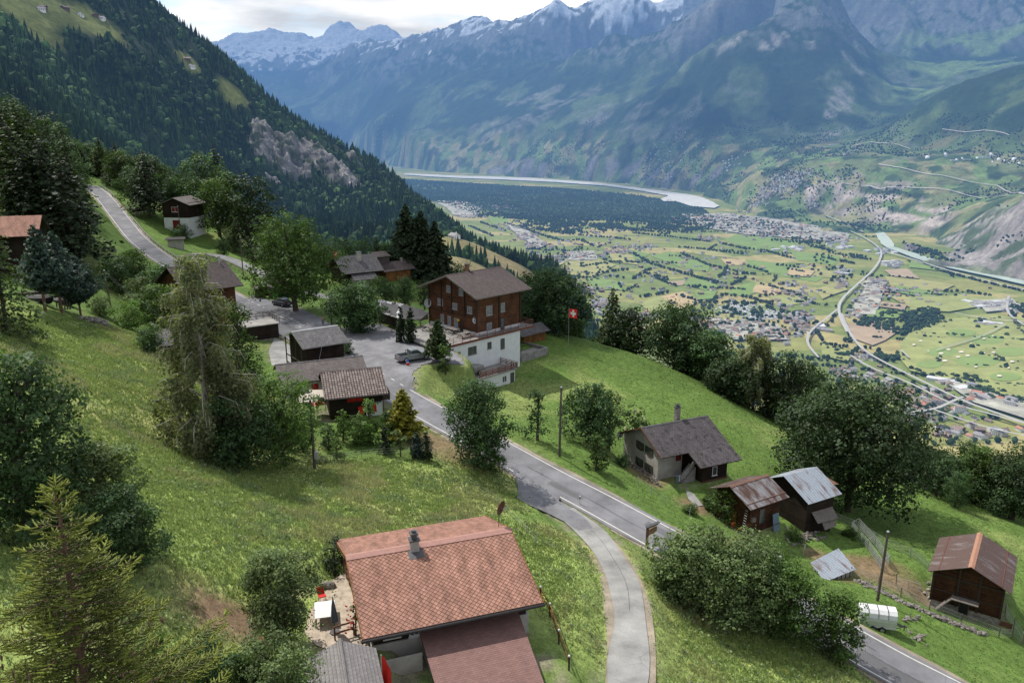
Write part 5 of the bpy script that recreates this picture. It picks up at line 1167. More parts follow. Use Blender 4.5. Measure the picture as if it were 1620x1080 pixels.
# ---- the close young spruce, bottom left
def close_spruce():
    p = P(85, 770, 26.0); x, y = p.x, p.y; zb = G(x, y); h = p.z-zb
    root = empty('young_spruce', (x, y, zb), 0, 'close young spruce with light green shoots at the bottom left', 'tree')
    rs = np.random.default_rng(5); mb = MB(); mb.tube([(0, 0, -.5), (0, 0, h*.6), (.05, 0, h-1.2), (0, 0, h)], [.26, .14, .05, .025], 8)
    Q = []; S = []
    def shoot(a, b, L, r0, age):
        """a->b twig axis with needles all round"""
        n = int(max(12, 55*L)); r0 *= 1.35; up_ = np.array([0, 0, L*.2]); pp_ = [a, (a+b)/2+up_*.25, b+up_]; rr_ = [r0*.34, r0*.42, r0*.16]; k5 = np.arange(6)*2*math.pi/6
        axx = (b-a)/max(1e-6, np.linalg.norm(b-a)); e1 = np.cross(axx, [0, 0, 1.]); e1 /= np.linalg.norm(e1)+1e-9; e2 = np.cross(e1, axx); rg_ = [p_[None]+r_*(np.cos(k5)[:, None]*e1+np.sin(k5)[:, None]*e2) for p_, r_ in zip(pp_, rr_)]
        for j_ in range(2): Q.append(np.stack([rg_[j_], np.roll(rg_[j_], -1, 0), np.roll(rg_[j_+1], -1, 0), rg_[j_+1]], 1).reshape(-1, 3)); S.append(np.repeat(np.clip(age**1.4*(.62+.3*np.sin(k5)), 0, 1), 4)); s = rs.random(n); ax = (b-a)/max(1e-6, np.linalg.norm(b-a))
        C = a+(b-a)*s[:, None]+np.array([0, 0, 1])*(s**2*L*.22)[:, None]
        d = rs.normal(0, 1, (n, 3)); d -= (d@ax)[:, None]*ax; d /= np.linalg.norm(d, axis=1)[:, None]+1e-9
        d = d*.8+ax*.55; ln = r0*(.7+.5*rs.random(n))*(1-.3*s); tip = C+d*ln[:, None]
        wv = np.cross(d, rs.normal(0, 1, (n, 3))); wv /= np.linalg.norm(wv, axis=1)[:, None]+1e-9; wv *= (r0*.22)
        Q.append(np.stack([C-wv, C+wv, tip+wv*.5, tip-wv*.5], 1).reshape(-1, 3))
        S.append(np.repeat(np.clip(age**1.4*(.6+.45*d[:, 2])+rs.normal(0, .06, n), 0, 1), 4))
    z = h-.15; i = 0
    while z > h-13:
        lvl = h-z; Lb = min(5.4, .35+lvl*.50)*(.8+.4*rs.random()); nb = 4 if lvl < 1.5 else 5
        for k in range(nb):
            a = 6.283*(k+.5*rs.random())/nb+i*1.1; L = Lb*(.55+.65*rs.random()); ca, sa = math.cos(a), math.sin(a)
            def pt(s): return np.array([ca*L*s, sa*L*s, z+L*(.34*s-.50*s*s+.26*s**4) if lvl > 1 else z+L*.5*s])
            ns = max(3, int(L/.24)); prev = pt(0)
            mb.tube([pt(0), pt(.35), pt(.7), pt(1)], [.012+.012*L, .01+.008*L, .012, .006], 4, cap=False)
            shoot(pt(max(0, 1-.35/L)), pt(1)+np.array([0, 0, .05]), .4, .055, .95)
            for j in range(ns):
                s = .12+.88*(j+rs.random())/ns
                q = pt(min(1, s)); sl_ = min(.95, .16+.42*L*(1-s))*(.7+.6*rs.random())
                for sd_ in (-1, 1):
                    an = a+sd_*(.75+.3*rs.random()); dv = np.array([math.cos(an), math.sin(an), .05+.25*rs.random()-.25*(sl_ > .5)])
                    e = q+dv*sl_; yng = s+.35*rs.random()
                    if sl_ > .45:
                        shoot(q, q+dv*sl_*.6, sl_*.6, .05, .25+.25*yng)
                        shoot(q+dv*sl_*.6, e+np.array([0, 0, .04]), sl_*.4, .05, .5+.45*yng)
                        m_ = q+dv*sl_*.5
                        for s3 in (-1, 1): a3 = an+s3*.8; shoot(m_, m_+np.array([math.cos(a3), math.sin(a3), .1])*sl_*.4, sl_*.4, .045, .35+.5*yng)
                    else: shoot(q, e, sl_, .048, .35+.55*yng)
        z -= .40+.035*lvl; i += 1
    for k in range(9): a = k*.7; shoot(np.array([0, 0, h-.1-.1*k]), np.array([math.cos(a)*.3, math.sin(a)*.3, h+.12-.1*k]), .32, .05, 1.0)
    shoot(np.array([0., 0, h-.5]), np.array([.05, 0, h+.35]), .7, .05, .9)
    link('trunk', mb.mesh('trunk', M['bark_red']), root)
    link('crown', np_mesh('crown', np.concatenate(Q), 4, M['needle'], np.concatenate(S).astype(np.float32)), root)
    co_ = MB()
    for k in range(34):
        a = rs.random()*6.28; r = rs.uniform(1.0, 3.2); zz = h-1.4-r*1.6-rs.random(); co_.tube([(r*math.cos(a), r*math.sin(a), zz), (r*math.cos(a), r*math.sin(a), zz-.14), (r*math.cos(a), r*math.sin(a), zz-.26)], [.02, .04, .015], 6)
    link('cone', co_.mesh('cone', M['bark_red'], True), root)['kind'] = 'stuff'
    print('spruce needles', sum(len(s) for s in S)//4)
close_spruce()
# ================================================================ BUILDINGS
def gable_roof(mb, L, W, zr, rise, th=.16, m=0, me_=1, x0=None, x1=None, yn=None, yf=None, zoff=0):
    x0 = -L/2 if x0 is None else x0; x1 = L/2 if x1 is None else x1; yn = -W/2 if yn is None else yn; yf = W/2 if yf is None else yf
    k = rise/(W/2)
    mb.slab([(x0, yn, zr+k*yn), (x1, yn, zr+k*yn), (x1, 0, zr), (x0, 0, zr)], th, m, me_)
    mb.slab([(x0, 0, zr), (x1, 0, zr), (x1, yf, zr-k*yf), (x0, yf, zr-k*yf)], th, m, me_)
def ridge_cap(mb, x0, x1, zr, w=.28, m=0, k=.5):
    for s in (-1, 1): mb.slab([(x0, 0, zr+.05), (x1, 0, zr+.05), (x1, s*w, zr+.05-k*w), (x0, s*w, zr+.05-k*w)][::s], .05, m)
def side_poly(y0, y1, z0, zr, k, th=.18):
    """gable wall outline below the roof"""
    return [(y0, z0), (y1, z0), (y1, zr-th-k*abs(y1)), (0, zr-th), (y0, zr-th-k*abs(y0))]
def window(parent, face, c, a0, a1, z0, z1, dz, fm='frame_grey', pm='curtain', mull=1, shut=None, depth_=.05, name='window', sill=True):
    """face: 'x-','x+','y-','y+' ; c = plane coordinate ; a0..a1 along the wall"""
    s = -1 if face[1] == '-' else 1; ax = face[0]
    def bx(mb, u0, u1, w0, w1, d0, d1):
        lo, hi = sorted((c+s*d0, c+s*d1)); u0, u1 = min(u0, u1), max(u0, u1)
        if ax == 'y': mb.box(u0, u1, lo, hi, w0, w1)
        else: mb.box(lo, hi, u0, u1, w0, w1)
    a0, a1 = min(a0, a1), max(a0, a1); f = .07; mb = MB()
    bx(mb, a0, a1, z0, z0+f, .003, depth_); bx(mb, a0, a1, z1-f, z1, .003, depth_); bx(mb, a0, a0+f, z0+f, z1-f, .003, depth_); bx(mb, a1-f, a1, z0+f, z1-f, .003, depth_)
    for k in range(mull): q = a0+(a1-a0)*(k+1)/(mull+1); bx(mb, q-.025, q+.025, z0+f, z1-f, .003, depth_)
    if sill: bx(mb, a0-.06, a1+.06, z0-.07, z0-.002, .003, depth_+.07)
    w = mb.build(name, M[fm], parent, dz=dz)
    g = MB(); bx(g, a0+f*.9, a1-f*.9, z0+f*.9, z1-f*.9, .001, .02); g.build('pane', M[pm], w, dz=dz)
    if shut:
        wd = (a1-a0)*.48
        for q0 in (a0-wd-.02, a1+.02): h = MB(); bx(h, q0, q0+wd, z0-.02, z1+.02, .004, .06); h.build('shutter', M[shut], w, dz=dz)
    return w
def chimney(parent, x, y, z0, z1, w, dz, m='stone', cap=None, potm='metal_dark'):
    mb = MB(); mb.box(x-w/2, x+w/2, y-w/2, y+w/2, z0, z1); c = mb.build('chimney', M[m], parent, dz=dz)
    k = MB(); k.box(x-w*.62, x+w*.62, y-w*.62, y+w*.62, z1+.002, z1+.09)
    if cap: k.box(x-w*.3, x+w*.3, y-w*.3, y+w*.3, z1+.09, z1+cap*.6); k.box(x-w*.45, x+w*.45, y-w*.45, y+w*.45, z1+cap*.6, z1+cap*.75); k.tube([(x, y, z1+cap*.75), (x, y, z1+cap)], w*.25, 8)
    k.build('chimney_cap', M[potm], c, dz=dz)
def root(name, key, zb, label, cat='house'):
    x, y, a = HB[key]; return empty(name, (x, y, zb), R(a), label, cat)
def walls_box(mb, x0, x1, y0, y1, z0, zr, k, m=0, th=.18):
    """gable house body with closed gables along x"""
    mb.prism(side_poly(y0, y1, z0, zr, k, th), x0, x1, m)

# ---------------- A : big red roofed chalet in the foreground
zb = -34.2; zr = -28.99; r = root('chalet', 'A', zb, 'chalet with the large red diamond shingle roof in the foreground'); k = 2.17/6.73
mb = MB(); walls_box(mb, -5.3, 5.4, -5.4, 5.3, zb, zr, k); mb.build('wall', M['wood_dark'], r, dz=-zb)
mb = MB(); mb.box(-5.45, 5.55, -5.5, 5.4, zb-.8, zb+1.5); mb.build('plinth', M['plaster_old'], r, dz=-zb)
mb = MB(); gable_roof(mb, 12.26, 13.46, zr, 2.17, .14, 0, 1, x0=-6.13, x1=6.13, yf=6.5); rf = mb.build('roof', [M['tile_red'], M['beam']], r, dz=-zb)
mb = MB(); ridge_cap(mb, -6.15, 6.15, zr, .42, 0, k); mb.build('ridge_cap', M['cap_red'], rf, dz=-zb)
mb = MB()
ze = zr-2.17; mb.tube([(-6.25, -6.83, ze-.14), (6.25, -6.83, ze-.14)], .11, 8); mb.box(-6.2, 6.2, -6.76, -6.70, ze-.3, ze-.02)
mb.tube([(-5.6, -6.83, ze-.16), (-5.6, -5.7, ze-.7), (-5.6, -5.6, zb)], .05, 6); mb.build('gutter', M['gutter'], r, dz=-zb)
mb = MB()
for s in (-1, 1):
    x = s*6.16; mb.beam((x, -6.75, ze-.1), (x, 0, zr-.1), .05, .24); mb.beam((x, 6.5, zr-k*6.5-.1), (x, 0, zr-.1), .05, .24)
mb.build('barge_board', M['wood_orange'], r, dz=-zb)
mb = MB()
for i in range(9): x = -5.6+i*1.4; mb.beam((x, -6.6, ze-.24), (x, -5.2, ze+.18), .12, .16)
mb.build('rafter_end', M['wood_orange'], r, dz=-zb)
chimney(r, -1.32, -.35, zr-.4, zr+.62, .62, -zb, 'plaster_old', .75)
mb = MB(); mb.slab([(-1.85, -1.25, zr-k*1.25+.02), (-.75, -1.25, zr-k*1.25+.02), (-.75, -.4, zr-k*.4+.02), (-1.85, -.4, zr-k*.4+.02)], .02); mb.build('flashing', M['metal_dark'], rf, dz=-zb)
window(r, 'y-', -5.4, -4.6, -3.5, -32.4, -31.3, -zb, 'white', 'glass'); window(r, 'y-', -5.4, -2.9, -2.2, -32.6, -31.3, -zb, 'white', 'glass')
window(r, 'x-', -5.3, -2.0, -.8, -32.0, -30.9, -zb, 'white', 'glass', 1, 'green_shutter'); window(r, 'x-', -5.3, 1.2, 2.4, -32.0, -30.9, -zb, 'white', 'glass', 1, 'green_shutter')
mb = MB(); mb.slab([(-2.35, -12.6, -33.95+.5), (4.15, -12.6, -33.95+.5), (4.85, -5.0, -32.35), (-2.2, -5.0, -32.35)], .12, 0, 1); mb.build('lean_to_roof', [M['tile_red_small'], M['beam']], r, dz=-zb)
mb = MB(); mb.box(-2.0, 4.0, -12.3, -5.52, zb-2.5, -33.75); mb.box(-4.9, -2.4, -7.0, -6.9, zb-.3, -32.9); mb.build('lean_to_wall', M['plaster_old'], r, dz=-zb)
# dish + mast, aerial
def dish(name, label, loc, rad, yaw, tilt, mat, mast=1.0, parent=None, mh=0):
    rt = empty(name, loc, 0, label, 'satellite dish') if parent is None else None
    mb = MB(); n = 16; nr = 4; vs = [(0, 0, 0)]; fs = []
    for j in range(1, nr+1):
        for i in range(n): a = 6.283*i/n; q = rad*j/nr; vs.append((q*math.cos(a), -q*q*.45/rad, q*math.sin(a)*1.12))
    for i in range(n): fs.append((0, 1+i, 1+(i+1) % n))
    for j in range(nr-1):
        for i in range(n): a = 1+j*n+i; b = 1+j*n+(i+1) % n; fs.append((a, a+n, b+n, b))
    Mt = Matrix.Translation((0, 0, mast))@Matrix.Rotation(R(yaw), 4, 'Z')@Matrix.Rotation(R(tilt), 4, 'X')
    mb.add([Mt@Vector(v) for v in vs], fs); mb.add([Mt@(Vector(v)+Vector((0, .03, 0))) for v in vs], [f[::-1] for f in fs])
    return rt, mb, Mt
def put_dish(name, label, loc, rad, yaw, tilt, mat, mast):
    rt, mb, Mt = dish(name, label, loc, rad, yaw, tilt, mat, mast)
    mb.build('reflector', M[mat], rt, True)
    a = MB(); a.tube([(0, .06, -.3), (0, .06, mast)], .03, 6); q = Mt@Vector((0, -rad*.9, 0)); b = Mt@Vector((0, 0, -rad)); a.beam(b, q, .03); a.build('mast', M['metal_dark'], rt)
    c = MB(); c.box(q.x-.06, q.x+.06, q.y-.08, q.y+.08, q.z-.05, q.z+.05); c.build('receiver', M['frame_grey'], rt)
    return rt
def onh(key, a, b): x, y, w = HB[key]; c, s = math.cos(R(w)), math.sin(R(w)); return (x+a*c-b*s, y+a*s+b*c)
xx, yy = onh('A', 5.6, 1.2); put_dish('satellite_dish', 'red brown satellite dish on a mast behind the red roof', (xx, yy, zr-.6), .52, 60, 10, 'pole_red', 1.9)
# ---------------- T : grey shingle shed bottom
zb = -33.2; zr = -30.34; r = root('shed', 'T', zb, 'small shed with a curved ridge and grey shingle roof at the bottom edge', 'shed'); k = 1.0/2.17
mb = MB(); mb.prism(side_poly(-1.8, 1.8, zb-3, zr, k, .12), -5.2, 1.9); mb.build('wall', M['wood_grey'], r, dz=-zb)
mb = MB(); gable_roof(mb, 4.47, 4.35, zr, 1.0, .12, 0, 1, x0=-5.6, x1=2.24); mb.build('roof', [M['shingle_grey'], M['beam_grey']], r, dz=-zb)
mb = MB()
for i in range(16): a = -5.6+i*.49; mb.tube([(a, 0, zr+.02), (a+.5, 0, zr+.02+(.02 if i % 2 else 0))], .13, 6)
mb.build('ridge_cap', M['shingle_grey'], r, dz=-zb)

# ---------------- B : mountain inn
zb = -34.0; zr = -23.94; zt = -33.7; r = root('mountain_inn', 'B', zb, 'four storey brown log inn with a white basement and wide tiled roof'); k = 2.97/7.65
X0, X1, Y0, Y1 = -5.2, 5.2, -6.2, 6.2; ye = -7.6
mb = MB(); walls_box(mb, X0, X1, Y0, Y1, zt+.55, zr, k); mb.build('wall', M['wood_red'], r, dz=-zb)
mb = MB(); mb.box(X0+.03, X1-.03, Y0+.03, Y1-.03, zt, zt+.55); mb.build('plinth', M['plaster'], r, dz=-zb)
mb = MB(); gable_roof(mb, 13.1, 15.3, zr, 2.97, .2, 0, 1); rf = mb.build('roof', [M['tile_brown'], M['beam_grey']], r, dz=-zb)
mb = MB(); ridge_cap(mb, -6.6, 6.6, zr, .2, 0, k); mb.build('ridge_cap', M['tile_brown'], rf, dz=-zb)
mb = MB()
for s in (-1, 1): mb.beam((-6.6, s*7.7, zr-2.97-.1), (-6.6, 0, zr-.1), .08, .3)
mb.beam((-6.55, -7.7, zr-3.1), (6.6, -7.7, zr-3.1), .12, .16); mb.build('barge_board', M['beam_grey'], r, dz=-zb)
chimney(r, -1.2, .6, zr-.6, zr+1.2, .55, -zb, 'rust_ridge')
for y in (-6.25, 6.2): mb = MB(); mb.beam((X0-.06, y, zt+.5), (X0-.06, y, zr-.3-k*6.2), .22, .3); mb.build('corner_post', M['beam'], r, dz=-zb)
for y in (-3.3, 0.1, 2.8): mb = MB(); mb.beam((X0-.06, y, zt+2.9), (X0-.06, y, zr-.4-k*abs(y)), .16, .3); mb.build('wall_post', M['beam'], r, dz=-zb)
for x in (0.05, X1+.02): mb = MB(); mb.beam((x, Y0-.06, zt+.5), (x, Y0-.06, zr-.25-k*6.2), .18, .28); mb.build('wall_post', M['beam'], r, dz=-zb)
mb = MB()
for z in (zt+2.95, zt+5.7):
    for i in range(22): y = -6+i*.56; mb.box(X0-.14, X0-.003, y, y+.24, z, z+.16)
mb.build('carved_beam_ends', M['beam'], r, dz=-zb)['kind'] = 'stuff'
for a0, a1, z0, z1 in ((1.45,.4,-27.2,-26.0),(-1.8,-2.9,-27.3,-26.1),(3.9,2.55,-29.85,-28.65),(-.05,-1.3,-30.0,-28.85),(-3.9,-5.1,-30.1,-28.9)): window(r, 'x-', X0, a0, a1, z0, z1, -zb)
for a0, a1, z0, z1 in ((3.2,2.3,-33.0,-31.4),(1.3,.45,-33.1,-31.4),(-.4,-1.4,-33.2,-31.5)): window(r, 'x-', X0, a0, a1, z0, z1, -zb)
for a0, a1, z0, z1 in ((-3.0,-1.6,-30.6,-28.95),(.45,1.4,-30.5,-28.95),(-2.9,-1.75,-33.2,-31.9)): window(r, 'y-', Y0, a0, a1, z0, z1, -zb)
window(r, 'y-', Y0, .4, 1.35, zt+.02, -31.6, -zb, 'beam', 'glass', 0, name='door', sill=False)
window(r, 'x-', X0, -2.75, -1.9, zt+.02, -31.7, -zb, 'beam', 'beam', 0, name='door', sill=False)
# emblem: yellow ringed disc with blue figure, and a yellow letter box
def disc(mb, c, rad, s, m, n=20, ax='x'):
    vs = [c]+[(c[0], c[1]+rad*math.cos(6.283*i/n), c[2]+rad*math.sin(6.283*i/n)) for i in range(n)]; mb.add(vs, [(0, 1+(i+1) % n, 1+i) for i in range(n)], m)
mb = MB(); c = (X0-.1, -5.75, -31.1); mb.tube([(X0-.02, -5.75, -31.1), (X0-.1, -5.75, -31.1)], .56, 20, 0); disc(mb, (X0-.104, -5.75, -31.1), .45, -1, 1); disc(mb, (X0-.108, -5.75, -31.1), .40, -1, 2)
mb.ball((X0-.11, -5.72, -31.0), .13, 3, 8, 5, (.2, 1, 1.2)); mb.ball((X0-.11, -5.80, -31.2), .17, 3, 8, 5, (.2, 1.2, .8)); mb.ball((X0-.11, -5.62, -31.32), .08, 3, 6, 4, (.2, 1.5, .6)); mb.ball((X0-.112, -5.78, -30.86), .07, 4, 6, 4, (.2, 1, 1))
mb.build('emblem_sign', [M['frame_grey'], M['yellow'], M['white'], M['blue'], M['red']], r, dz=-zb)
mb = MB(); mb.box(X0-.18, X0-.02, -1.85, -1.4, -31.9, -31.6); mb.box(X0-.14, X0-.02, -1.85, -1.4, -31.58, -31.5); mb.build('letter_box', M['yellow'], r, dz=-zb)
# terrace slab with the basement below
tp = [(-16.2, -13.3), (-5.3, -7.9), (6.3, -9.6), (8.2, -8.0), (5.3, -3.5), (5.2, -3.0), (-5.2, -3.0), (-5.2, 7.0), (-10.5, 4.5), (-14.8, -3.2)]
tp = [(-15.6, -7.75), (7.2, -7.75), (7.2, -4.0), (X1, -4.0), (X1, Y0+.1), (X0, Y0+.1), (X0, 6.6), (-9.5, 5.6), (-14.2, 0.5)]
mb = MB(); mb.slab([(a, b, zt) for a, b in tp], .28); mb.build('terrace', M['concrete'], r, dz=-zb)
mb = MB(); mb.box(-12.2, 3.8, -7.6, -3, -42.5, zt-.29); mb.box(3.9, X1-.05, -6.1, -3, -42.5, zt-.29); mb.box(-9.6, X0-.1, -3, 3, -36, zt-.29); mb.build('basement', M['plaster'], r, dz=-zb)
for a0, a1, z0, z1 in ((-8.5,-6.6,-36.2,-34.85),(-4.1,-3.15,-36.0,-34.8),(-1.0,0.0,-36.6,-34.75)): window(r, 'y-', -7.6, a0, a1, z0, z1, -zb, 'beam_grey', 'glass')
window(r, 'y-', -7.6, -12.0, -10.2, -38.1, -35.2, -zb, 'beam', 'curtain', 2, name='door', sill=False)
def railing(mb, pts, h=.95, n=3, step=1.6, w=.05, m=0, board=None):
    for a, b in zip(pts[:-1], pts[1:]):
        a = Vector(a); b = Vector(b); q = max(1, round((b-a).length/step))
        for i in range(q+1): p = a.lerp(b, i/q); mb.tube([p, p+Vector((0, 0, h))], w*.7, 5, m)
        for j in range(n): z = Vector((0, 0, h*(1-j/n)-(.03 if board and j else 0))); mb.beam(a+z, b+z, w*(1 if j == 0 or not board else .6), w if j == 0 or not board else board, m)
mb = MB(); railing(mb, [(-15.4, -7.65, zt), (7.1, -7.65, zt), (7.1, -4.1, zt)], 1.0, 3, 1.8, .06); mb.build('terrace_railing', M['rail_red'], r, dz=-zb)
mb = MB(); mb.box(-15.5, 7.25, -7.85, -7.76, zt-.35, zt+.02); mb.build('terrace_fascia', M['rail_red'], r, dz=-zb)
mb = MB(); mb.box(5.35, 6.6, -1.5, 4.5, -30.6, -30.45); railing(mb, [(5.3, -1.5, -30.45), (6.55, -1.5, -30.45), (6.55, 4.5, -30.45)], .9, 4, 1.2, .06); mb.build('balcony', M['beam'], r, dz=-zb)
# lower annex
za = -39.0; AX = [(-1.2, -11.6), (-10.6, -11.9), (-10.6, -7.62), (-1.2, -7.62)]
mb = MB(); mb.box(-10.4, -1.4, -11.5, -7.62, -43.5, za-.2); mb.build('annex_wall', M['plaster'], r, dz=-zb)
mb = MB(); mb.slab([(-10.8, -11.9, za), (-1.0, -11.9, za), (-1.0, -7.61, za), (-10.8, -7.61, za)], .2); mb.build('annex_terrace', M['concrete'], r, dz=-zb)
mb = MB(); railing(mb, [(-9.8, -11.8, za), (-1.1, -11.8, za), (-1.1, -7.7, za)], 1.0, 4, 1.5, .07, board=.14); mb.build('annex_railing', M['rail_red'], r, dz=-zb)
window(r, 'y-', -11.5, -4.4, -3.4, -41.0, -39.9, -zb, 'white', 'glass'); window(r, 'x+', -1.4, -10.4, -9.5, -41.9, -39.6, -zb, 'white', 'glass', 0, name='door', sill=False)
window(r, 'y-', -11.5, -2.5, -1.6, -41.8, -39.7, -zb, 'wood_orange', 'glass', 0, name='door', sill=False)
# retaining walls right
mb = MB(); mb.box(5.2, 12.2, -6.6, -6.3, -43.5, -39.0); mb.box(11.9, 12.2, -6.3, .5, -43.5, -39.0); mb.box(5.2, 11.9, -6.3, .5, -43.5, -39.6); mb.build('retaining_wall', M['concrete'], r, dz=-zb)
# lean shed to the right
xx, yy = onh('B', 14.6, .6); e = empty('tool_shed', (xx, yy, -41), R(45), 'low plank shed with a pale metal roof right of the white basement', 'shed')
mb = MB(); mb.box(-3, 3, -1.6, 1.6, -42.5, -37.6); mb.build('wall', M['wood_orange'], e, dz=41)
mb = MB(); mb.slab([(-4.2, -2.4, -37.6), (3.6, -2.4, -37.6), (3.6, 0.3, -36.4), (-4.2, 0.3, -36.4)], .1); mb.slab([(-4.2, .3, -36.4), (3.6, .3, -36.4), (3.6, 2.4, -37.4), (-4.2, 2.4, -37.4)], .1); mb.build('roof', M['slate'], e, dz=41)

# ---------------- C / D : tiled chalet with red shutters and its grey neighbour
zb = -35.2; zr = -30.0; r = root('chalet', 'C', zb, 'dark chalet with a mottled clay tile roof and bright red shutters'); k = 2.09/4.93
mb = MB(); walls_box(mb, -3.3, 3.3, -3.9, 3.6, zb+1.9, zr, k); mb.build('wall', M['wood_dark'], r, dz=-zb)
mb = MB(); mb.box(-3.26, 1.2, -3.86, 3.56, zb-1.5, zb+1.9); mb.build('lower_timber_wall', M['wood_dark'], r, dz=-zb); mb = MB(); mb.box(1.21, 3.28, -3.88, 3.58, zb-1.5, zb+1.6); mb.build('ground_floor_wall', M['plaster'], r, dz=-zb)
mb = MB(); gable_roof(mb, 7.87, 9.86, zr, 2.09, .16, 0, 1); rf = mb.build('roof', [M['tile_clay'], M['beam']], r, dz=-zb)
mb = MB(); ridge_cap(mb, -3.95, 3.95, zr, .2, 0, k); mb.build('ridge_cap', M['tile_clay'], rf, dz=-zb)
mb = MB(); mb.tube([(-3.95, -5.0, zr-2.2), (3.95, -5.0, zr-2.2)], .08, 6); mb.tube([(3.4, -5.0, zr-2.25), (3.4, -4.0, zr-2.8), (3.4, -4.0, zb)], .05, 6); mb.build('gutter', M['gutter'], r, dz=-zb)
for a0, a1 in ((-1.1, .0), (.02, .9)): window(r, 'y-', -3.9, a0, a1, zb+2.2, zb+2.95, -zb, 'red', 'red_bright', 0)
window(r, 'y-', -3.88, .2, .9, zb+.4, zb+1.4, -zb, 'red', 'red_bright', 0); window(r, 'y-', -3.88, 1.9, 2.5, zb+.6, zb+1.6, -zb, 'red', 'red_bright', 0)
mb = MB(); mb.box(3.31, 4.3, -3.9, 1.5, zb+1.95, zb+2.1); railing(mb, [(3.35, -3.9, zb+2.1), (4.25, -3.9, zb+2.1), (4.25, 1.5, zb+2.1)], .85, 5, .6, .07, board=.12); mb.build('balcony', M['wood_grey'], r, dz=-zb)
zb2 = -35.0; zr = -30.62; r = root('house', 'D', zb2, 'low white house with a long brown grey slate roof and one red window'); k = 1.9/4.21
mb = MB(); walls_box(mb, -5.3, 5.3, -3.4, 3.4, zb2-1, zr-.2, k); mb.build('wall', M['plaster'], r, dz=-zb2)
mb = MB(); gable_roof(mb, 11.9, 7.6, zr, 1.9*3.8/4.21, .15, 0, 1); rf = mb.build('roof', [M['slate_brown'], M['beam']], r, dz=-zb2)
mb = MB(); ridge_cap(mb, -5.95, 5.95, zr, .2, 0, k); mb.build('ridge_cap', M['slate'], rf, dz=-zb2)
window(r, 'y-', -3.4, -1.8, -.9, -33.9, -32.9, -zb2, 'red', 'red_bright', 0)
window(r, 'y-', -3.4, -4.6, -3.4, -34.6, -33.4, -zb2, 'beam', 'glass', 1)
mb = MB(); mb.tube([(-5.9, -3.9, zr-1.8), (-2.0, -3.9, zr-1.8)], .08, 6); mb.build('gutter', M['gutter'], r, dz=-zb2)
# awning between them
p = onz(487, 628, -32.4); e = empty('awning', (p.x, p.y, -35.0), R(14), 'beige cloth awnings over the terrace of the tiled chalet', 'awning')
mb = MB(); mb.slab([(-1.5, -1.3, 2.5), (1.1, -1.5, 2.35), (1.4, .6, 2.75), (-1.2, .9, 2.9)], .04); mb.slab([(.3, -.6, 2.8), (2.2, -.8, 2.7), (2.5, 1.6, 2.9), (.2, 1.7, 3.0)], .04); mb.build('canopy', m_plain('beige_canvas', (.45, .40, .34), .9, .1), e)
mb = MB()
for a, b in ((-1.4, -1.2), (1.0, -1.4), (-1.1, .8), (2.1, 1.5)): mb.tube([(a, b, -.5), (a, b, 2.5)], .04, 5)
mb.build('post', M['metal_dark'], e)
p = onz(503, 642, -34); e = empty('parasol', (p.x, p.y, G(p.x, p.y)), 0, 'small orange red parasol under the beige awning', 'parasol')
mb = MB(); mb.tube([(0, 0, 1.9), (0, 0, 1.5)], [.05, .9], 10); mb.build('canopy', M['orange'], e); mb = MB(); mb.tube([(0, 0, -.2), (0, 0, 1.9)], .03, 5); mb.build('pole', M['metal'], e)

# ---------------- E : dark log barn by the road
zb = -34.6; zr = -28.21; r = root('log_barn', 'E', zb, 'dark log barn with a grey slate roof and pale eave beside the courtyard', 'barn'); k = 1.61/4.36
mb = MB(); walls_box(mb, -2.7, 3.0, -3.3, 3.3, zb-1.5, zr, k); mb.build('wall', M['wood_dark'], r, dz=-zb)
mb = MB(); gable_roof(mb, 7.12, 8.72, zr, 1.61, .14, 0, 1); rf = mb.build('roof', [M['slate'], M['metal']], r, dz=-zb)
mb = MB(); ridge_cap(mb, -3.56, 3.56, zr, .18, 0, k); mb.build('ridge_cap', M['metal'], rf, dz=-zb)
mb = MB()
for y in (-3.2, -1.0, 1.2, 3.2): mb.beam((-3.4, y, zb-.2), (-3.4, y, zr-.25-k*abs(y)), .14, .14)
for z in (zb+1.2, zb+2.4): mb.beam((-3.4, -3.2, z), (-3.4, 3.2, z), .12, .12)
mb.build('post_frame', M['beam'], r, dz=-zb)

# ---------------- F : white gable farmhouse
zb = -43.4; zr = -37.01; r = root('farmhouse', 'F', zb, 'farmhouse with a pale plaster gable and mossy dark slate roof'); k = 2.44/4.715
mb = MB(); walls_box(mb, -4.6, -.9, -3.1, 4.95, zb-1.5, zr, k); mb.build('wall', M['plaster_old'], r, dz=-zb)
mb = MB(); mb.prism(side_poly(-6.2, 4.95, zb-1.5, zr, k), -.9+.9, 3.9); mb.box(-.9, 0, -3.1, 4.9, zb-1.5, zr-2.4); mb.build('timber_wall', M['wood_dark'], r, dz=-zb)
mb = MB(); gable_roof(mb, 10.68, 9.43, zr, 2.44, .16, 0, 1)
mb.slab([(-1.2, -7.3, zr-k*7.3+.25), (5.34, -7.3, zr-k*7.3+.25), (5.34, -4.72, zr-2.44), (-1.2, -4.72, zr-2.44)], .16, 0, 1); rf = mb.build('roof', [M['slate_moss'], M['beam']], r, dz=-zb)
mb = MB(); ridge_cap(mb, -5.36, 5.36, zr, .2, 0, k); mb.build('ridge_cap', M['slate'], rf, dz=-zb)
mb = MB(); mb.beam((-5.38, -4.8, zr-2.5), (-5.38, 0, zr-.08), .06, .2); mb.beam((-5.38, 4.8, zr-2.5), (-5.38, 0, zr-.08), .06, .2); mb.build('barge_board', M['pole_red'], r, dz=-zb)
chimney(r, 1.0, .9, zr-1, zr+1.5, .6, -zb, 'stone', .5)
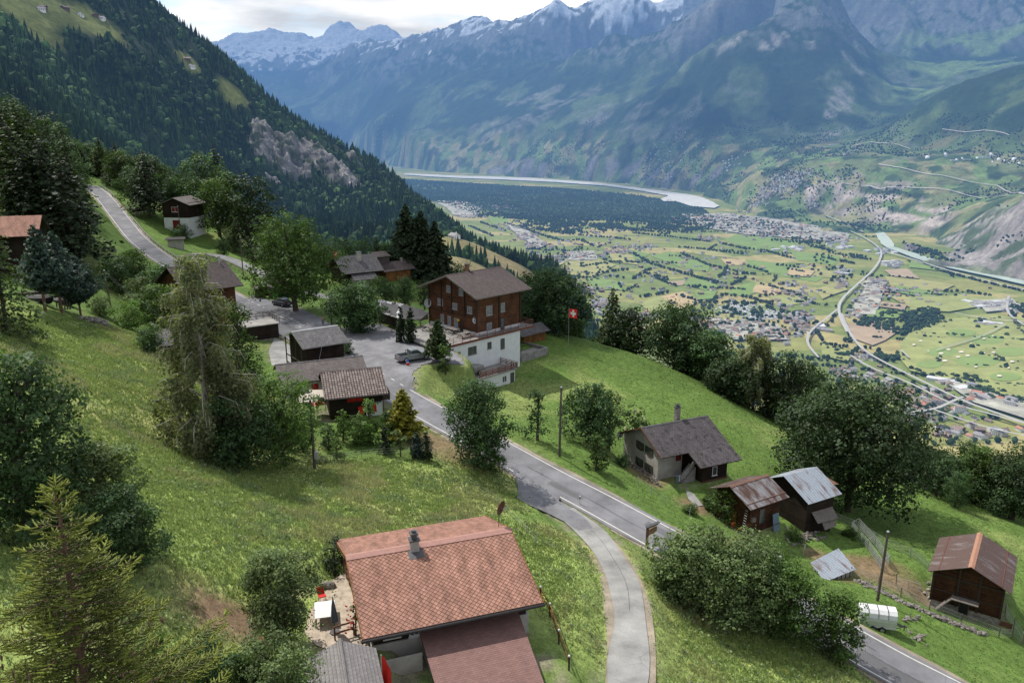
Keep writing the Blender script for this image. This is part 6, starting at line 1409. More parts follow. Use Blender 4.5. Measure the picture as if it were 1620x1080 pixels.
for a0, a1, z0, z1 in ((1.45,.55,-40.5,-39.5),(-.6,-1.5,-40.5,-39.5),(1.45,.55,-42.8,-41.8),(-.7,-1.6,-42.8,-41.8)): window(r, 'x-', -4.6, a0, a1, z0, z1, -zb, 'beam', 'glass', 1, 'green_shutter')
window(r, 'y-', -6.2, 1.55, 2.3, -42.5, -41.3, -zb, 'white', 'glass', 0)
mb = MB(); mb.box(.05, 3.95, -6.32, -6.22, zb-1.2, zb+.4); mb.build('lower_boarding', M['pole_red'], r, dz=-zb)
mb = MB()
for i in range(9): mb.box(-2.6+i*.24, -2.6+(i+1)*.24, -5.4, -4.1, zb-1, zb+.05+i*.26)
mb.beam((-2.7, -5.45, zb+.9), (-.4, -5.45, zb+3.2), .08, .5); mb.build('stair', M['concrete'], r, dz=-zb)
window(r, 'y-', -3.1, -1.9, -1.1, zb+2.3, zb+4.2, -zb, 'darkred', 'darkred', 0, name='door', sill=False)
xx, yy = onh('F', -5.1, 5.0); put_dish('satellite_dish', 'white satellite dish at the left eave of the farmhouse', (xx, yy, zr-3.6), .45, -30, -10, 'white', .8)
xx, yy = onh('B', -5.3, 6.4); put_dish('satellite_dish', 'grey satellite dish at the left corner of the inn', (xx, yy, -30.8), .7, -20, -10, 'frame_grey', .9)
for nm, px, py, m_, lab in (('blue_cloth',896,768-0,'cloth_blue','pale blue cloth hanging in front of the farmhouse entrance'),):
    p = onz(1071, 765, -43.2); e = empty('laundry', (p.x, p.y, -43.6), R(20), lab, 'laundry'); mb = MB(); mb.box(-.2, .2, -.02, .02, .5, 1.5); mb.box(.22, .4, -.02, .02, .7, 1.5, 1); mb.build('cloth', [M['cloth_blue'], M['white']], e); mb = MB(); mb.tube([(-.6, 0, 0), (-.6, 0, 1.55), (.7, 0, 1.55), (.7, 0, 0)], .02, 4); mb.build('rack', M['metal'], e)
p = onz(1053, 742, -41.0); 
# ---------------- G : brown tiled house behind the birch
zb = -33.5; zr = -22.8-1.6; HBG = HB['G']; r = empty('house', (HBG[0]-1, HBG[1], zb), R(HBG[2]), 'house with a brown tiled roof half hidden behind the drooping birch', 'house'); k = 3.6/6.54
mb = MB(); walls_box(mb, -4.2, 4.2, -5.2, 5.2, zb-3, zr+1.6, k); mb.build('wall', M['wood_red'], r, dz=-zb)
mb = MB(); gable_roof(mb, 10.5, 13.1, zr+1.6, 3.6, .18, 0, 1); rf = mb.build('roof', [M['tile_brown'], M['beam']], r, dz=-zb)
mb = MB(); ridge_cap(mb, -5.3, 5.3, zr+1.6, .2, 0, k); mb.build('ridge_cap', M['tile_brown'], rf, dz=-zb)
chimney(r, 4.0, -.4, zr+1.2, zr+2.4, .3, -zb, 'frame_grey')
# ---------------- H : left red roofed house
zb = -25.0; zr = -12.6; r = root('house', 'H', zb, 'house with a pink red shingle roof cut off by the left edge'); k = 2.6/4.55
mb = MB(); walls_box(mb, -7.5, 2.1, -3.3, 3.8, zb+3.2, zr, k); mb.build('wall', M['wood_dark'], r, dz=-zb)
mb = MB(); mb.box(-7.4, 2.05, -3.25, 3.8, zb-2, zb+3.2); mb.build('ground_floor_wall', M['plaster_old'], r, dz=-zb)
mb = MB(); gable_roof(mb, 5.73, 9.11, zr, 2.6, .15, 0, 1, x0=-9, x1=2.95); mb.build('roof', [M['tile_red'], M['beam']], r, dz=-zb)
window(r, 'y-', -3.3, -.8, .2, zb+4.2, zb+5.3, -zb, 'white', 'glass', 1); window(r, 'x+', 2.1, -1, 0, zb+4.2, zb+5.3, -zb, 'white', 'glass', 1)
# ---------------- I : shed with mono-pitch roof left of birch
p = onz(300, 545, -31.5); p = P(283, 535, 112); zb = G(p.x, p.y); e = empty('hay_shed', (p.x, p.y, zb), R(35), 'dark log shed with a grey lean roof half hidden left of the birch', 'shed')
mb = MB(); mb.box(-2.4, 3.2, -2.1, 2.4, -1.5, 2.3); mb.build('wall', M['wood_dark'], e)
mb = MB(); mb.slab([(-3.4, -3.2, 1.95), (4.0, -3.2, 1.95), (4.0, .3, 3.6), (-3.4, .3, 3.6)], .12); mb.slab([(-3.4, .3, 3.6), (4, .3, 3.6), (4, 3.2, 2.2), (-3.4, 3.2, 2.2)], .12); mb.build('roof', M['slate'], e)
# ---------------- J : black and white barn up the slope
zb = -30.6; zr = -21.0; r = empty('barn_house', (HB['J'][0]-.6, HB['J'][1]+2, zb), R(80), 'black timber barn on a white base with dark red doors below the upper road', 'barn')
mb = MB(); walls_box(mb, -4.5, 4.5, -4.6, 4.4, zb+3.2, zr, .36); mb.build('wall', M['wood_dark'], r, dz=-zb)
mb = MB(); mb.box(-4.45, 4.45, -4.55, 4.35, zb-4, zb+3.2); mb.build('ground_floor_wall', M['plaster'], r, dz=-zb)
mb = MB(); gable_roof(mb, 10.5, 11.4, zr, 2.3, .2, 0, 1); mb.build('roof', [M['slate_brown'], M['beam_grey']], r, dz=-zb)
window(r, 'x-', -4.5, -1.2, 1.2, zb+5.0, zb+6.6, -zb, 'white', 'darkred', 1); window(r, 'x-', -4.45, -1.3, 1.3, zb-.3, zb+2.4, -zb, 'darkred', 'darkred', 1, name='door', sill=False)
# small pale kiosk with flat dark roof by the lane
p = gp(279, 392); e = empty('hut', (p.x, p.y, p.z), R(20), 'small pale hut with a dark flat roof beside the upper road', 'shed')
mb = MB(); mb.box(-2.2, 2.2, -1.5, 1.5, -1, 2.6); mb.build('wall', M['plaster_old'], e); mb = MB(); mb.slab([(-2.8, -2.0, 2.75), (2.8, -2.0, 2.75), (2.8, 2, 3.0), (-2.8, 2, 3.0)], .15); mb.build('roof', M['gutter'], e)
# ---------------- K : house with the red flag, and its brown neighbour
zb = -40.0; zr = -32.3; r = root('house', 'K', zb, 'grey slate roofed house with a pale chimney and red flag behind it'); k = 3.75/6.06
mb = MB(); walls_box(mb, -4.8, 4.8, -4.9, 4.9, zb-3, zr, k); mb.build('wall', M['wood_dark'], r, dz=-zb)
mb = MB(); gable_roof(mb, 11.6, 12.1, zr, 3.75, .2, 0, 1); mb.slab([(-3.5, -8.3, zr-5.3), (3.2, -8.3, zr-5.3), (3.2, -5.6, zr-4.1), (-3.5, -5.6, zr-4.1)], .15, 0, 1); mb.build('roof', [M['slate'], M['beam']], r, dz=-zb)
chimney(r, .6, -1.6, zr-2.0, zr+1.0, 1.1, -zb, 'plaster_old'); mb = MB(); mb.box(-3.2, 2.9, -7.6, -4.95, zb-3, zr-5.0); mb.build('porch_wall', M['plaster_old'], r, dz=-zb)
window(r, 'y-', -7.6, -2.4, -1.2, zb+.4, zb+1.8, -zb, 'beam', 'glass', 0); window(r, 'y-', -7.6, .8, 2.0, zb+.2, zb+1.8, -zb, 'wood_orange', 'glass', 0)
p = P(622, 432, 222); e = empty('house', (p.x, p.y, -40.5), R(38), 'brown tiled house just right of the flag house', 'house')
mb = MB(); mb.prism(side_poly(-3, 3, -4, 5.2, .5), -4, 4); mb.build('wall', M['wood_orange'], e); mb = MB()
mb.slab([(-5, -4, 3.2), (5, -4, 3.2), (5, 0, 5.2), (-5, 0, 5.2)], .15); mb.slab([(-5, 0, 5.2), (5, 0, 5.2), (5, 4, 3.2), (-5, 4, 3.2)], .15); mb.slab([(-5.4, -1, 6.9), (-1, -1, 6.9), (-1, 2.6, 7.9), (-5.4, 2.6, 7.9)], .15); mb.box(-4.8, -1.4, -.6, 2.6, 4, 7.1); mb.build('roof', M['tile_brown'], e)
mb = MB(); mb.box(2, 2.6, -1, -.4, 4.3, 6.1); mb.build('chimney', M['stone'], e)
# ---------------- M : open shed with patched roof
p = gp(640, 522); zb = p.z; e = empty('open_shed', (p.x, p.y, zb), R(45), 'open shed with a patched black and white slate roof beside the car park', 'shed')
C1, C2, C3, C4 = [onz(x, y, z) for x, y, z in ((601,503,-31.9),(636,513,-31.9),(672,492,-29.9),(598,474,-29.8))]
mb = MB(); C1 = onz(600.7,494,-31.9); C2 = onz(630,503.5,-31.9); C3 = onz(639,480.5,-30.2); C4 = onz(598,473.7,-30.2); C5 = onz(679,494,-31.6); C6 = onz(665,505,-32.2)
W2L = (Matrix.Translation((p.x, p.y, zb))@Matrix.Rotation(R(45), 4, 'Z')).inverted(); L_ = lambda v: W2L@v
mb.slab([L_(C1), L_(C2), L_(C3), L_(C4)], .12, 0, 1); mb.slab([L_(C3)+Vector((0, 0, -.02)), L_(C2)+Vector((.1, 0, -.02)), L_(C6), L_(C5)], .12, 1, 1); o = mb.build('roof', [M['patch_roof'], M['slate']], e)
mb = MB()
for q in (C1, C2, C3, C4, C5, C6): v = L_(q); g = G(q.x, q.y)-zb; mb.beam((v.x, v.y, g-.3), (v.x, v.y, v.z-.1), .16)
mb.build('post', M['beam_grey'], e)
mb = MB(); a, b = L_(C1.lerp(C4, .85)), L_(C2.lerp(C3, .85)); mb.slab([(a.x, a.y, -.5), (b.x, b.y, -.5), (b.x, b.y, b.z-.6), (a.x, a.y, a.z-.6)], .15); mb.build('wall', M['wood_grey'], e)

# ---------------- O1 / O2 / P : sheds on the right
zb = -46.0; zr = -40.42; r = root('wooden_shed', 'O1', zb, 'plank shed with a ribbed metal roof, rusty patch and ivy', 'shed'); k = 1.53/3.33
mb = MB(); walls_box(mb, -2.4, 2.6, -2.7, 2.7, zb-1, zr, k); mb.build('wall', M['wood_barn'], r, dz=-zb)
mb = MB(); mb.slab([(-3.2, -3.4, zr-1.56), (3.3, -3.4, zr-1.56), (3.3, 0, zr), (-3.2, 0, zr)], .06, 0); mb.build('roof', M['corr_rust'], r, dz=-zb)
mb = MB(); mb.slab([(-3.2, 0, zr), (3.3, 0, zr), (3.3, 3.4, zr-1.56), (-3.2, 3.4, zr-1.56)], .06, 0); mb.build('roof', M['corr_brown'], r, dz=-zb)
mb = MB(); ridge_cap(mb, -3.25, 3.35, zr+.02, .24, 0, k); mb.build('ridge_cap', M['rust_ridge'], r, dz=-zb)
mb = MB(); mb.beam((-3.2, -2.7, zr-1.2), (3.35, -2.7, zr-1.2), .08, .04); mb.build('roof_strap', M['rust_ridge'], r, dz=-zb)
window(r, 'y-', -2.7, -.9, .1, zb+1.3, zb+3.2, -zb, 'beam', 'glass', 0); window(r, 'x-', -2.4, -.6, .6, zb+.3, zb+2.2, -zb, 'wood_orange', 'wood_orange', 0, name='door', sill=False)
mb = MB(); mb.box(-2.3, -1.7, -3.0, -2.72, zb+2.0, zb+2.5); mb.build('wall_box', M['beam_grey'], r, dz=-zb)
xx, yy = onh('O1', -2.9, .9); iv = empty('ivy_bush', (xx, yy, zb), 0, 'dense ivy covering the left gable of the ribbed roof shed', 'bush'); m_ = broad(4.7, 4.6, .2, 333, z0=.05, nc=14, mat='leaf'); link('trunk', m_[0], iv); link('crown', m_[1], iv)
xx, yy = onh('O1', -2.9, -2.3); e = empty('ladder', (xx, yy, zb-.3), R(31), 'white runged ladder leaning on the corner of the ribbed roof shed', 'ladder')
mb = MB(); 
for s in (-.22, .22): mb.beam((-.3, s, 0), (.35, s, 3.9), .06)
for i in range(12): z = .3+i*.3; x = -.3+.65*z/3.9; mb.beam((x, -.22, z), (x, .22, z), .05, .05, 1)
mb.build('ladder_frame', [M['beam'], M['frame_grey']], e)
zb = -47.3; x2, y2, a2 = HB['O2']; r = empty('metal_roofed_shed', (x2-.5, y2+1.5, zb), R(a2), 'grey shed with a pale blue metal roof streaked with rust', 'shed')
zr = -41.3; k = .50
mb = MB(); walls_box(mb, -2.2, 2.5, -3.4, 2.2, zb-1.5, zr, k); mb.build('wall', M['wood_dark'], r, dz=-zb)
mb = MB(); mb.slab([(-2.8, -4.1, zr-2.05), (3.1, -4.1, zr-2.05), (3.1, 0, zr), (-2.8, 0, zr)], .06); mb.slab([(-2.8, 0, zr), (3.1, 0, zr), (3.1, 2.9, zr-1.45), (-2.8, 2.9, zr-1.45)], .06); mb.build('roof', M['corr_blue'], r, dz=-zb)
mb = MB(); mb.slab([(3.0, -2.2, zr-1.6), (4.8, -2.2, zr-1.9), (4.8, 1.2, zr-1.5), (3.0, 1.2, zr-1.2)], .05); mb.build('side_roof', M['rust_ridge'], r, dz=-zb)
mb = MB(); mb.box(2.52, 4.4, -1.8, 1.0, zb-1.5, zr-2.0); mb.build('side_wall', M['wood_dark'], r, dz=-zb)
mb = MB(); mb.slab([(-1.4, -4.6, zb+1.3), (2.2, -4.6, zb+1.1), (2.3, -3.5, zb+2.2), (-1.4, -3.5, zb+2.3)], .06); mb.slab([(-.4, -4.9, zb+.3), (1.8, -4.8, zb+.3), (1.9, -4.2, zb+1.2), (-.3, -4.2, zb+1.2)], .06); mb.build('loose_boards', M['beam_grey'], r, dz=-zb)
p = gp(1226, 838); e = empty('boat_like_tarp_door', (p.x, p.y, p.z), R(31), '', ''); bpy.data.objects.remove(e)
e = empty('leaning_door', (p.x, p.y, p.z), R(31), 'blue grey door panel leaning between the two metal roofed sheds', 'door panel'); mb = MB(); mb.slab([(-.5, -.3, 0), (.5, -.3, 0), (.5, .1, 2.1), (-.5, .1, 2.1)], .06); mb.build('panel', M['cloth_blue'], e); mb = MB(); mb.box(-.45, .45, -.36, -.31, .9, 1.0); mb.build('batten', M['metal_dark'], e)
c = [onz(1281.7,889.3,-46.9), onz(1326.7,866.7,-46.9), onz(1354.3,900,-47.6), onz(1305,920,-47.6)]
ctr = sum(c, Vector())/4; zb = G(ctr.x, ctr.y); e = empty('hen_house', (ctr.x, ctr.y, zb), R(30), 'tiny white hut with a pale rust spotted metal roof above the parked trailer', 'shed')
W2L = (Matrix.Translation((ctr.x, ctr.y, zb))@Matrix.Rotation(R(30), 4, 'Z')).inverted(); v = [W2L@q for q in c]
mb = MB(); mb.slab([v[3], v[2], v[1], v[0]], .05); o = mb.build('roof', M['corr_blue'], e)
mb = MB(); cc_ = sum(v, Vector())/4; w_ = [cc_+(q-cc_)*.84 for q in v]; lo = [Vector((q.x, q.y, -1)) for q in w_]; mb.add([q-Vector((0, 0, .12)) for q in w_]+lo, [(0, 1, 5, 4), (1, 2, 6, 5), (2, 3, 7, 6), (3, 0, 4, 7), (0, 3, 2, 1)]); mb.build('wall', M['plaster_old'], e)
mb = MB(); a_, b_ = w_[3], w_[2]
for i in range(6): q = a_.lerp(b_, (i+.5)/6); mb.beam((q.x, q.y-.03, -.8), (q.x, q.y-.03, q.z-.2), .12, .06)
mb.build('batten', M['beam'], e)
# ---------------- Q : dark barn on the right
zb = -50.2; zr = -44.04; r = root('log_barn', 'Q', zb, 'dark log barn with a brown ribbed roof and orange ridge at the right', 'barn'); k = 1.79/3.885
mb = MB(); walls_box(mb, -3.8, 3.8, -3.2, 3.3, zb+.9, zr, k); mb.build('wall', M['wood_barn'], r, dz=-zb)
mb = MB(); mb.box(-3.78, 3.78, -3.15, 3.25, zb-1.5, zb+.9); mb.build('stone_base', M['stone'], r, dz=-zb)
mb = MB(); gable_roof(mb, 8.9, 7.77, zr, 1.79, .06); rf = mb.build('roof', M['corr_brown'], r, dz=-zb)
mb = MB(); ridge_cap(mb, -4.5, 4.5, zr, .3, 0, k); mb.build('ridge_cap', M['wood_orange'] if 0 else m_plain('orange_ridge', (.33, .17, .11), .7, .15), rf, dz=-zb)
mb = MB()
for s in (-1, 1): mb.beam((-4.45, s*2.9, zr-1.30), (4.45, s*2.9, zr-1.30), .08, .04)
mb.build('roof_strap', M['rail_red'], rf, dz=-zb)
mb = MB()
for y in (-3.2, -1.05, .9, 3.3): mb.beam((-3.87, y, zb+.9), (-3.87, y, zr-.2-k*abs(y)), .2, .22)
for z in (zb+2.3, zb+4.1): mb.beam((-3.88, -3.2, z), (-3.88, 3.3, z), .12, .14)
mb.build('timber_frame', M['beam'], r, dz=-zb)
window(r, 'x-', -3.8, -.95, .75, -48.0, -46.3, -zb, 'beam', 'wood_barn', 1, name='door', sill=False); window(r, 'x-', -3.8, -.35, .6, -50.1, -48.5, -zb, 'wood_grey', 'black', 0, name='door', sill=False)
mb = MB(); mb.box(-4.9, -3.85, -1.2, 1.35, -48.14, -48.04); mb.beam((-4.6, 1.35, -48.1), (-4.6, 2.6, -49.9), .9, .1); mb.build('loading_platform', M['beam_grey'], r, dz=-zb)
mb = MB(); mb.box(3.2-6.9, 3.4-6.9, -4.4, -3.3, zb-.6, zb+.6); mb.build('side_boarding', M['pole_red'], r, dz=-zb)
# ---------------- bus shelter
p = onz(418, 470, -34.5); e = empty('bus_shelter', (p.x, p.y, -34.5), R(20), 'grey wooden bus shelter with a small gable roof beside the car park', 'bus shelter')
mb = MB(); mb.box(-1.7, 1.7, 1.0, 1.1, 0, 2.1); mb.box(-1.7, -1.6, -1.0, 1.0, 0, 2.1); mb.box(1.6, 1.7, -1.0, 1.0, 0, 2.1); mb.box(-1.6, -.9, -1.05, -.95, 0, 2.1); mb.box(.9, 1.6, -1.05, -.95, 0, 2.1); mb.build('wall', M['wood_grey'], e)
mb = MB(); 
for s in (-1, 1): mb.slab([(s*0, -1.5, 3.0), (s*0, 1.4, 3.0), (s*2.1, 1.4, 2.0), (s*2.1, -1.5, 2.0)][::-s], .1)
mb.build('roof', M['slate_brown'], e)
mb = MB(); mb.box(-1.4, 1.4, .5, .9, .4, .5); mb.build('bench', M['wood_orange'], e); mb = MB(); mb.box(.95, 1.45, -1.12, -1.06, 1.1, 1.8); mb.build('notice_board', M['white'], e)
mb = MB(); mb.box(-1.78, -1.71, -.8, .6, .1, 1.5); mb.build('side_panel', M['wood_orange'], e)
# ---------------- stone and timber building left of the courtyard (under the birch)
p = onz(425, 530, -34.4); e = empty('stable', (p.x-.3, p.y, -34.7), R(35), 'blackened timber stable with a roof terrace by the roadside', 'building')
mb = MB(); mb.box(-4.4, 1.4, -2.2, 2.4, -1, 2.6); mb.build('wall', M['wood_dark'], e); mb = MB(); mb.box(-4.3, 1.5, -2.3, 2.5, -1.5, .2); mb.build('stone_base', M['stone'], e)
mb = MB(); mb.slab([(-4.7, -2.5, 2.8), (1.8, -2.5, 2.8), (1.8, 2.7, 2.8), (-4.7, 2.7, 2.8)], .15); mb.build('terrace', M['plaster_old'], e)
mb = MB(); railing(mb, [(-4.5, 2.5, 2.8), (1.6, 2.5, 2.8), (1.6, -2.3, 2.8)], .9, 2, 1.2, .1); mb.build('railing', M['beam_grey'], e)
# ================================================================ VEHICLES, POLES, SIGNS, SMALL THINGS
def wheel(parent, x, y, r_, w, M4=None):
    t = MB(); t.tube([(x, y-w/2, r_), (x, y+w/2, r_)], r_, 14); o = t.build('wheel', M['black'], parent, True)
    h = MB(); h.tube([(x, y-w/2-.01, r_), (x, y+w/2+.01, r_)], r_*.58, 10); h.build('rim', M['metal'], o); return o
def loft(mb, secs, m=0, cap=True):
    """secs: list of (x, [(y,z)...]) rings"""
    n = len(secs[0][1]); vs = [(x, y, z) for x, ring in secs for y, z in ring]
    fs = [(i*n+j, i*n+(j+1) % n, (i+1)*n+(j+1) % n, (i+1)*n+j) for i in range(len(secs)-1) for j in range(n)]
    if cap: fs += [tuple(range(n))[::-1], tuple((len(secs)-1)*n+j for j in range(n))]
    return mb.add(vs, fs, m)
def ring(w, z0, z1, r=.12): return [(-w/2+r*.4, z0), (w/2-r*.4, z0), (w/2, z0+r), (w/2, z1-r), (w/2-r, z1), (-w/2+r, z1), (-w/2, z1-r), (-w/2, z0+r)]
def pickup(loc, rz, label):
    e = empty('pickup_truck', loc, rz, label, 'pickup truck'); b = MB()
    loft(b, [(2.66, ring(1.6, .45, .85)), (2.5, ring(1.82, .36, 1.02)), (1.6, ring(1.88, .34, 1.12)), (1.05, ring(1.88, .34, 1.16)), (-.75, ring(1.88, .34, 1.16)), (-.76, ring(1.88, .34, .72))])
    b.box(-2.6, -.76, -.94, -.84, .42, 1.15); b.box(-2.6, -.76, .84, .94, .42, 1.15); b.box(-2.66, -2.58, -.94, .94, .42, 1.13); b.box(-2.6, -.76, -.84, .84, .42, .66); b.build('body', M['car_grey'], e, False)
    c = MB(); loft(c, [(1.15, ring(1.70, 1.10, 1.16, .03)), (.45, ring(1.42, 1.10, 1.78, .12)), (-.2, ring(1.46, 1.10, 1.84, .12)), (-.72, ring(1.46, 1.10, 1.78, .12))]); c.build('cab', M['car_grey'], e)
    g = MB()
    for s in (-1, 1): g.add([(.95, s*.80, 1.2), (.42, s*.735, 1.66), (-.1, s*.75, 1.68), (-.62, s*.75, 1.66), (-.68, s*.79, 1.2)], [(0, 1, 2, 3, 4)[::s]])
    g.add([(1.04, -.72, 1.21), (1.04, .72, 1.21), (.52, .60, 1.70), (.52, -.60, 1.70)], [(0, 1, 2, 3)]); g.add([(-.735, -.6, 1.25), (-.735, .6, 1.25), (-.735, .55, 1.68), (-.735, -.55, 1.68)], [(3, 2, 1, 0)]); g.build('side_window', M['glass'], e)
    d = MB(); d.box(-2.56, -.78, -.83, .83, .662, .68); d.build('load_bed', M['black'], e); rb = MB(); rb.tube([(-.9, -.8, 1.15), (-.9, -.7, 1.6), (-.9, .7, 1.6), (-.9, .8, 1.15)], .04, 6); rb.build('roll_bar', M['black'], e)
    for x in (1.72, -1.62):
        for s in (-.84, .84): wheel(e, x, s, .40, .24)
    for s in (-.76, .76): h = MB(); h.box(2.5, 2.62, s-.16, s+.16, .78, .95); h.build('headlight', M['head'], e); h = MB(); h.box(-2.685, -2.63, s-.1, s+.1, .8, 1.08); h.build('tail_light', M['tail'], e)
    bm = MB(); bm.box(-2.78, -2.66, -.88, .88, .42, .6); bm.box(2.6, 2.74, -.85, .85, .4, .62); bm.build('bumper', M['metal_dark'], e)
    for s in (-1, 1): m_ = MB(); m_.box(.72, .86, s*1.0-.1, s*1.0+.1, 1.16, 1.34); m_.build('mirror', M['black'], e)
    return e
def suv(loc, rz, label):
    e = empty('parked_car', loc, rz, label, 'car'); b = MB()
    loft(b, [(2.25, ring(1.5, .4, .72)), (2.1, ring(1.78, .3, .88)), (1.1, ring(1.86, .28, 1.0)), (-1.7, ring(1.86, .28, 1.06)), (-2.2, ring(1.76, .32, 1.0)), (-2.28, ring(1.6, .4, .85))]); b.build('body', M['car_navy'], e)
    c = MB(); loft(c, [(1.15, ring(1.66, .96, 1.02, .03)), (.45, ring(1.36, .96, 1.5, .12)), (-.6, ring(1.38, .96, 1.55, .12)), (-1.5, ring(1.34, .96, 1.5, .12)), (-2.05, ring(1.55, .96, 1.06, .05))]); c.build('cabin', M['car_navy'], e)
    g = MB()
    for s in (-1, 1): g.add([(.95, s*.79, 1.06), (.42, s*.705, 1.42), (-.6, s*.715, 1.45), (-1.4, s*.705, 1.4), (-1.75, s*.78, 1.08)], [(0, 1, 2, 3, 4)[::s]])
    g.add([(1.06, -.7, 1.07), (1.06, .7, 1.07), (.55, .58, 1.45), (.55, -.58, 1.45)], [(0, 1, 2, 3)]); g.add([(-1.95, -.62, 1.13), (-1.95, .62, 1.13), (-1.60, .55, 1.45), (-1.60, -.55, 1.45)], [(3, 2, 1, 0)]); g.build('side_window', M['glass'], e)
    for x in (1.4, -1.35):
        for s in (-.82, .82): wheel(e, x, s, .34, .22)
    for s in (-.68, .68): h = MB(); h.box(-2.3, -2.2, s-.18, s+.18, .78, .92); h.build('tail_light', M['tail'], e); h = MB(); h.box(2.1, 2.2, s-.16, s+.16, .66, .8); h.build('headlight', M['head'], e)
    h = MB(); h.box(-2.31, -2.285, -.26, .26, .58, .70); h.build('number_plate', M['white'], e)
    for s in (-1, 1): h = MB(); h.beam((.3, s*.66, 1.57), (-1.3, s*.66, 1.57), .04); h.build('roof_rail', M['metal'], e)
p = onz(654, 569, -34.33); pickup((p.x, p.y, -34.33), R(33), 'grey green double cab pickup parked on the asphalt in front of the inn')
p = onz(446, 483, -34.33); suv((p.x, p.y, -34.33), R(142), 'dark blue estate car parked beside the bus shelter')
# livestock trailer
p0 = gp(1362, 980); p1 = gp(1408, 996); mid = (p0+p1)/2; rz = math.atan2(p1.y-p0.y, p1.x-p0.x)
e = empty('livestock_trailer', (mid.x, mid.y, mid.z-.22), rz, 'silver livestock trailer with a rounded white roof parked beside the road', 'trailer')
b = MB(); Lh = 1.6; rg = [(-.85, .45), (.85, .45), (.85, 1.45), (.74, 1.83), (.42, 2.1), (-.42, 2.1), (-.74, 1.83), (-.85, 1.45)]; loft(b, [(-Lh, rg), (Lh, rg)]); b.build('body', M['alu'], e)
b = MB(); rg2 = [(.87, 1.43), (.76, 1.85), (.43, 2.125), (-.43, 2.125), (-.76, 1.85), (-.87, 1.43), (-.74, 2.09), (.74, 2.09)][:6]; vs = [(x, y, z) for x in (-Lh-.02, Lh+.02) for y, z in rg2]; b.add(vs, [(i, i+1, i+7, i+6) for i in range(5)]); b.build('roof', M['metal'] if 0 else m_plain('pale_grp_roof', (.6, .6, .6), .5, .06), e)
for x in (-.85, 0, .85):
    b = MB()
    for (y0, z0), (y1, z1) in zip(rg2[:-1], rg2[1:]): b.beam((x, y0*1.01, z0+.01), (x, y1*1.01, z1+.01), .06, .03)
    b.build('roof_strap', M['black'], e)
b = MB(); b.box(-Lh, Lh, -.875, -.852, 1.15, 1.2); b.box(-Lh, Lh, -.875, -.852, 1.3, 1.34); b.box(-Lh, Lh, -.875, -.852, .55, .62); b.build('side_slat', M['white'], e)
b = MB(); b.beam((Lh, 0, .5), (Lh+1.1, 0, .45), .1); b.beam((Lh, .6, .5), (Lh+.9, 0, .45), .07); b.beam((Lh, -.6, .5), (Lh+.9, 0, .45), .07); b.tube([(Lh+.9, 0, 0), (Lh+.9, 0, .6)], .05, 6); b.build('drawbar', M['metal_dark'], e)
for x in (-.4, .4):
    for s in (-.92, .92): wheel(e, x, s, .32, .2)
# covered trailer on the lane, trailer on the annex roof
p = gp(442, 409); e = empty('covered_trailer', (p.x, p.y, p.z), R(-15), 'small trailer under a pale cover on the side lane', 'trailer'); b = MB(); loft(b, [(-1.6, ring(1.6, .7, 2.1, .3)), (1.5, ring(1.6, .7, 1.9, .3))]); b.build('cover', M['frame_grey'], e)
for s in (-.7, .7): wheel(e, 0, s, .35, .2)
b = MB(); b.beam((1.5, 0, .6), (2.6, 0, .5), .1); b.build('drawbar', M['metal_dark'], e)
xx, yy = onh('B', -8.6, -9.6); e = empty('covered_trailer', (xx, yy, -39.0), R(50), 'small trailer under a brown cover on the annex roof of the inn', 'trailer')
b = MB(); loft(b, [(-1.2, ring(1.5, .7, 1.5, .2)), (0, ring(1.6, .7, 1.75, .3)), (1.2, ring(1.5, .7, 1.45, .2))]); b.build('cover', M['concrete'], e)
for s in (-.7, .7): wheel(e, 0, s, .35, .2)
b = MB(); b.beam((1.2, 0, .6), (2.2, 0, .45), .08); b.build('drawbar', M['metal_dark'], e)
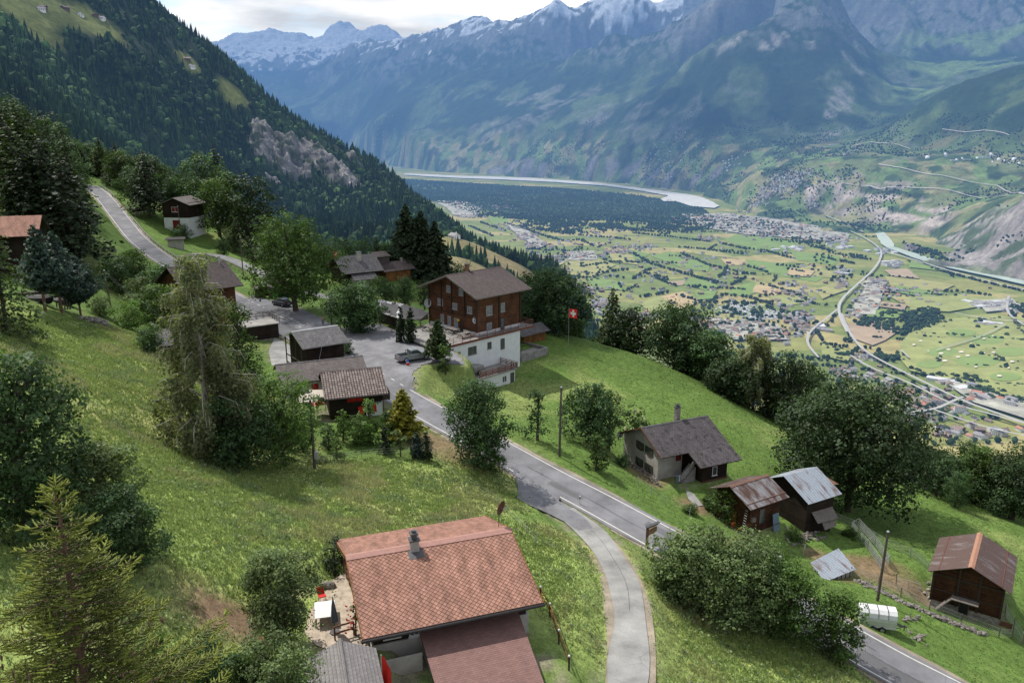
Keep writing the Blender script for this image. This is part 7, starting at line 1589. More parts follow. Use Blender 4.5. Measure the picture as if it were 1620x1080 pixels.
# person on the far side of the car park
def person(loc, rz, label):
    s = empty('person', loc, rz, label, 'person')
    J = [((0, 0, .95), .15), ((0, 0, 1.15), .145), ((0, 0, 1.38), .165), ((0, .01, 1.5), .065), ((0, 0, 1.56), .06), ((0, -.01, 1.66), .105), ((0, 0, 1.74), .08),
      ((.19, 0, 1.40), .062), ((.25, -.04, 1.12), .048), ((.16, -.26, 1.14), .038), ((.10, -.33, 1.2), .03), ((-.19, 0, 1.40), .062), ((-.25, -.04, 1.12), .048), ((-.16, -.26, 1.14), .038), ((-.10, -.33, 1.2), .03),
      ((.10, 0, .88), .098), ((.11, -.02, .48), .062), ((.11, .02, .09), .04), ((.11, -.14, .04), .035), ((-.10, 0, .88), .098), ((-.12, -.03, .48), .062), ((-.13, .02, .09), .04), ((-.13, -.14, .04), .035)]
    E_ = [(0, 1), (1, 2), (2, 3), (3, 4), (4, 5), (5, 6), (2, 7), (7, 8), (8, 9), (9, 10), (2, 11), (11, 12), (12, 13), (13, 14), (0, 15), (15, 16), (16, 17), (17, 18), (0, 19), (19, 20), (20, 21), (21, 22)]
    me = bpy.data.meshes.new('body'); me.from_pydata([j[0] for j in J], E_, []); o = link('body', me, s); m = o.modifiers.new('skin', 'SKIN'); o.modifiers.new('sub', 'SUBSURF').levels = 1; o.modifiers['sub'].render_levels = 1
    for i, j in enumerate(J): me.skin_vertices[0].data[i].radius = (j[1], j[1]); me.skin_vertices[0].data[i].use_root = (i == 0)
    me.materials.append(M['skin'])
    def cloth(name, ids, es, mat, grow):
        mp2 = {v: i for i, v in enumerate(ids)}; m2 = bpy.data.meshes.new(name); m2.from_pydata([J[i][0] for i in ids], [(mp2[a], mp2[b]) for a, b in es], []); o2 = link(name, m2, s); o2.modifiers.new('skin', 'SKIN'); q = o2.modifiers.new('sub', 'SUBSURF'); q.levels = q.render_levels = 1
        for i, v in enumerate(ids): m2.skin_vertices[0].data[i].radius = (J[v][1]+grow, J[v][1]+grow); m2.skin_vertices[0].data[i].use_root = (i == 0)
        m2.materials.append(M[mat])
    cloth('shirt', [0, 1, 2, 7, 8, 11, 12], [(0, 1), (1, 2), (2, 7), (7, 8), (2, 11), (11, 12)], 'shirt', .018)
    cloth('trousers', [0, 15, 16, 17, 19, 20, 21], [(0, 15), (15, 16), (16, 17), (0, 19), (19, 20), (20, 21)], 'trousers', .016)
    h = MB(); h.ball((0, .02, 1.74), .115, 0, 8, 6, (.9, 1, .8)); h.build('hair', M['hair'], s, True)
    h = MB()
    for sx in (-1, 1):
        for k in range(4): a = (sx*.10, -.33, 1.2); h.tube([a, (sx*(.08-.01*k), -.38, 1.22+.02*k), (sx*(.05), -.39, 1.21+.02*k)], [.011, .01, .008], 4)
        h.tube([(sx*.09, -.32, 1.22), (sx*.07, -.34, 1.27)], [.012, .009], 4)
    h.build('finger', M['skin'], s)['kind'] = 'stuff'
p = onz(511, 514, -34.33); person((p.x, p.y, -34.35), R(20), 'person in a pale shirt and grey trousers standing beside the street lamp pole')
# poles
def upole(label, px, by, top, lean=0, cross=False, r0=.14, t=None, box=False, group=None):
    p, d = spot(px, by, t); h = P(px, top, d).z-p.z; e = empty('utility_pole', p, 0, label, 'utility pole', group)
    b = MB(); b.tube([(0, 0, -.5), (lean*h*.5, 0, h*.5), (lean*h, 0, h)], [r0*1.15, r0, r0*.8], 8); b.build('shaft', M['pole'], e)
    c = MB(); c.tube([(lean*h, 0, h+.002), (lean*h, 0, h+.12)], [r0*1.1, r0*.5], 8); c.build('cap', M['metal'], e)
    if cross:
        c = MB()
        for k in range(5):
            z = h-.5-.42*k; c.beam((lean*h-.32, 0, z), (lean*h+.32, 0, z), .07)
            for s in (-.3, .3): c.tube([(lean*h+s, 0, z), (lean*h+s, 0, z+.2)], .05, 6)
        c.build('insulator_rack', M['metal_dark'], e)
    if box: c = MB(); c.box(.1, .45, -.25, .1, 1.2, 2.0); c.build('junction_box', M['alu'], e)
    return Vector((p.x+lean*h, p.y, p.z+h))
T1 = upole('tall black utility pole with stacked insulators at the fenced garden', 498, 741, 622, 0, True, .15, box=True)
T2 = upole('brown wooden pole at the left, right of the junipers', 176, 490, 425, -.05)
T3 = upole('slender dark pole in the meadow right of the round roadside tree', 885, 722, 603, .01)
T4 = upole('leaning grey pole behind the livestock trailer', 1388, 950, 825, .02)
T5 = upole('dark pole by the side lane above the bus shelter', 385, 437, 373, 0, True)
T6 = upole('wooden pole beside the street lamp at the car park', 525, 514, 459, -.01)
T7 = upole('thin pole in front of the black and white barn', 287, 382, 325, 0)
T8 = upole('pale marker pole beside the upper road', 217, 345, 310, 0, r0=.1)
def wire(a, b, sag, n=14, r=.012):
    mb = MB(); mb.tube([Vector(a).lerp(Vector(b), i/n)-Vector((0, 0, sag*4*(i/n)*(1-i/n))) for i in range(n+1)], r, 4); return mb
WR = MB()
for a, b, s in ((T1, T2, 1.6), (T1+Vector((.2, 0, -.4)), T2+Vector((0, 0, -.3)), 1.8), (T1, T6, 1.2), (T6, T5, 1.0), (T1+Vector((-.2, 0, -.6)), T6, 1.4)):
    w_ = wire(a, b, s).build('power_line', M['metal_dark']); tag(w_, 'thin dark overhead line hanging between the village utility poles', 'overhead line', 'overhead lines of the village')
# street lamp
p = onz(527, 516, -34.33); e = empty('street_lamp', (p.x+.3, p.y, -34.4), R(-10), 'street lamp with a curved white arm beside the round tree', 'street lamp')
mb = MB(); mb.tube([(0, 0, 0), (0, 0, 2.2), (.4, 0, 3.1), (1.3, 0, 3.8), (2.0, 0, 4.0)], .06, 6); mb.build('arm', M['metal'], e, True); mb = MB(); mb.box(1.8, 2.7, -.14, .14, 3.98, 4.12); mb.build('lamp_head', M['white'], e)
# guard rails on the upper road
def guard(label, pts, name='guard_rail'):
    c = smooth_poly(pts, 1.2, 2); o = c[0].copy(); e = empty(name, o, 0, label, 'guard rail'); b = MB(); q = MB()
    for a, d in zip(c[:-1], c[1:]): b.beam(a-o+Vector((0, 0, .62)), d-o+Vector((0, 0, .62)), .07, .32)
    for i, a in enumerate(c[::2]): q.beam(a-o+Vector((0, 0, -.3)), a-o+Vector((0, 0, .7)), .09)
    b.build('rail', M['metal'], e); q.build('post', M['metal_dark'], e)
go_ = offs(far_line, -.75); ip = [i for i, p_ in enumerate(go_)]
def fl_idx(px, py): return min(range(len(far_line)), key=lambda i: (810+F*far_line[i].x/depth(*far_line[i])-px)**2+(540-F*(far_line[i].y*SN+far_line[i].z*CS)/depth(*far_line[i])-py)**2)
i0, i1 = fl_idx(285, 416), fl_idx(203, 342); guard('long galvanised guard rail on the valley side of the upper road', go_[i0:i1])
i0, i1 = fl_idx(178, 313), fl_idx(148, 293); guard('short curved guard rail at the bend of the upper road', go_[i0:i1])
guard('guard rail of the lower hairpin road at the right', [Vector((a.x, a.y, G(a.x, a.y)+.4)) for a in offs(low, 2.6)[:60]])
# delineator posts
for px, py, lab in ((656,606,'white roadside marker post at the mouth of the car park'),(917,798,'white roadside marker post at the path junction'),(394,470,'white roadside marker post near the bus shelter')):
    p = gp(px, py); e = empty('marker_post', p, 0, lab, 'marker post'); b = MB(); b.tube([(0, 0, -.1), (0, 0, 1.05)], [.08, .07], 6); b.build('post', M['white'], e); b = MB(); b.tube([(0, 0, .72), (0, 0, .9)], [.082, .08], 6); b.build('band', M['black'], e)
# hanging wooden sign by the path: gallows post, little roof and carved board with writing
p = gp(1023, 866); d_ = depth(*p); e = empty('hanging_sign', p, R(38), 'wooden gallows post with a hanging carved name board beside the road', 'sign')
mb = MB(); mb.beam((0, 0, -.3), (0, 0, 2.3), .2); mb.beam((-.1, 0, 2.2), (1.5, 0, 2.2), .14); mb.build('post', M['pole_red'], e); mb = MB(); mb.slab([(-.2, -.16, 2.36), (1.7, -.16, 2.36), (1.7, .16, 2.40), (-.2, .16, 2.40)], .06); mb.build('sign_roof', M['metal_dark'], e)
mb = MB(); mb.prism([(-.04, 0), (.04, 0), (.04, 0), (-.04, 0)][:3], 0, .01) if 0 else None
out = [(.15, 1.28), (.5, 1.35), (.9, 1.3), (1.35, 1.45), (1.42, 1.7), (1.35, 2.0), (.9, 2.03), (.5, 1.98), (.15, 2.0), (.1, 1.65)]
n = len(out); mb.add([(x, -.04, z) for x, z in out]+[(x, .04, z) for x, z in out], [tuple(range(n)), tuple(range(2*n-1, n-1, -1))]+[(i, i+n, (i+1) % n+n, (i+1) % n) for i in range(n)]); bd = mb.build('name_board', M['wood_orange'] if 0 else m_plain('carved_board', (.24, .155, .08), .8, .25, 6), e)
mb = MB(); rs = random.Random(2)
for row in (1.84, 1.6):
    x = .25
    while x < 1.25:
        for s in ((0, 0, 0, .13), (0, .13, .06, .13), (.06, .13, .06, 0), (0, .06, .06, .06)): 
            if rs.random() < .75: mb.beam((x+s[0], -.045, row-.06+s[1]), (x+s[2], -.045, row-.06+s[3]), .012, .02)
        x += .12
mb.build('carved_lettering', M['beam'], bd)
mb = MB()
for x in (.4, 1.1): mb.tube([(x, 0, 1.98), (x, 0, 2.15)], .015, 4)
mb.build('chain', M['metal_dark'], e)
# red-white-blue buoy by the pickup, green bin
p = onz(645, 577, -34.33); e = empty('traffic_cone', (p.x, p.y, -34.33), 0, 'small red, white and blue keg standing behind the pickup', 'keg'); mb = MB(); mb.tube([(0, 0, 0), (0, 0, .35)], [.24, .24], 10, 0); mb.tube([(0, 0, .35), (0, 0, .5)], [.2, .2], 10, 1); mb.tube([(0, 0, .5), (0, 0, .85)], [.22, .14], 10, 2); mb.build('keg_body', [M['red_bright'], M['white'], M['blue']], e); e.name = 'keg'
p = onz(436, 470, -34.3); e = empty('waste_bin', (p.x, p.y, -34.4), 0, 'bright green waste bin between the bus shelter and the parked car', 'bin'); mb = MB(); mb.tube([(0, 0, 0), (0, 0, 1.0)], [.33, .38], 10); mb.build('bin_body', M['green_bin'], e); mb = MB(); mb.tube([(0, 0, 1.002), (0, 0, 1.1)], [.4, .3], 10); mb.build('lid', M['green_bin'], e)
# flags
def flag(label, base, h, fw, fh, rz, cross=True, droop=.3, pole_r=.035, mat='red_bright'):
    e = empty('flag', base, rz, label, 'flag'); mb = MB(); mb.tube([(0, 0, -.2), (0, 0, h)], pole_r, 6); mb.build('pole', M['metal'], e)
    nx, nz_ = 10, 8; vs = []; fs = []
    for j in range(nz_+1):
        for i in range(nx+1):
            u, v = i/nx, j/nz_; vs.append((u*fw*(1-.15*droop), .12*fw*math.sin(u*7+v*1.5)*u, h-.05-fh*v-droop*fh*u*u*(.6+.4*v)))
    for j in range(nz_):
        for i in range(nx): fs.append((j*(nx+1)+i, (j+1)*(nx+1)+i, (j+1)*(nx+1)+i+1, j*(nx+1)+i+1))
    mi = []
    for j in range(nz_):
        for i in range(nx): mi.append(1 if cross and ((i in (4, 5) and 1 <= j <= 6) or (2 <= i <= 7 and j in (3, 4))) else 0)
    mb = MB(); mb.add(vs, fs); mb.m = mi; mb.build('cloth', [M[mat], M['white']], e, True)
p = gt(899, 152); flag('red flag with a white cross flying right of the inn', (p.x, p.y, p.z), P(899, 484, 152).z-p.z, 1.7, 1.7, R(10), True, .25)
q = P(528, 402, 222); p = gt(528, 222); flag('red flag on the roof edge of the slate roofed house', (q.x, q.y, q.z-3), 3.8, 1.6, 1.6, R(0), True, .4)
q = P(606, 1075, 48); flag('bright red flag hanging furled beside the grey shed', (q.x-.05, q.y, q.z-1.5), 3.25, .62, 2.1, R(-10), False, .75)
# shrine / ornament on the wall by flag
p = P(914, 520, 172); e = empty('stone_pillar', (p.x, p.y, G(p.x, p.y)), 0, 'grey stone gate pillar at the meadow edge below the cross flag', 'pillar'); hh = p.z-G(p.x, p.y); mb = MB(); mb.box(-.9, .9, -.7, .7, -1, max(1.5, hh-1.0)); mb.build('pillar_body', M['stone'], e); mb = MB(); mb.tube([(0, 0, max(1.5, hh-1)), (0, 0, max(2.6, hh+.4))], [.9, .05], 6); mb.build('cap', M['wood_orange'], e)
# picnic tables on the inn terrace
def picnic(label, a, b, rz, zt_):
    x, y = onh('B', a, b); e = empty('picnic_table', (x, y, zt_), R(rz), label, 'picnic table')
    mb = MB(); mb.box(-1.3, 1.3, -.5, .5, .72, .78); mb.build('tabletop', M['beam_grey'], e)
    for s in (-1, 1): mb = MB(); mb.box(-1.3, 1.3, s*.95-.14, s*.95+.14, .42, .47); mb.build('bench', M['beam_grey'], e)
    for s in (-1, 1): mb = MB(); mb.beam((s, -.9, 0), (s, .2, .72), .08); mb.beam((s, .9, 0), (s, -.2, .72), .08); mb.beam((s, -.95, .42), (s, .95, .42), .07); mb.build('leg', M['beam'], e)
picnic('weathered picnic table at the front corner of the inn terrace', -7.2, -5.4, 45, -33.7); picnic('picnic table by the inn wall, left of the corner table', -6.8, -1.6, 135, -33.7); picnic('leftmost picnic table on the inn terrace', -8.6, 2.2, 135, -33.7)
p = onz(668, 497, -32.9); e = empty('stone_oven', (p.x, p.y, -33.9), R(45), 'grey stone barbecue under the patched roof shed', 'barbecue'); mb = MB(); mb.box(-.9, .9, -.6, .6, 0, 1.0); mb.build('base', M['stone'], e); mb = MB(); mb.tube([(0, 0, 1.0), (0, 0, 2.0)], [.5, .2], 8); mb.build('hood', M['concrete'], e)
# terrace by the red house: table, parasol, chairs, fence, firewood
zt_ = -33.0
def tg(px, py, z=zt_): v = onz(px, py, z); return v
p = tg(515, 978); e = empty('garden_table', (p.x, p.y, zt_), R(14), 'white topped garden table on the terrace left of the red roof', 'table'); mb = MB(); mb.box(-.7, .7, -1.0, 1.0, .72, .77); mb.build('tabletop', M['white'], e)
for a in (-.6, .6):
    for b in (-.9, .9): mb = MB(); mb.tube([(a, b, 0), (a, b, .72)], .03, 5); mb.build('leg', M['black'], e)
p = tg(530, 1000); e = empty('closed_parasol', (p.x, p.y, zt_), 0, 'folded grey parasol beside the white garden table', 'parasol'); mb = MB(); mb.tube([(0, 0, 2.6), (0, 0, 2.0), (.02, 0, .9)], [.04, .14, .26], 10); mb.build('canopy', M['cloth_grey'], e); mb = MB(); mb.tube([(0, 0, 0), (0, 0, 2.7)], .03, 5); mb.tube([(0, 0, 0), (0, 0, .08)], .35, 10); mb.build('pole', M['metal_dark'], e)
p = tg(510, 950); e = empty('garden_chair', (p.x, p.y, zt_), R(30), 'red garden chair behind the white garden table', 'chair'); mb = MB(); mb.box(-.25, .25, -.25, .25, .42, .48); mb.build('seat', M['red_bright'], e); mb = MB(); mb.slab([(-.25, .25, .48), (.25, .25, .48), (.25, .42, .95), (-.25, .42, .95)], .04); mb.build('backrest', M['red_bright'], e)
for a in (-.2, .2):
    for b in (-.2, .2): mb = MB(); mb.tube([(a, b, 0), (a, b, .42)], .02, 4); mb.build('leg', M['metal'], e)
tp_ = [tg(x, y) for x, y in ((528,915),(545,905),(556,935),(566,960),(590,1000),(592,1030),(545,1035),(500,1020),(482,1000),(490,965),(512,940))]
c0 = sum(tp_, Vector())/len(tp_); mb = MB(); mb.add([(q.x, q.y, zt_+.0) for q in tp_], [tuple(range(len(tp_)))[::-1]]); o = mb.build('garden_terrace', m_plain('terrace_paving', (.40, .33, .26), .9, .3, 2.5)); tag(o, kind='structure')
if o.data.polygons[0].normal.z < 0: o.data.flip_normals()
a, b = tg(545, 905), tg(558, 935); e = empty('log_fence', (a.x, a.y, zt_), 0, 'short brown timber railing at the left wall of the red roofed chalet', 'fence'); mb = MB(); v = b-a; railing(mb, [(0, 0, 0), (v.x, v.y, 0)], 1.1, 3, .9, .12); mb.build('rail', M['pole_red'], e)
a, b = tg(530, 1012), tg(560, 1003); e = empty('log_fence', (a.x, a.y, zt_), 0, 'small brown railing below the closed parasol', 'fence'); mb = MB(); v = b-a; railing(mb, [(0, 0, 0), (v.x, v.y, 0)], 1.0, 2, .9, .09); mb.build('rail', M['pole_red'], e)
e = empty('boulder', (tg(519, 928).x, tg(519, 928).y, zt_), 0, 'rusty brown rock at the upper end of the garden terrace', 'rock'); mb = MB(); mb.ball((0, 0, .15), .45, 0, 9, 6, (1.4, .8, .7)); mb.build('rock', M['stone'], e)
# rose blossoms on the climbing rose
rb = [o for o in bpy.data.objects if o.name.startswith('rose_bush')][0]; mb = MB(); rs = random.Random(8)
for k in range(46): mb.ball((rs.uniform(-.6, .5), rs.uniform(-.7, .3), rs.uniform(.4, 2.6)), .06, 0, 5, 4)
mb.build('blossom', M['red_bright'], rb)
# fences
def line_pts(pxs): return [gp(x, y) for x, y in pxs]
def post_fence(name, label, pts, h=1.1, step=2.2, postm='pole', railm=None, rails=2, pr=.06, rr_=.04, mesh=None, cap=None, lean=0):
    o = pts[0].copy(); e = empty(name, o, 0, label, 'fence'); c = []
    for a, b in zip(pts[:-1], pts[1:]):
        n = max(1, round((b-a).length/step))
        for i in range(n): q = a.lerp(b, i/n); c.append(Vector((q.x, q.y, G(q.x, q.y))))
    c.append(pts[-1]); rs = random.Random(len(c)); tops = []
    for q in c:
        mb = MB(); lx, ly = rs.uniform(-lean, lean), rs.uniform(-lean, lean); v = q-o; mb.tube([v+Vector((0, 0, -.3)), v+Vector((lx, ly, h))], pr, 6); pm = mb.build('post', M[postm], e)
        if cap: mb = MB(); mb.ball(tuple(v+Vector((lx, ly, h+.06))), pr*1.3, 0, 6, 4); mb.build('cap', M[cap], pm)
        tops.append((v, v+Vector((lx, ly, h))))
    mb = MB()
    for (a, b), (c_, d) in zip(tops[:-1], tops[1:]):
        for k in range(rails): f = 1-(k*.8/rails)-.04; mb.beam(a.lerp(b, f), c_.lerp(d, f), rr_, rr_*(1.6 if railm else 1))
    mb.build('rail' if railm else 'wire', M[railm or 'metal'], e)
    if mesh:
        mb = MB()
        for (a, b), (c_, d) in zip(tops[:-1], tops[1:]):
            n = max(2, int((c_-a).length/.16))
            for i in range(n): f = i/n; g = min(1, f+.12); mb.beam(a.lerp(c_, f), b.lerp(d, g), .012); mb.beam(a.lerp(c_, g), b.lerp(d, f), .012)
        mb.build('wire_mesh', M[mesh], e)
    return e
post_fence('rail_fence', 'brown rail fence with white capped posts right of the red roof', line_pts([(855,948),(870,975),(884,1018),(900,1060)]), 1.05, 2.3, 'beam', 'wood_orange', 2, .07, .05, cap='white')
post_fence('garden_fence', 'low iron garden fence in front of the bushes of the tiled chalet', line_pts([(500,736),(545,728),(600,722),(650,720),(690,722)]), 1.0, 1.9, 'metal_dark', None, 3, .03, .02, mesh='metal_dark')
post_fence('wire_fence', 'thin wire fence crossing the meadow towards the red roof', line_pts([(690,735),(740,765),(790,800),(848,862)]), 1.0, 3.0, 'frame_grey', None, 2, .025, .012, lean=.12)
post_fence('wire_fence', 'wire fence with pale stakes in front of the farmhouse', line_pts([(1010,768),(1030,783),(1053,800),(1090,818)]), 1.3, 2.8, 'frame_grey', None, 2, .04, .012, lean=.15)
post_fence('pasture_fence', 'wire mesh fence on a stone wall below the dark barn', line_pts([(1346,910),(1390,925),(1425,943),(1470,965),(1520,985),(1580,1008),(1600,1010)]), 1.1, 2.4, 'beam_grey', None, 2, .05, .02, mesh='metal')
post_fence('pasture_fence', 'mesh fence rising from the grey shed to the dark barn', line_pts([(1318,822),(1350,835),(1400,865),(1440,880),(1468,902)]), 1.2, 2.2, 'metal', None, 2, .04, .02, mesh='metal')
post_fence('pasture_fence', 'leaning stake fence between the ribbed roof shed and the tiny hut', line_pts([(1165,860),(1195,862),(1225,868),(1270,878)]), 1.3, 3.2, 'frame_grey', None, 1, .05, .012, lean=.3)
post_fence('pasture_fence', 'corner mesh fence at the right of the dark barn', line_pts([(1590,975),(1603,1000),(1614,1020)]), 1.6, 1.6, 'beam_grey', None, 2, .05, .02, mesh='metal', lean=.2)
post_fence('lane_fence', 'dark rail fence along the side lane', line_pts([(372,400),(400,412),(430,424)]), 1.1, 2.5, 'beam', 'beam', 2, .08, .08)
# metal handling race (ladder-like sheep pen)
pp = line_pts([(1352,838),(1378,868),(1400,900)]); o_ = pp[0].copy(); e = empty('handling_pen', o_, 0, 'galvanised sheep handling race between the sheds and the pole', 'livestock pen')
for s in (-.8, .8):
    q = [v+Vector((s*.8, s*.6, .1)) for v in pp]
    mb = MB(); railing(mb, [v-o_ for v in q], 1.3, 5, 1.4, .05); mb.build('side_panel', M['metal'], e)
mb = MB()
for i in range(3): v = pp[0].lerp(pp[-1], i/2)-o_; mb.beam(v+Vector((-.6, -.5, 1.4)), v+Vector((.6, .5, 1.4)), .05)
mb.build('cross_bar', M['metal'], e)
p = gp(1436, 935); e = empty('metal_gate', p, R(-35), 'small tubular gate standing in the bare paddock', 'gate'); mb = MB(); railing(mb, [(-1.2, 0, 0), (1.2, 0, 0)], 1.3, 3, 1.2, .04); mb.build('frame', M['frame_grey'], e); mb = MB(); mb.tube([(-1.2, 0, -.3), (-1.3, .1, 1.7)], .05, 5); mb.build('post', M['beam_grey'], e)
# garden wall / rubble : stones along the pasture, rock pile left, junk
def rubble(name, label, pxs, n, r0, seed, cat='stone wall', spread=.5, mat='stone'):
    pts = line_pts(pxs); o = pts[0].copy(); e = empty(name, o, 0, label, cat); rs = random.Random(seed); mb = MB()
    for k in range(n):
        f = rs.random()*(len(pts)-1); i = int(f); q = pts[i].lerp(pts[i+1], f-i)+Vector((rs.gauss(0, spread), rs.gauss(0, spread), 0)); q.z = G(q.x, q.y)+rs.uniform(0, r0)
        r_ = r0*rs.uniform(.3, 1); i0_ = len(mb.v); mb.ball(tuple(q-o), r_, 0, 6, 4, (rs.uniform(.8, 1.5), rs.uniform(.8, 1.3), rs.uniform(.5, .8)))
        for vi in range(i0_, len(mb.v)): mb.v[vi] = tuple(a_+rs.uniform(-.28, .28)*r_ for a_ in mb.v[vi])
    mb.build('stones', M[mat], e)['kind'] = 'stuff'
rubble('stone_wall', 'tumbled dry stone wall below the dark barn', [(1360,920),(1420,950),(1480,975),(1560,1005)], 420, .24, 1, spread=.28)
rubble('rock_pile', 'heap of grey rocks beside the wooden pole at the left', [(128,505),(150,512),(168,515)], 40, .6, 2, 'rock pile')
rubble('rubble_edge', 'line of rubble along the foot of the farmhouse gable', [(990,730),(1015,748),(1042,768)], 60, .22, 3, 'rubble', .25)
rubble('rock_pile', 'few pale stones in the grass right of the trailer', [(1430,965),(1452,998),(1440,1010)], 22, .26, 4, 'rock pile', .5)
rubble('rock_pile', 'white stones at the left corner of the dark barn', [(1470,925),(1466,940),(1472,950)], 26, .25, 5, 'rock pile', .3, 'plaster_old')
rubble('rubble_heap', 'dark rubble under the big shed with the rusty streaks', [(1240,850),(1270,850),(1300,845)], 70, .25, 6, 'rubble', .5)
# clutter under the left house
for k, (px, py, m_, lab) in enumerate(((62,478,'black','black tarpaulin heap under the left juniper'),(100,480,'black','black tarpaulin heap under the right juniper'),(50,472,'wood_grey','stack of boards beside the black tarpaulins'))):
    p = gp(px, py); e = empty('tarp_heap' if m_ == 'black' else 'board_stack', p, R(20*k), lab, 'tarpaulin' if m_ == 'black' else 'boards'); mb = MB()
    if m_ == 'black': mb.ball((0, 0, .3), 1.3, 0, 10, 6, (1.5, .8, .6)); mb.ball((.9, .3, .4), .8, 0, 8, 5, (1.2, .8, .7))
    else:
        for i in range(7): mb.box(-1.8+.05*i, 1.6+.08*i, -.6, .5, .1+.12*i, .2+.12*i)
    mb.build('cover' if m_ == 'black' else 'planks', M[m_], e)
p = gp(101, 490); e = empty('pallet', p, R(10), 'pale wooden pallet leaning below the junipers', 'pallet'); mb = MB()
for i in range(6): mb.box(-.9+.33*i, -.75+.33*i, -.03, .03, 0, 1.3)
for z in (.1, .65, 1.15): mb.box(-.95, .95, .03, .1, z, z+.1)
mb.build('slats', M['beam_grey'], e)
# path slab + pots at the farmhouse and sheds
vs = line_pts([(1085,775),(1098,782),(1112,800),(1100,802),(1088,788)]); me = bpy.data.meshes.new('garden_path'); me.from_pydata([(v.x, v.y, G(v.x, v.y)+.09) for v in vs], [], [tuple(range(5))]); me.materials.append(M['asphalt_light']); me.update()
if me.polygons[0].normal.z < 0: me.flip_normals()
tag(link('garden_path', me), kind='structure')
for k, (px, py, m_, s, lab) in enumerate(((1162,833,'orange',.4,'large orange pumpkin at the foot of the ribbed roof shed'),(1170,838,'yellow',.2,'small yellow pot beside the orange pumpkin'),(1160,822,'orange',.22,'small orange tub above the large pumpkin'))):
    p = gp(px, py); e = empty('pumpkin' if k == 0 else 'tub', p, 0, lab, 'pumpkin' if k == 0 else 'tub'); mb = MB(); mb.ball((0, 0, s*.8), s, 0, 10, 7, (1.1, 1.1, .85)); mb.build('shell', M[m_], e, True); mb = MB(); mb.tube([(0, 0, s*1.4), (0, 0, s*1.75)], s*.15, 5); mb.build('stem' if k == 0 else 'handle', M['beam'], e)
p = gp(1212, 888); e = empty('white_hoop_cover', p, R(-30), 'white hooped garden cover peeping out behind the roadside bushes', 'garden cover'); mb = MB(); n = 9
vs = [(x, 1.2*math.cos(math.pi*i/n), 1.3*math.sin(math.pi*i/n)) for x in (-1.6, 1.6) for i in range(n+1)]; mb.add(vs, [(i, i+1, i+n+2, i+n+1) for i in range(n)]); mb.add(vs, [(i, i+1, i+n+2, i+n+1)[::-1] for i in range(n)]); mb.build('cover', M['alu'], e)
# electric fence stakes near foreground
for px, py, tp, lab in ((402,1042,968,'tall pale stake behind the silvery garden bush'),(388,868,850,'thin stake standing alone in the flowery meadow'),(850,862,838,'pale stake in the meadow beside the path curve')):
    p, d = spot(px, py); h = P(px, tp, d).z-p.z; e = empty('fence_stake', p, 0, lab, 'stake'); mb = MB(); mb.tube([(0, 0, -.2), (-.12, 0, h)], .03, 5); mb.build('stake', M['frame_grey'], e); mb = MB(); mb.tube([(-.1, 0, h*.8), (-.1, .05, h*.85)], .05, 5); mb.build('insulator', M['black'], e)
# brown reed screen / stump
p = gp(412, 1018); e = empty('tree_stump', p, 0, 'brown tree stump in the bare patch near the garden bush', 'stump'); mb = MB(); mb.tube([(0, 0, -.2), (0, 0, .35)], [.35, .28], 9); mb.build('stump', M['bark_red'], e); mb = MB(); mb.tube([(0, 0, .351), (0, 0, .36)], .25, 9); mb.build('cut_face', M['wood_orange'], e)
# ================================================================ VALLEY TREES AND BUILDINGS
rs = np.random.default_rng(77); TP = []
def hedge(p, step=9, jit=4, hs=1.0):
    w = [V(x, y) for x, y in p]
    for a, b in zip(w[:-1], w[1:]):
        n = max(1, int((b-a).length/step))
        for i in range(n):
            q = a.lerp(b, (i+rs.random())/n)
            if rs.random() < .88: TP.append((q.x+rs.normal(0, jit), q.y+rs.normal(0, jit), ZV, rs.uniform(8, 14)*hs))
def wood(poly, dens, hs=1.0):
    w = [V(x, y) for x, y in poly]; x0 = min(q.x for q in w); x1 = max(q.x for q in w); y0 = min(q.y for q in w); y1 = max(q.y for q in w)
    n = int((x1-x0)*(y1-y0)*dens); X = rs.uniform(x0, x1, n); Y = rs.uniform(y0, y1, n); m = inpoly(X, Y, [(q.x, q.y) for q in w]); m &= rs.random(n) < sstep(.3, .6, fbm(X/90, Y/90, 3, 101))
    for a, b in zip(X[m], Y[m]): TP.append((a, b, ZV, rs.uniform(8, 15)*hs))
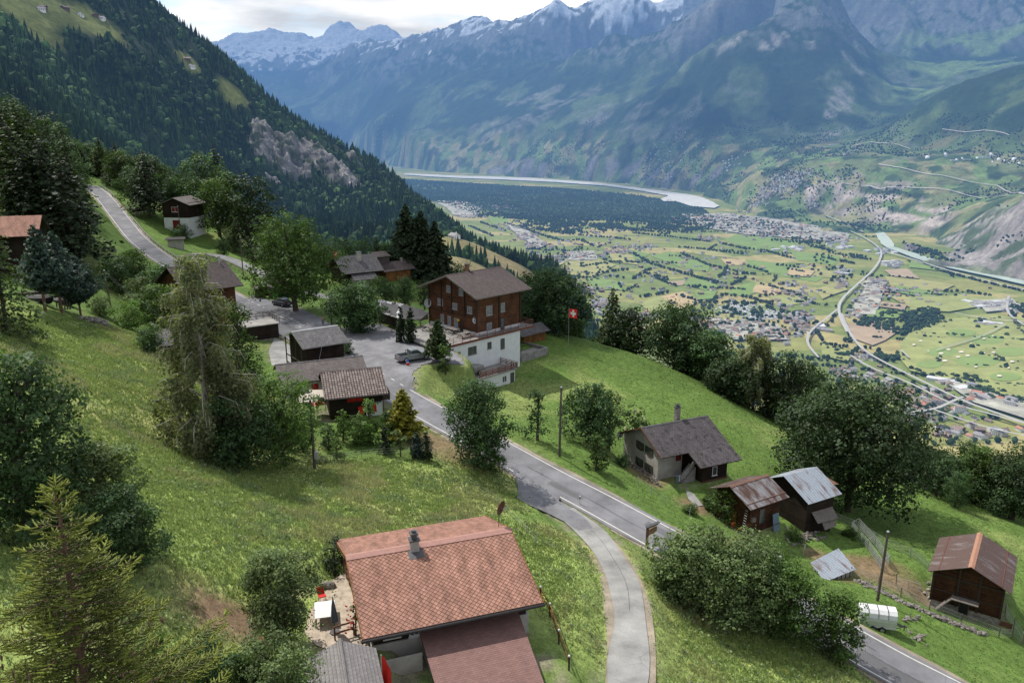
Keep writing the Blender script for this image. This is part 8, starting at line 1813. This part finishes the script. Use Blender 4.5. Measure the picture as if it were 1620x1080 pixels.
for h in ([(1000,401),(1030,418),(1098,438),(1134,450)], [(1071,391),(1120,396),(1177,403)], [(1173,393),(1210,397),(1252,409)], [(1077,401),(1126,422)], [(1130,422),(1183,434)], [(1183,422),(1216,432)], [(1102,440),(1159,452)], [(1159,452),(1179,440)],
  [(1088,454),(1136,458)], [(1012,471),(1059,463)], [(1071,467),(1114,481)], [(1116,481),(1143,467),(1183,471),(1224,483)], [(1120,479),(1190,481)], [(1037,440),(1071,454)], [(1000,442),(1030,426)], [(1206,450),(1252,463),(1285,479)], [(1230,448),(1257,454)], [(1196,470),(1226,467)],
  [(1244,426),(1271,432)], [(1250,439),(1279,438)], [(1000,369),(1060,375),(1122,383)], [(1030,358),(1114,363)], [(1000,350),(1134,358)], [(1140,385),(1180,395)], [(798,354),(883,380)], [(883,382),(920,380),(938,390)], [(914,372),(1000,380)], [(873,362),(916,357)], [(920,423),(958,417)], [(948,433),(993,427)],
  [(832,396),(855,394)], [(743,358),(780,374)], [(1310,400),(1378,412)], [(1300,408),(1352,418)], [(1280,390),(1320,398)], [(1470,398),(1500,412),(1560,426),(1640,446)], [(1470,425),(1560,448),(1640,466)], [(1480,596),(1530,603),(1570,626),(1640,645)], [(1010,366),(1060,368)], [(960,350),(1030,356)], [(1060,405),(1090,408)],
  [(1475,460),(1520,463)], [(1530,462),(1570,470)], [(1590,500),(1640,506)], [(1540,512),(1580,505)], [(1440,585),(1480,600)], [(1390,560),(1425,572)], [(790,340),(830,345)], [(860,350),(920,352)], [(880,395),(900,398)], [(1020,432),(1060,444)], [(1135,440),(1150,432)], [(760,352),(800,366)], [(1230,420),(1262,424)], [(1340,402),(1372,408)], [(1250,380),(1300,386)]): hedge(h)
for p, d in (([(1352,508),(1400,495),(1483,491),(1497,512),(1430,532),(1352,515)], .007), ([(1316,540),(1345,535),(1362,556),(1340,570),(1318,560)], .008), ([(1363,545),(1400,540),(1432,565),(1425,578),(1390,575)], .008), ([(1480,590),(1540,598),(1600,628),(1640,640),(1640,652),(1560,632)], .006), ([(1560,562),(1590,565),(1590,575),(1565,574)], .005),
  ([(1440,492),(1470,488),(1490,500),(1460,505)], .004), ([(790,338),(960,340),(1130,350),(1130,362),(1000,366),(900,372),(820,362)], .0034), ([(700,322),(780,335),(960,350),(1120,352),(1140,362),(1050,372),(900,352),(760,345)], .0016), ([(1100,480),(1190,478),(1290,500),(1300,530),(1180,545),(1080,520)], .0016), ([(830,385),(1000,400),(980,480),(900,470)], .0005), ([(1360,590),(1450,600),(1640,690),(1640,720),(1400,700)], .0010),
  ([(1200,368),(1330,380),(1300,392),(1210,380)], .0012), ([(1280,380),(1440,470),(1330,500),(1280,440)], .0004), ([(1440,500),(1640,500),(1640,610),(1500,600)], .00016), ([(1140,340),(1200,346),(1300,372),(1200,378),(1090,352)], .0012), ([(1420,380),(1640,445),(1640,452),(1440,405)], .0022), ([(1590,480),(1640,480),(1640,500),(1600,500)], .003)): wood(p, d)
for i in range(120):
    q = V(rs.uniform(760, 1620), rs.uniform(352, 640)); a = rs.choice([-.32, 1.25], p=[.72, .28])+rs.normal(0, .12); L = rs.uniform(60, 260)
    for k in range(int(L/9)):
        if rs.random() < .75: TP.append((q.x+math.cos(a)*k*9+rs.normal(0, 2.5), q.y+math.sin(a)*k*9+rs.normal(0, 2.5), ZV, rs.uniform(6, 12)))
A_ = np.array(TP); dz_ = depth(A_[:, 0], A_[:, 1], A_[:, 2]); A_ = A_[np.argsort(dz_)]
M['far_tree'] = m_rgb('far_tree_foliage', .9, 1, 'shade')
base = np.array((.024, .046, .020))
NI = 270; tv = [blob_forest('field_tree', np.zeros(1), np.zeros(1), np.full(1, -.5), np.full(1, 10.), np.full(1, 5.), M['far_tree'], base[None]*(.85+.2*k), 300+k) for k in range(4)]
for i in range(NI):
    x, y, z, h = A_[i]; o = link('field_tree', tv[i % 4]); o.location = (x, y, z); o.scale = (h/9, h/9, h/10); o.rotation_euler = (0, 0, i*1.3); tag(o, 'dark round tree among the fields of the valley floor', 'tree', 'trees among the valley fields')
B_ = A_[NI:]; n = len(B_)
tag(link('valley_trees', blob_forest('valley_trees', B_[:, 0], B_[:, 1], B_[:, 2], B_[:, 3], B_[:, 3]*.52, M['far_tree'], base*(.7+.6*rs.random(n))[:, None], 9)), kind='stuff')
# the pine forest on the flat by the river
fp_ = [(560,262),(640,284),(760,291),(900,299),(1000,308),(1060,318),(1110,330),(1130,345),(1060,350),(960,346),(880,343),(780,334),(700,322),(640,312),(560,290)]
w = [V(x, y) for x, y in fp_]; n = 34000; u = rs.random(n); tq = rs.random(n)
X = rs.uniform(min(q.x for q in w), max(q.x for q in w), n*2); Y = rs.uniform(min(q.y for q in w), max(q.y for q in w), n*2); m = inpoly(X, Y, [(q.x, q.y) for q in w]) & (rs.random(n*2) < .25+fbm(X/400, Y/400, 3, 99)); X, Y = X[m], Y[m]; n = len(X)
tag(link('river_pine_forest', cone_forest('river_pine_forest', X, Y, np.full(n, ZV), rs.uniform(9, 16, n), rs.uniform(9, 16, n), M['far_tree'], np.array((.042, .072, .034))*(.6+.8*fbm(X/200, Y/200, 3, 98))[:, None], 4, 1)), kind='stuff')
# scattered woods on the lower far slopes
n = 60000; X = rs.uniform(-2500, 5000, n); Y = rs.uniform(3000, 11000, n); u_ = X/Y; m = (u_ > -.2) & (u_ < .68); X, Y = X[m], Y[m]; Z = FZv(X, Y); m = (Z > -562) & (Z < 120) & (fbm(X/260, Y/260, 5, 97) > .54); X, Y, Z = X[m], Y[m], Z[m]; n = len(X)
tag(link('hillside_woods', blob_forest('hillside_woods', X, Y, Z-1, rs.uniform(8, 13, n), rs.uniform(4, 7, n), M['far_tree'], np.array((.026, .048, .024))*(.7+.6*rs.random(n))[:, None], 12)), kind='stuff')
print('valley trees', len(A_), n)

# ---- houses
ROOF = {'grey': (.27, .26, .27), 'brown': (.22, .165, .145), 'red': (.40, .19, .13), 'pale': (.52, .52, .53), 'dark': (.075, .07, .075)}
WALL = {'w': (.8, .78, .74), 'c': (.66, .58, .46), 'b': (.14, .08, .05)}
def hmesh(L, W, h, rise, rc, wc, flat=False, win=True):
    mb = MB()
    if flat: mb.box(-L/2, L/2, -W/2, W/2, -3, h, 0); mb.box(-L/2-.3, L/2+.3, -W/2-.3, W/2+.3, h, h+.7, 1)
    else:
        mb.prism([(-W/2, -3), (W/2, -3), (W/2, h), (0, h+rise), (-W/2, h)], -L/2, L/2, 0)
        k = rise/(W/2); e = 1.0
        mb.slab([(-L/2-e, -W/2-e, h-k*e+.15), (L/2+e, -W/2-e, h-k*e+.15), (L/2+e, 0, h+rise+.15), (-L/2-e, 0, h+rise+.15)], .2, 1); mb.slab([(-L/2-e, 0, h+rise+.15), (L/2+e, 0, h+rise+.15), (L/2+e, W/2+e, h-k*e+.15), (-L/2-e, W/2+e, h-k*e+.15)], .2, 1)
        mb.box(L*.2, L*.2+.9, .3, 1.2, h+rise*.5, h+rise+1.1, 0)
    if win:
        for fl_ in range(int(h//2.8)):
            for i in range(int(L//3)):
                x = -L/2+1.4+i*3; z = .9+fl_*2.8; mb.box(x, x+1.2, -W/2-.06, W/2+.06, z, z+1.3, 2)
            for i in range(int(W//3.2)): y = -W/2+1.3+i*3.2; mb.box(-L/2-.06, L/2+.06, y, y+1.2, .9+fl_*2.8, 2.2+fl_*2.8, 2)
    return mb.mesh('house', [far_mat(WALL[wc], .08), far_mat(ROOF[rc], .15), far_mat((.05, .055, .065), .1)])
HV = {}
for rc, wc in (('grey','w'),('brown','w'),('brown','b'),('red','w'),('grey','c'),('dark','w'),('brown','c')):
    for s, (L, W, h, ri) in enumerate(((13, 10, 6, 2.8), (18, 13, 7.5, 3), (11, 9, 4, 2.4))): HV[(rc, wc, s)] = hmesh(L, W, h, ri, rc, wc)
IV = [hmesh(38, 22, 7, 0, 'pale', 'w', True), hmesh(26, 14, 8, 0, 'grey', 'w', True), hmesh(44, 18, 6, 3, 'grey', 'c'), hmesh(22, 12, 12, 0, 'grey', 'w', True)]
CVN = [hmesh(6.5, 3, 2.5, .5, 'pale', 'w', False, False), hmesh(8, 4, 2.6, .8, 'pale', 'w', False, False)]
NAMES = {'grey': 'grey', 'brown': 'brown', 'red': 'red', 'dark': 'dark'}
HP = []
def clus(px, py, rx, ry, n, where, typ='h', far=False):
    if far:
        c = fpnt(px, py); t = depth(*c); s = t/F
    keys = list(HV); got = []
    n = int(n*1.45)
    for _ in range(n*6):
        if len(got) >= n: break
        a = rs.normal(0, .5, 2)
        if far: x = c.x+a[0]*rx*s; y = c.y+a[1]*rx*s*.9; z = max(float(FZv(np.array(x), np.array(y))), ZV)
        else: q = V(px+a[0]*rx, py+a[1]*ry); x, y, z = q.x, q.y, ZV
        md = 24 if typ == 'i' else (9 if typ == 'c' else 17)
        if any(abs(x-g[0])+abs(y-g[1]) < md*1.2 for g in got): continue
        got.append((x, y)); k = keys[rs.choice(len(keys), p=np.array([3, 2.5, 2.5, 1.6, 2, 2, 2]*3).reshape(3, 7).T.ravel()/46.8)] if typ == 'h' else typ
        HP.append((x, y, z, k, where, rs.choice([.3, .3+1.57, rs.random()*3])+rs.normal(0, .12)))
for a in ((1130,347,60,9,100,'main valley town'),(1190,352,50,11,110,'main valley town'),(1250,362,45,10,90,'main valley town'),(1300,375,30,7,44,'main valley town'),(1220,370,50,6,60,'main valley town'),(1160,362,30,5,30,'main valley town'),(1335,378,20,5,14,'main valley town'),
  (715,322,25,4,26,'forest edge hamlet'),(745,328,30,5,26,'forest edge hamlet'),(745,341,22,4,24,'forest edge hamlet'),(795,329,22,4,22,'forest edge hamlet'),(810,360,25,5,26,'village along the straight lane'),(832,374,22,6,26,'village along the straight lane'),(852,388,24,6,26,'village along the straight lane'),
  (870,410,20,5,14,'village along the straight lane'),(915,405,28,6,36,'village in the middle of the fields'),(980,398,25,5,24,'village in the middle of the fields'),(1022,391,20,4,14,'village in the middle of the fields'),(1120,378,16,4,14,'village in the middle of the fields'),(880,430,18,5,14,'village below the inn roof'),(903,450,15,5,12,'village below the inn roof'),(928,460,20,6,16,'village below the inn roof'),(955,482,20,7,18,'village below the inn roof'),(1005,502,35,7,26,'village below the inn roof'),
  (1120,512,35,8,30,'quarter behind the domed tree'),(1180,522,35,8,34,'quarter behind the domed tree'),(1225,532,25,7,22,'quarter behind the domed tree'),(1262,505,20,8,18,'houses beside the roundabout'),(1270,522,15,8,12,'houses beside the roundabout'),(1330,450,10,8,12,'houses beside the roundabout'),(1388,448,18,6,16,'houses beside the main road'),(1375,462,18,6,16,'houses beside the main road'),(1366,478,14,5,10,'houses beside the main road'),(1412,460,20,4,12,'houses beside the main road'),(1358,498,14,5,10,'houses beside the main road'),
  (1385,592,12,8,9,'houses at the foot of the slope'),(1405,612,14,8,9,'houses at the foot of the slope'),(1365,568,14,6,10,'houses at the foot of the slope'),(1335,590,14,8,9,'houses at the foot of the slope'),(1440,662,22,8,13,'houses at the foot of the slope'),(1590,682,16,5,7,'houses at the foot of the slope'),(1505,684,22,6,9,'houses at the foot of the slope'),(1460,640,16,6,7,'houses at the foot of the slope'),(1545,690,14,5,5,'houses at the foot of the slope')): clus(*a)
for a in ((1415,419,18,4,7,'works beside the river','i'),(1575,484,28,6,13,'industrial estate at the right edge','i'),(1560,515,14,3,3,'industrial estate at the right edge','i'),(1262,394,22,4,8,'farm complex in the green field','i'),(1335,432,10,5,5,'works beside the main road','i'),(1395,398,22,5,8,'works beside the river','i'),(1320,388,30,5,8,'works beside the river','i'),
  (1498,606,10,3,2,'shops along the highway','i'),(1530,616,12,3,3,'shops along the highway','i'),(1560,628,14,4,4,'shops along the highway','i'),(1600,640,14,4,4,'shops along the highway','i'),(1300,520,10,5,3,'works beside the main road','i'),
  (1170,487,28,6,60,'camp site behind the domed tree','c'),(1205,497,30,6,70,'camp site behind the domed tree','c'),(1150,502,26,5,36,'camp site behind the domed tree','c'),(1180,505,40,5,40,'camp site behind the domed tree','c')): clus(*a)
for a in ((1250,287,38,8,110,'hill town on the terrace','h',True),(1225,300,30,8,50,'hill town on the terrace','h',True),(1205,318,26,6,34,'hill town on the terrace','h',True),(1040,256,50,5,50,'village on the far vineyard slope','h',True),(600,213,26,5,40,'far village on the green shelf','h',True),(640,255,34,5,60,'far village at the valley bend','h',True),(1090,246,30,5,16,'village on the far vineyard slope','h',True),(1160,262,20,5,20,'village on the far vineyard slope','h',True),(1290,322,14,5,10,'hill town on the terrace','h',True),(720,262,20,4,12,'far village at the valley bend','h',True),(1340,245,20,4,5,'village on the far vineyard slope','h',True),(780,248,16,4,8,'far village at the valley bend','h',True)): clus(*a)
for px, py, rx, ry, n in ((1000,440,200,50,70),(1150,420,150,40,40),(1450,470,90,25,26),(1250,470,60,30,30),(900,380,120,25,60),(1480,640,90,30,40)): clus(px, py, rx, ry, n, 'open fields of the valley')
HP.sort(key=lambda q: depth(q[0], q[1], q[2]))
nh = 0; rest = {}
for x, y, z, k, where, rot in HP:
    me = HV[k] if isinstance(k, tuple) else (IV[int(rs.integers(0, 4))] if k == 'i' else CVN[int(rs.integers(0, 2))])
    if nh < 290:
        nh += 1
        if isinstance(k, tuple): nm, lab, cat = 'valley_house', '%s roofed %s house in the %s' % (NAMES[k[0]], {'w': 'white', 'c': 'cream', 'b': 'timber'}[k[1]], where), 'house'
        elif k == 'i': nm, lab, cat = 'commercial_hall', 'large flat roofed hall in the %s' % where, 'hall'
        else: nm, lab, cat = 'caravan', 'white caravan on the %s' % where, 'caravan'
        o = link(nm, me); o.location = (x, y, z); o.rotation_euler = (0, 0, rot); tag(o, lab, cat, ('%ss, %s' % (cat, where)))
    else: rest.setdefault(me.name, (me, []))[1].append((x, y, z, rot))
# the remaining tiny houses as one mass
V_ = []; F_ = []; MI = []; mats = []; vo = 0
for me, L_ in rest.values():
    v = np.empty(len(me.vertices)*3); me.vertices.foreach_get('co', v); v = v.reshape(-1, 3); ps = [tuple(p.vertices) for p in me.polygons]; mi = [p.material_index for p in me.polygons]
    ids = []
    for mm in me.materials:
        if mm not in mats: mats.append(mm)
        ids.append(mats.index(mm))
    for x, y, z, r_ in L_:
        c, s = math.cos(r_), math.sin(r_); q = np.stack([v[:, 0]*c-v[:, 1]*s+x, v[:, 0]*s+v[:, 1]*c+y, v[:, 2]+z], 1); V_.append(q); F_ += [tuple(i+vo for i in p) for p in ps]; MI += [ids[i] for i in mi]; vo += len(v)
me = bpy.data.meshes.new('distant_houses'); me.from_pydata(np.concatenate(V_).tolist(), [], F_)
for mm in mats: me.materials.append(mm)
me.polygons.foreach_set('material_index', MI); me.update(); tag(link('distant_houses', me), kind='stuff')
print('houses', len(HP))
# two apartment blocks and market halls that can be told apart
def hall(name, lab, cat, px, py, L, W, h, rc, wc, rot, flat=True):
    q = V(px, py); o = link(name, hmesh(L, W, h, 0 if flat else 3, rc, wc, flat)); o.location = q; o.rotation_euler = (0, 0, rot); tag(o, lab, cat)
hall('apartment_block', 'white apartment block with a brown roof left of the pale green block', 'apartment block', 1481, 640, 24, 12, 11, 'brown', 'w', -.3); hall('apartment_block', 'pale green apartment block beside the highway shops', 'apartment block', 1518, 652, 22, 12, 12, 'brown', 'w', -.3)
hall('market_hall', 'long white vaulted market hall along the highway', 'hall', 1492, 604, 70, 22, 7, 'pale', 'w', -.62); hall('market_hall', 'low hall with a bright red roof along the highway', 'hall', 1547, 624, 26, 20, 7, 'red', 'c', -.6, False); hall('market_hall', 'second red roofed hall nearer the right edge', 'hall', 1577, 632, 22, 14, 6, 'red', 'c', -.6, False); hall('market_hall', 'grey hall with a dark skylight between the red roofed halls', 'hall', 1562, 629, 26, 20, 6, 'pale', 'w', -.6); hall('apartment_block', 'white terraced apartment block above the leafy slope', 'apartment block', 1577, 687, 20, 14, 9, 'pale', 'w', -.4); hall('club_house', 'long brown roofed club house above the golf course', 'club house', 1560, 516, 60, 14, 5, 'brown', 'c', -.1)
# satellite earth station
for k, (px, py, rd) in enumerate(((1467,247,15),(1497,243,16),(1513,250,9),(1523,248,10),(1546,247,9),(1569,243,16),(1580,250,12),(1590,252,10),(1604,250,14),(1597,256,9),(1612,256,10),(1571,254,10))):
    c = fpnt(px, py+5); z = c.z; e = empty('antenna_dish', c, 0, 'large white parabolic antenna of the earth station on the plateau', 'antenna', 'antennas of the earth station'); mb = MB(); mb.tube([(0, 0, -4), (0, 0, rd*.8)], [rd*.35, rd*.2], 8); mb.build('pedestal', far_mat((.6, .6, .6), .05), e)
    _, mb, _ = dish('x', '', (0, 0, 0), rd, 200 if k % 2 else 160, 35, 'white', rd*1.1, parent=e); mb.build('reflector', far_mat((.8, .8, .8), .05), e, True)
for px, py in ((1510,255),(1530,254),(1550,250),(1560,250)):
    c = fpnt(px, py); o = link('station_building', hmesh(50, 16, 8, 0, 'pale', 'w', True)); o.location = c; o.rotation_euler = (0, 0, -.2); tag(o, 'flat white building of the earth station on the plateau', 'building', 'buildings of the earth station')
# tiny chalets on the mountain clearings
for k, (px, py, lab) in enumerate(((68,15,'tiny dark chalet at the top left alpine meadow'),(66,18,'lower tiny chalet at the top left alpine meadow'),(103,16,'tiny hut right of centre on the top left alpine meadow'),(128,26,'small hut on the alpine meadow slope'),(150,27,'white roofed hut at the right end of the alpine meadow'),(161,32,'lowest hut at the right end of the alpine meadow'),(296,96,'hut on the small clearing of the forested ridge'),(303,108,'lower hut on the small clearing of the forested ridge'),(707,373,'grey barn above the dry hill meadow'),(719,377,'brown barn above the dry hill meadow'))):
    c = mp(px, py); o = link('alpine_hut', HV[(('brown', 'b', 2), ('grey', 'w', 2))[k % 2]] if k not in (8,) else HV[('grey', 'w', 0)]); o.location = c; o.rotation_euler = (0, 0, k*.6); tag(o, lab, 'hut')
# ================================================================ MEADOW GRASS
def meadow():
    rs = np.random.default_rng(9); N = 620000
    y = 16+rs.random(N)**1.0*139; x = rs.uniform(-62, 75, N)
    z = Gv(x, y); d = depth(x, y, z); px = 810+F*x/d; py = 540-F*(y*SN+z*CS)/d
    rd = RDv(x, y); keep = (px > -40) & (px < 1660) & (py < 1120) & (py > 500) & (rd > .1-.45*rs.random(N)) & (rs.random(N) < np.clip(75/d, .15, 1))
    for k, r in (('A', (-6.5, 7, -12, 6)), ('C', (-4.5, 4.5, -4.5, 4)), ('F', (-5, 4.5, -6.5, 5.2)), ('Q', (-4, 4, -3.6, 3.6)), ('O1', (-3, 3, -3.1, 3.1)), ('T', (-3, 6, -2.2, 2.2))):
        hx, hy, a = HB[k]; c, s = math.cos(R(a)), math.sin(R(a)); lx = (x-hx)*c+(y-hy)*s; ly = -(x-hx)*s+(y-hy)*c
        keep &= ~((lx > r[0]) & (lx < r[1]) & (ly > r[2]) & (ly < r[3]))
    keep &= rs.random(N) < .25+.75*bil(GX0, GY0, GS, wm, x, y); dirtm = bil(GX0, GY0, GS, db[..., 0], x, y); keep &= rs.random(N) > dirtm*.85
    x, y, z, d = x[keep], y[keep], z[keep], d[keep]; n = len(x)
    wmv = bil(GX0, GY0, GS, wm, x, y); nz = fbm(x/5, y/5, 4, 91); nz2 = fbm(x/1.6, y/1.6, 3, 92); lowv = np.clip(RDv(x, y)/3, .5, 1)
    h = (.16+.30*nz*wmv+.12*nz2)*lowv*(.38+.62*wmv); c1 = np.array((.112, .185, .040)); c2 = np.array((.285, .37, .115)); c3 = np.array((.40, .39, .19)); c4 = np.array((.22, .30, .14))
    col = c1*(1-wmv[:, None])+c2*wmv[:, None]; s = sstep(.52, .66, nz)[:, None]*wmv[:, None]*.75; col = col*(1-s)+c3*s
    s = sstep(.55, .7, nz2)[:, None]*wmv[:, None]*.6; col = col*(1-s)+c4*s; col = col*(.85+.3*rs.random(n))[:, None]
    V = []; Cc = []
    for b in range(3):
        a = rs.random(n)*6.283; w = (.032+.034*rs.random(n))*np.clip(d/60, .8, 2.2); ox = rs.normal(0, .13, n); oy = rs.normal(0, .13, n); la = rs.random(n)*6.283; ll = h*(.25+.5*rs.random(n)); hh = h*(.6+.6*rs.random(n))
        bx, by = x+ox, y+oy; bz = z-.03
        p0 = np.stack([bx-np.cos(a)*w, by-np.sin(a)*w, bz], 1); p1 = np.stack([bx+np.cos(a)*w, by+np.sin(a)*w, bz], 1)
        p2 = np.stack([bx+np.cos(la)*ll, by+np.sin(la)*ll, bz+hh], 1); V.append(np.stack([p0, p1, p2], 1))
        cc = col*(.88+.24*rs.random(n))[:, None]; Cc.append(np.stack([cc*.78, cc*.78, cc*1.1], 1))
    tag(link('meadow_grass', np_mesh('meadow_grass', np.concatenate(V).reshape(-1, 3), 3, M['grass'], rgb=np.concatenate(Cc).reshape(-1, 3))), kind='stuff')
    # flowers
    k = (rs.random(n) < .03) & (wmv > .3) & (nz2 > .5); fx_, fy_, fz_, fh = x[k], y[k], z[k], h[k]; m = len(fx_)
    typ = rs.integers(0, 10, m); pal = np.array([(.6, .6, .5)]*4+[(.30, .22, .36)]*3+[(.6, .45, .05)]*3)
    r = .025+.022*rs.random(m); zt = fz_+fh*.95
    V = np.stack([np.stack([fx_-r, fy_-r*.6, zt], 1), np.stack([fx_+r, fy_-r*.6, zt], 1), np.stack([fx_+r, fy_+r*.6, zt+r*1.6], 1), np.stack([fx_-r, fy_+r*.6, zt+r*1.6], 1)], 1)
    tag(link('meadow_flowers', np_mesh('meadow_flowers', V.reshape(-1, 3), 4, M['grass'], rgb=np.repeat(pal[typ], 4, 0))), kind='stuff')
    # taller herbs / weeds as leafy tufts
    k = (rs.random(n) < .02) & (wmv > .3) & (d < 100); hx_, hy_, hz_ = x[k], y[k], z[k]; m = len(hx_); cl = []
    L = 10; rep = lambda a: np.repeat(a, L); C = np.stack([rep(hx_)+rs.normal(0, .16, m*L), rep(hy_)+rs.normal(0, .16, m*L), rep(hz_)+rs.random(m*L)*.5], 1)
    q, s = rquads(rs, C, np.tile([0, 0, 1.], (m*L, 1)), np.full(m*L, .16), rs.uniform(.3, 1, m*L)); cc = np.array((.23, .30, .12))*(s[:, None]*1.3)
    tag(link('meadow_herbs', np_mesh('meadow_herbs', q, 4, M['grass'], rgb=cc)), kind='stuff')
    print('grass tufts', n, m)
meadow()
# ================================================================ CAMERA, LIGHT, SKY
cam = bpy.data.cameras.new('camera'); cam.lens = 1260/1620*36; cam.sensor_width = 36; cam.clip_start = .5; cam.clip_end = 60000
co = bpy.data.objects.new('camera', cam); COL.objects.link(co); co.rotation_euler = (math.pi/2-TH, 0, 0); sc.camera = co
SUN_EL, SUN_AZ = R(55), R(-50)   # azimuth measured from +Y towards +X
sd = Vector((math.sin(SUN_AZ)*math.cos(SUN_EL), math.cos(SUN_AZ)*math.cos(SUN_EL), math.sin(SUN_EL)))
sl = bpy.data.lights.new('sun', 'SUN'); sl.energy = 5.0; sl.angle = R(.6); sl.color = (1, .96, .88)
so = bpy.data.objects.new('sun', sl); COL.objects.link(so); so.rotation_euler = (-sd).to_track_quat('-Z', 'Y').to_euler(); so.location = (0, 0, 200)
w = bpy.data.worlds.new('World'); sc.world = w; w.use_nodes = True; nt = w.node_tree; nt.nodes.clear()
def wn(ty, **k):
    n = nt.nodes.new(ty)
    for a, b in k.items(): setattr(n, a, b)
    return n
sky = wn('ShaderNodeTexSky', sky_type='NISHITA', sun_disc=False, sun_elevation=SUN_EL, sun_rotation=SUN_AZ, altitude=1200, air_density=1.0, dust_density=1.2)
tc = wn('ShaderNodeTexCoord'); mp_ = wn('ShaderNodeMapping'); mp_.inputs['Scale'].default_value = (1, 1, 4.5); nt.links.new(tc.outputs['Generated'], mp_.inputs[0])
nz = wn('ShaderNodeTexNoise'); nz.inputs['Scale'].default_value = 2.6; nz.inputs['Detail'].default_value = 7; nz.inputs['Roughness'].default_value = .58; nt.links.new(mp_.outputs[0], nz.inputs[0])
nz2 = wn('ShaderNodeTexNoise'); nz2.inputs['Scale'].default_value = 4.5; nz2.inputs['Detail'].default_value = 6; nt.links.new(mp_.outputs[0], nz2.inputs[0])
r1 = wn('ShaderNodeValToRGB'); r1.color_ramp.elements[0].position = .40; r1.color_ramp.elements[1].position = .52; nt.links.new(nz.outputs[0], r1.inputs[0])
r2 = wn('ShaderNodeValToRGB'); e = r2.color_ramp.elements; e[0].position = .40; e[0].color = (4.2, 4.5, 5.0, 1); e[1].position = .62; e[1].color = (8.0, 8.05, 8.1, 1); nt.links.new(nz2.outputs[0], r2.inputs[0])
mx_ = wn('ShaderNodeMix', data_type='RGBA'); nt.links.new(r1.outputs[0], mx_.inputs[0]); nt.links.new(sky.outputs[0], mx_.inputs[6]); nt.links.new(r2.outputs[0], mx_.inputs[7])
bg = wn('ShaderNodeBackground'); bg.inputs[1].default_value = .15; nt.links.new(mx_.outputs[2], bg.inputs[0])
wo = wn('ShaderNodeOutputWorld'); nt.links.new(bg.outputs[0], wo.inputs[0])
sc.view_settings.view_transform = 'Standard'; sc.view_settings.look = 'None'; sc.view_settings.exposure = 0
sc.render.engine = 'CYCLES'
cy_ = sc.cycles; cy_.use_denoising = True; cy_.max_bounces = 5; cy_.diffuse_bounces = 2; cy_.glossy_bounces = 2; cy_.transmission_bounces = 2; cy_.transparent_max_bounces = 4
cy_.use_adaptive_sampling = True; cy_.adaptive_threshold = .02; cy_.caustics_reflective = False; cy_.caustics_refractive = False

# unseen clouds added above the frame to cast shade on village and mountains
def m_shade_cloud():
    t = NT('shade_cloud_veil'); d = t.n('ShaderNodeBsdfDiffuse'); d.inputs[0].default_value = (.9, .9, .92, 1); tr = t.n('ShaderNodeBsdfTransparent'); m = t.n('ShaderNodeMixShader')
    m.inputs[0].default_value = .17; t.l(tr.outputs[0], m.inputs[1]); t.l(d.outputs[0], m.inputs[2]); t.l(m.outputs[0], t.out.inputs[0]); return t.mat
CM = m_shade_cloud()
def shade_cloud(gx_, gy_, gz_, rx, ry, hgt_, n, seed):
    c = Vector((gx_, gy_, gz_))+sd*(hgt_/sd.z); rs = random.Random(seed); mb = MB()
    for i in range(n):
        a = rs.random()*6.28; q = math.sqrt(rs.random())*.8; r_ = rs.uniform(.25, .42); mb.ball((q*rx*math.cos(a), q*ry*math.sin(a), rs.uniform(-.02, .02)*rx), r_*min(rx, ry), 0, 12, 8, (1, 1, .25))
    o = mb.build('shade_cloud', CM, None, True); o.location = c; tag(o, kind='structure')
shade_cloud(-40, 200, -34, 95, 75, 620, 16, 1)
shade_cloud(-520, 1250, -20, 430, 420, 900, 16, 2)
shade_cloud(1500, 9200, 600, 1700, 1500, 2500, 14, 3)
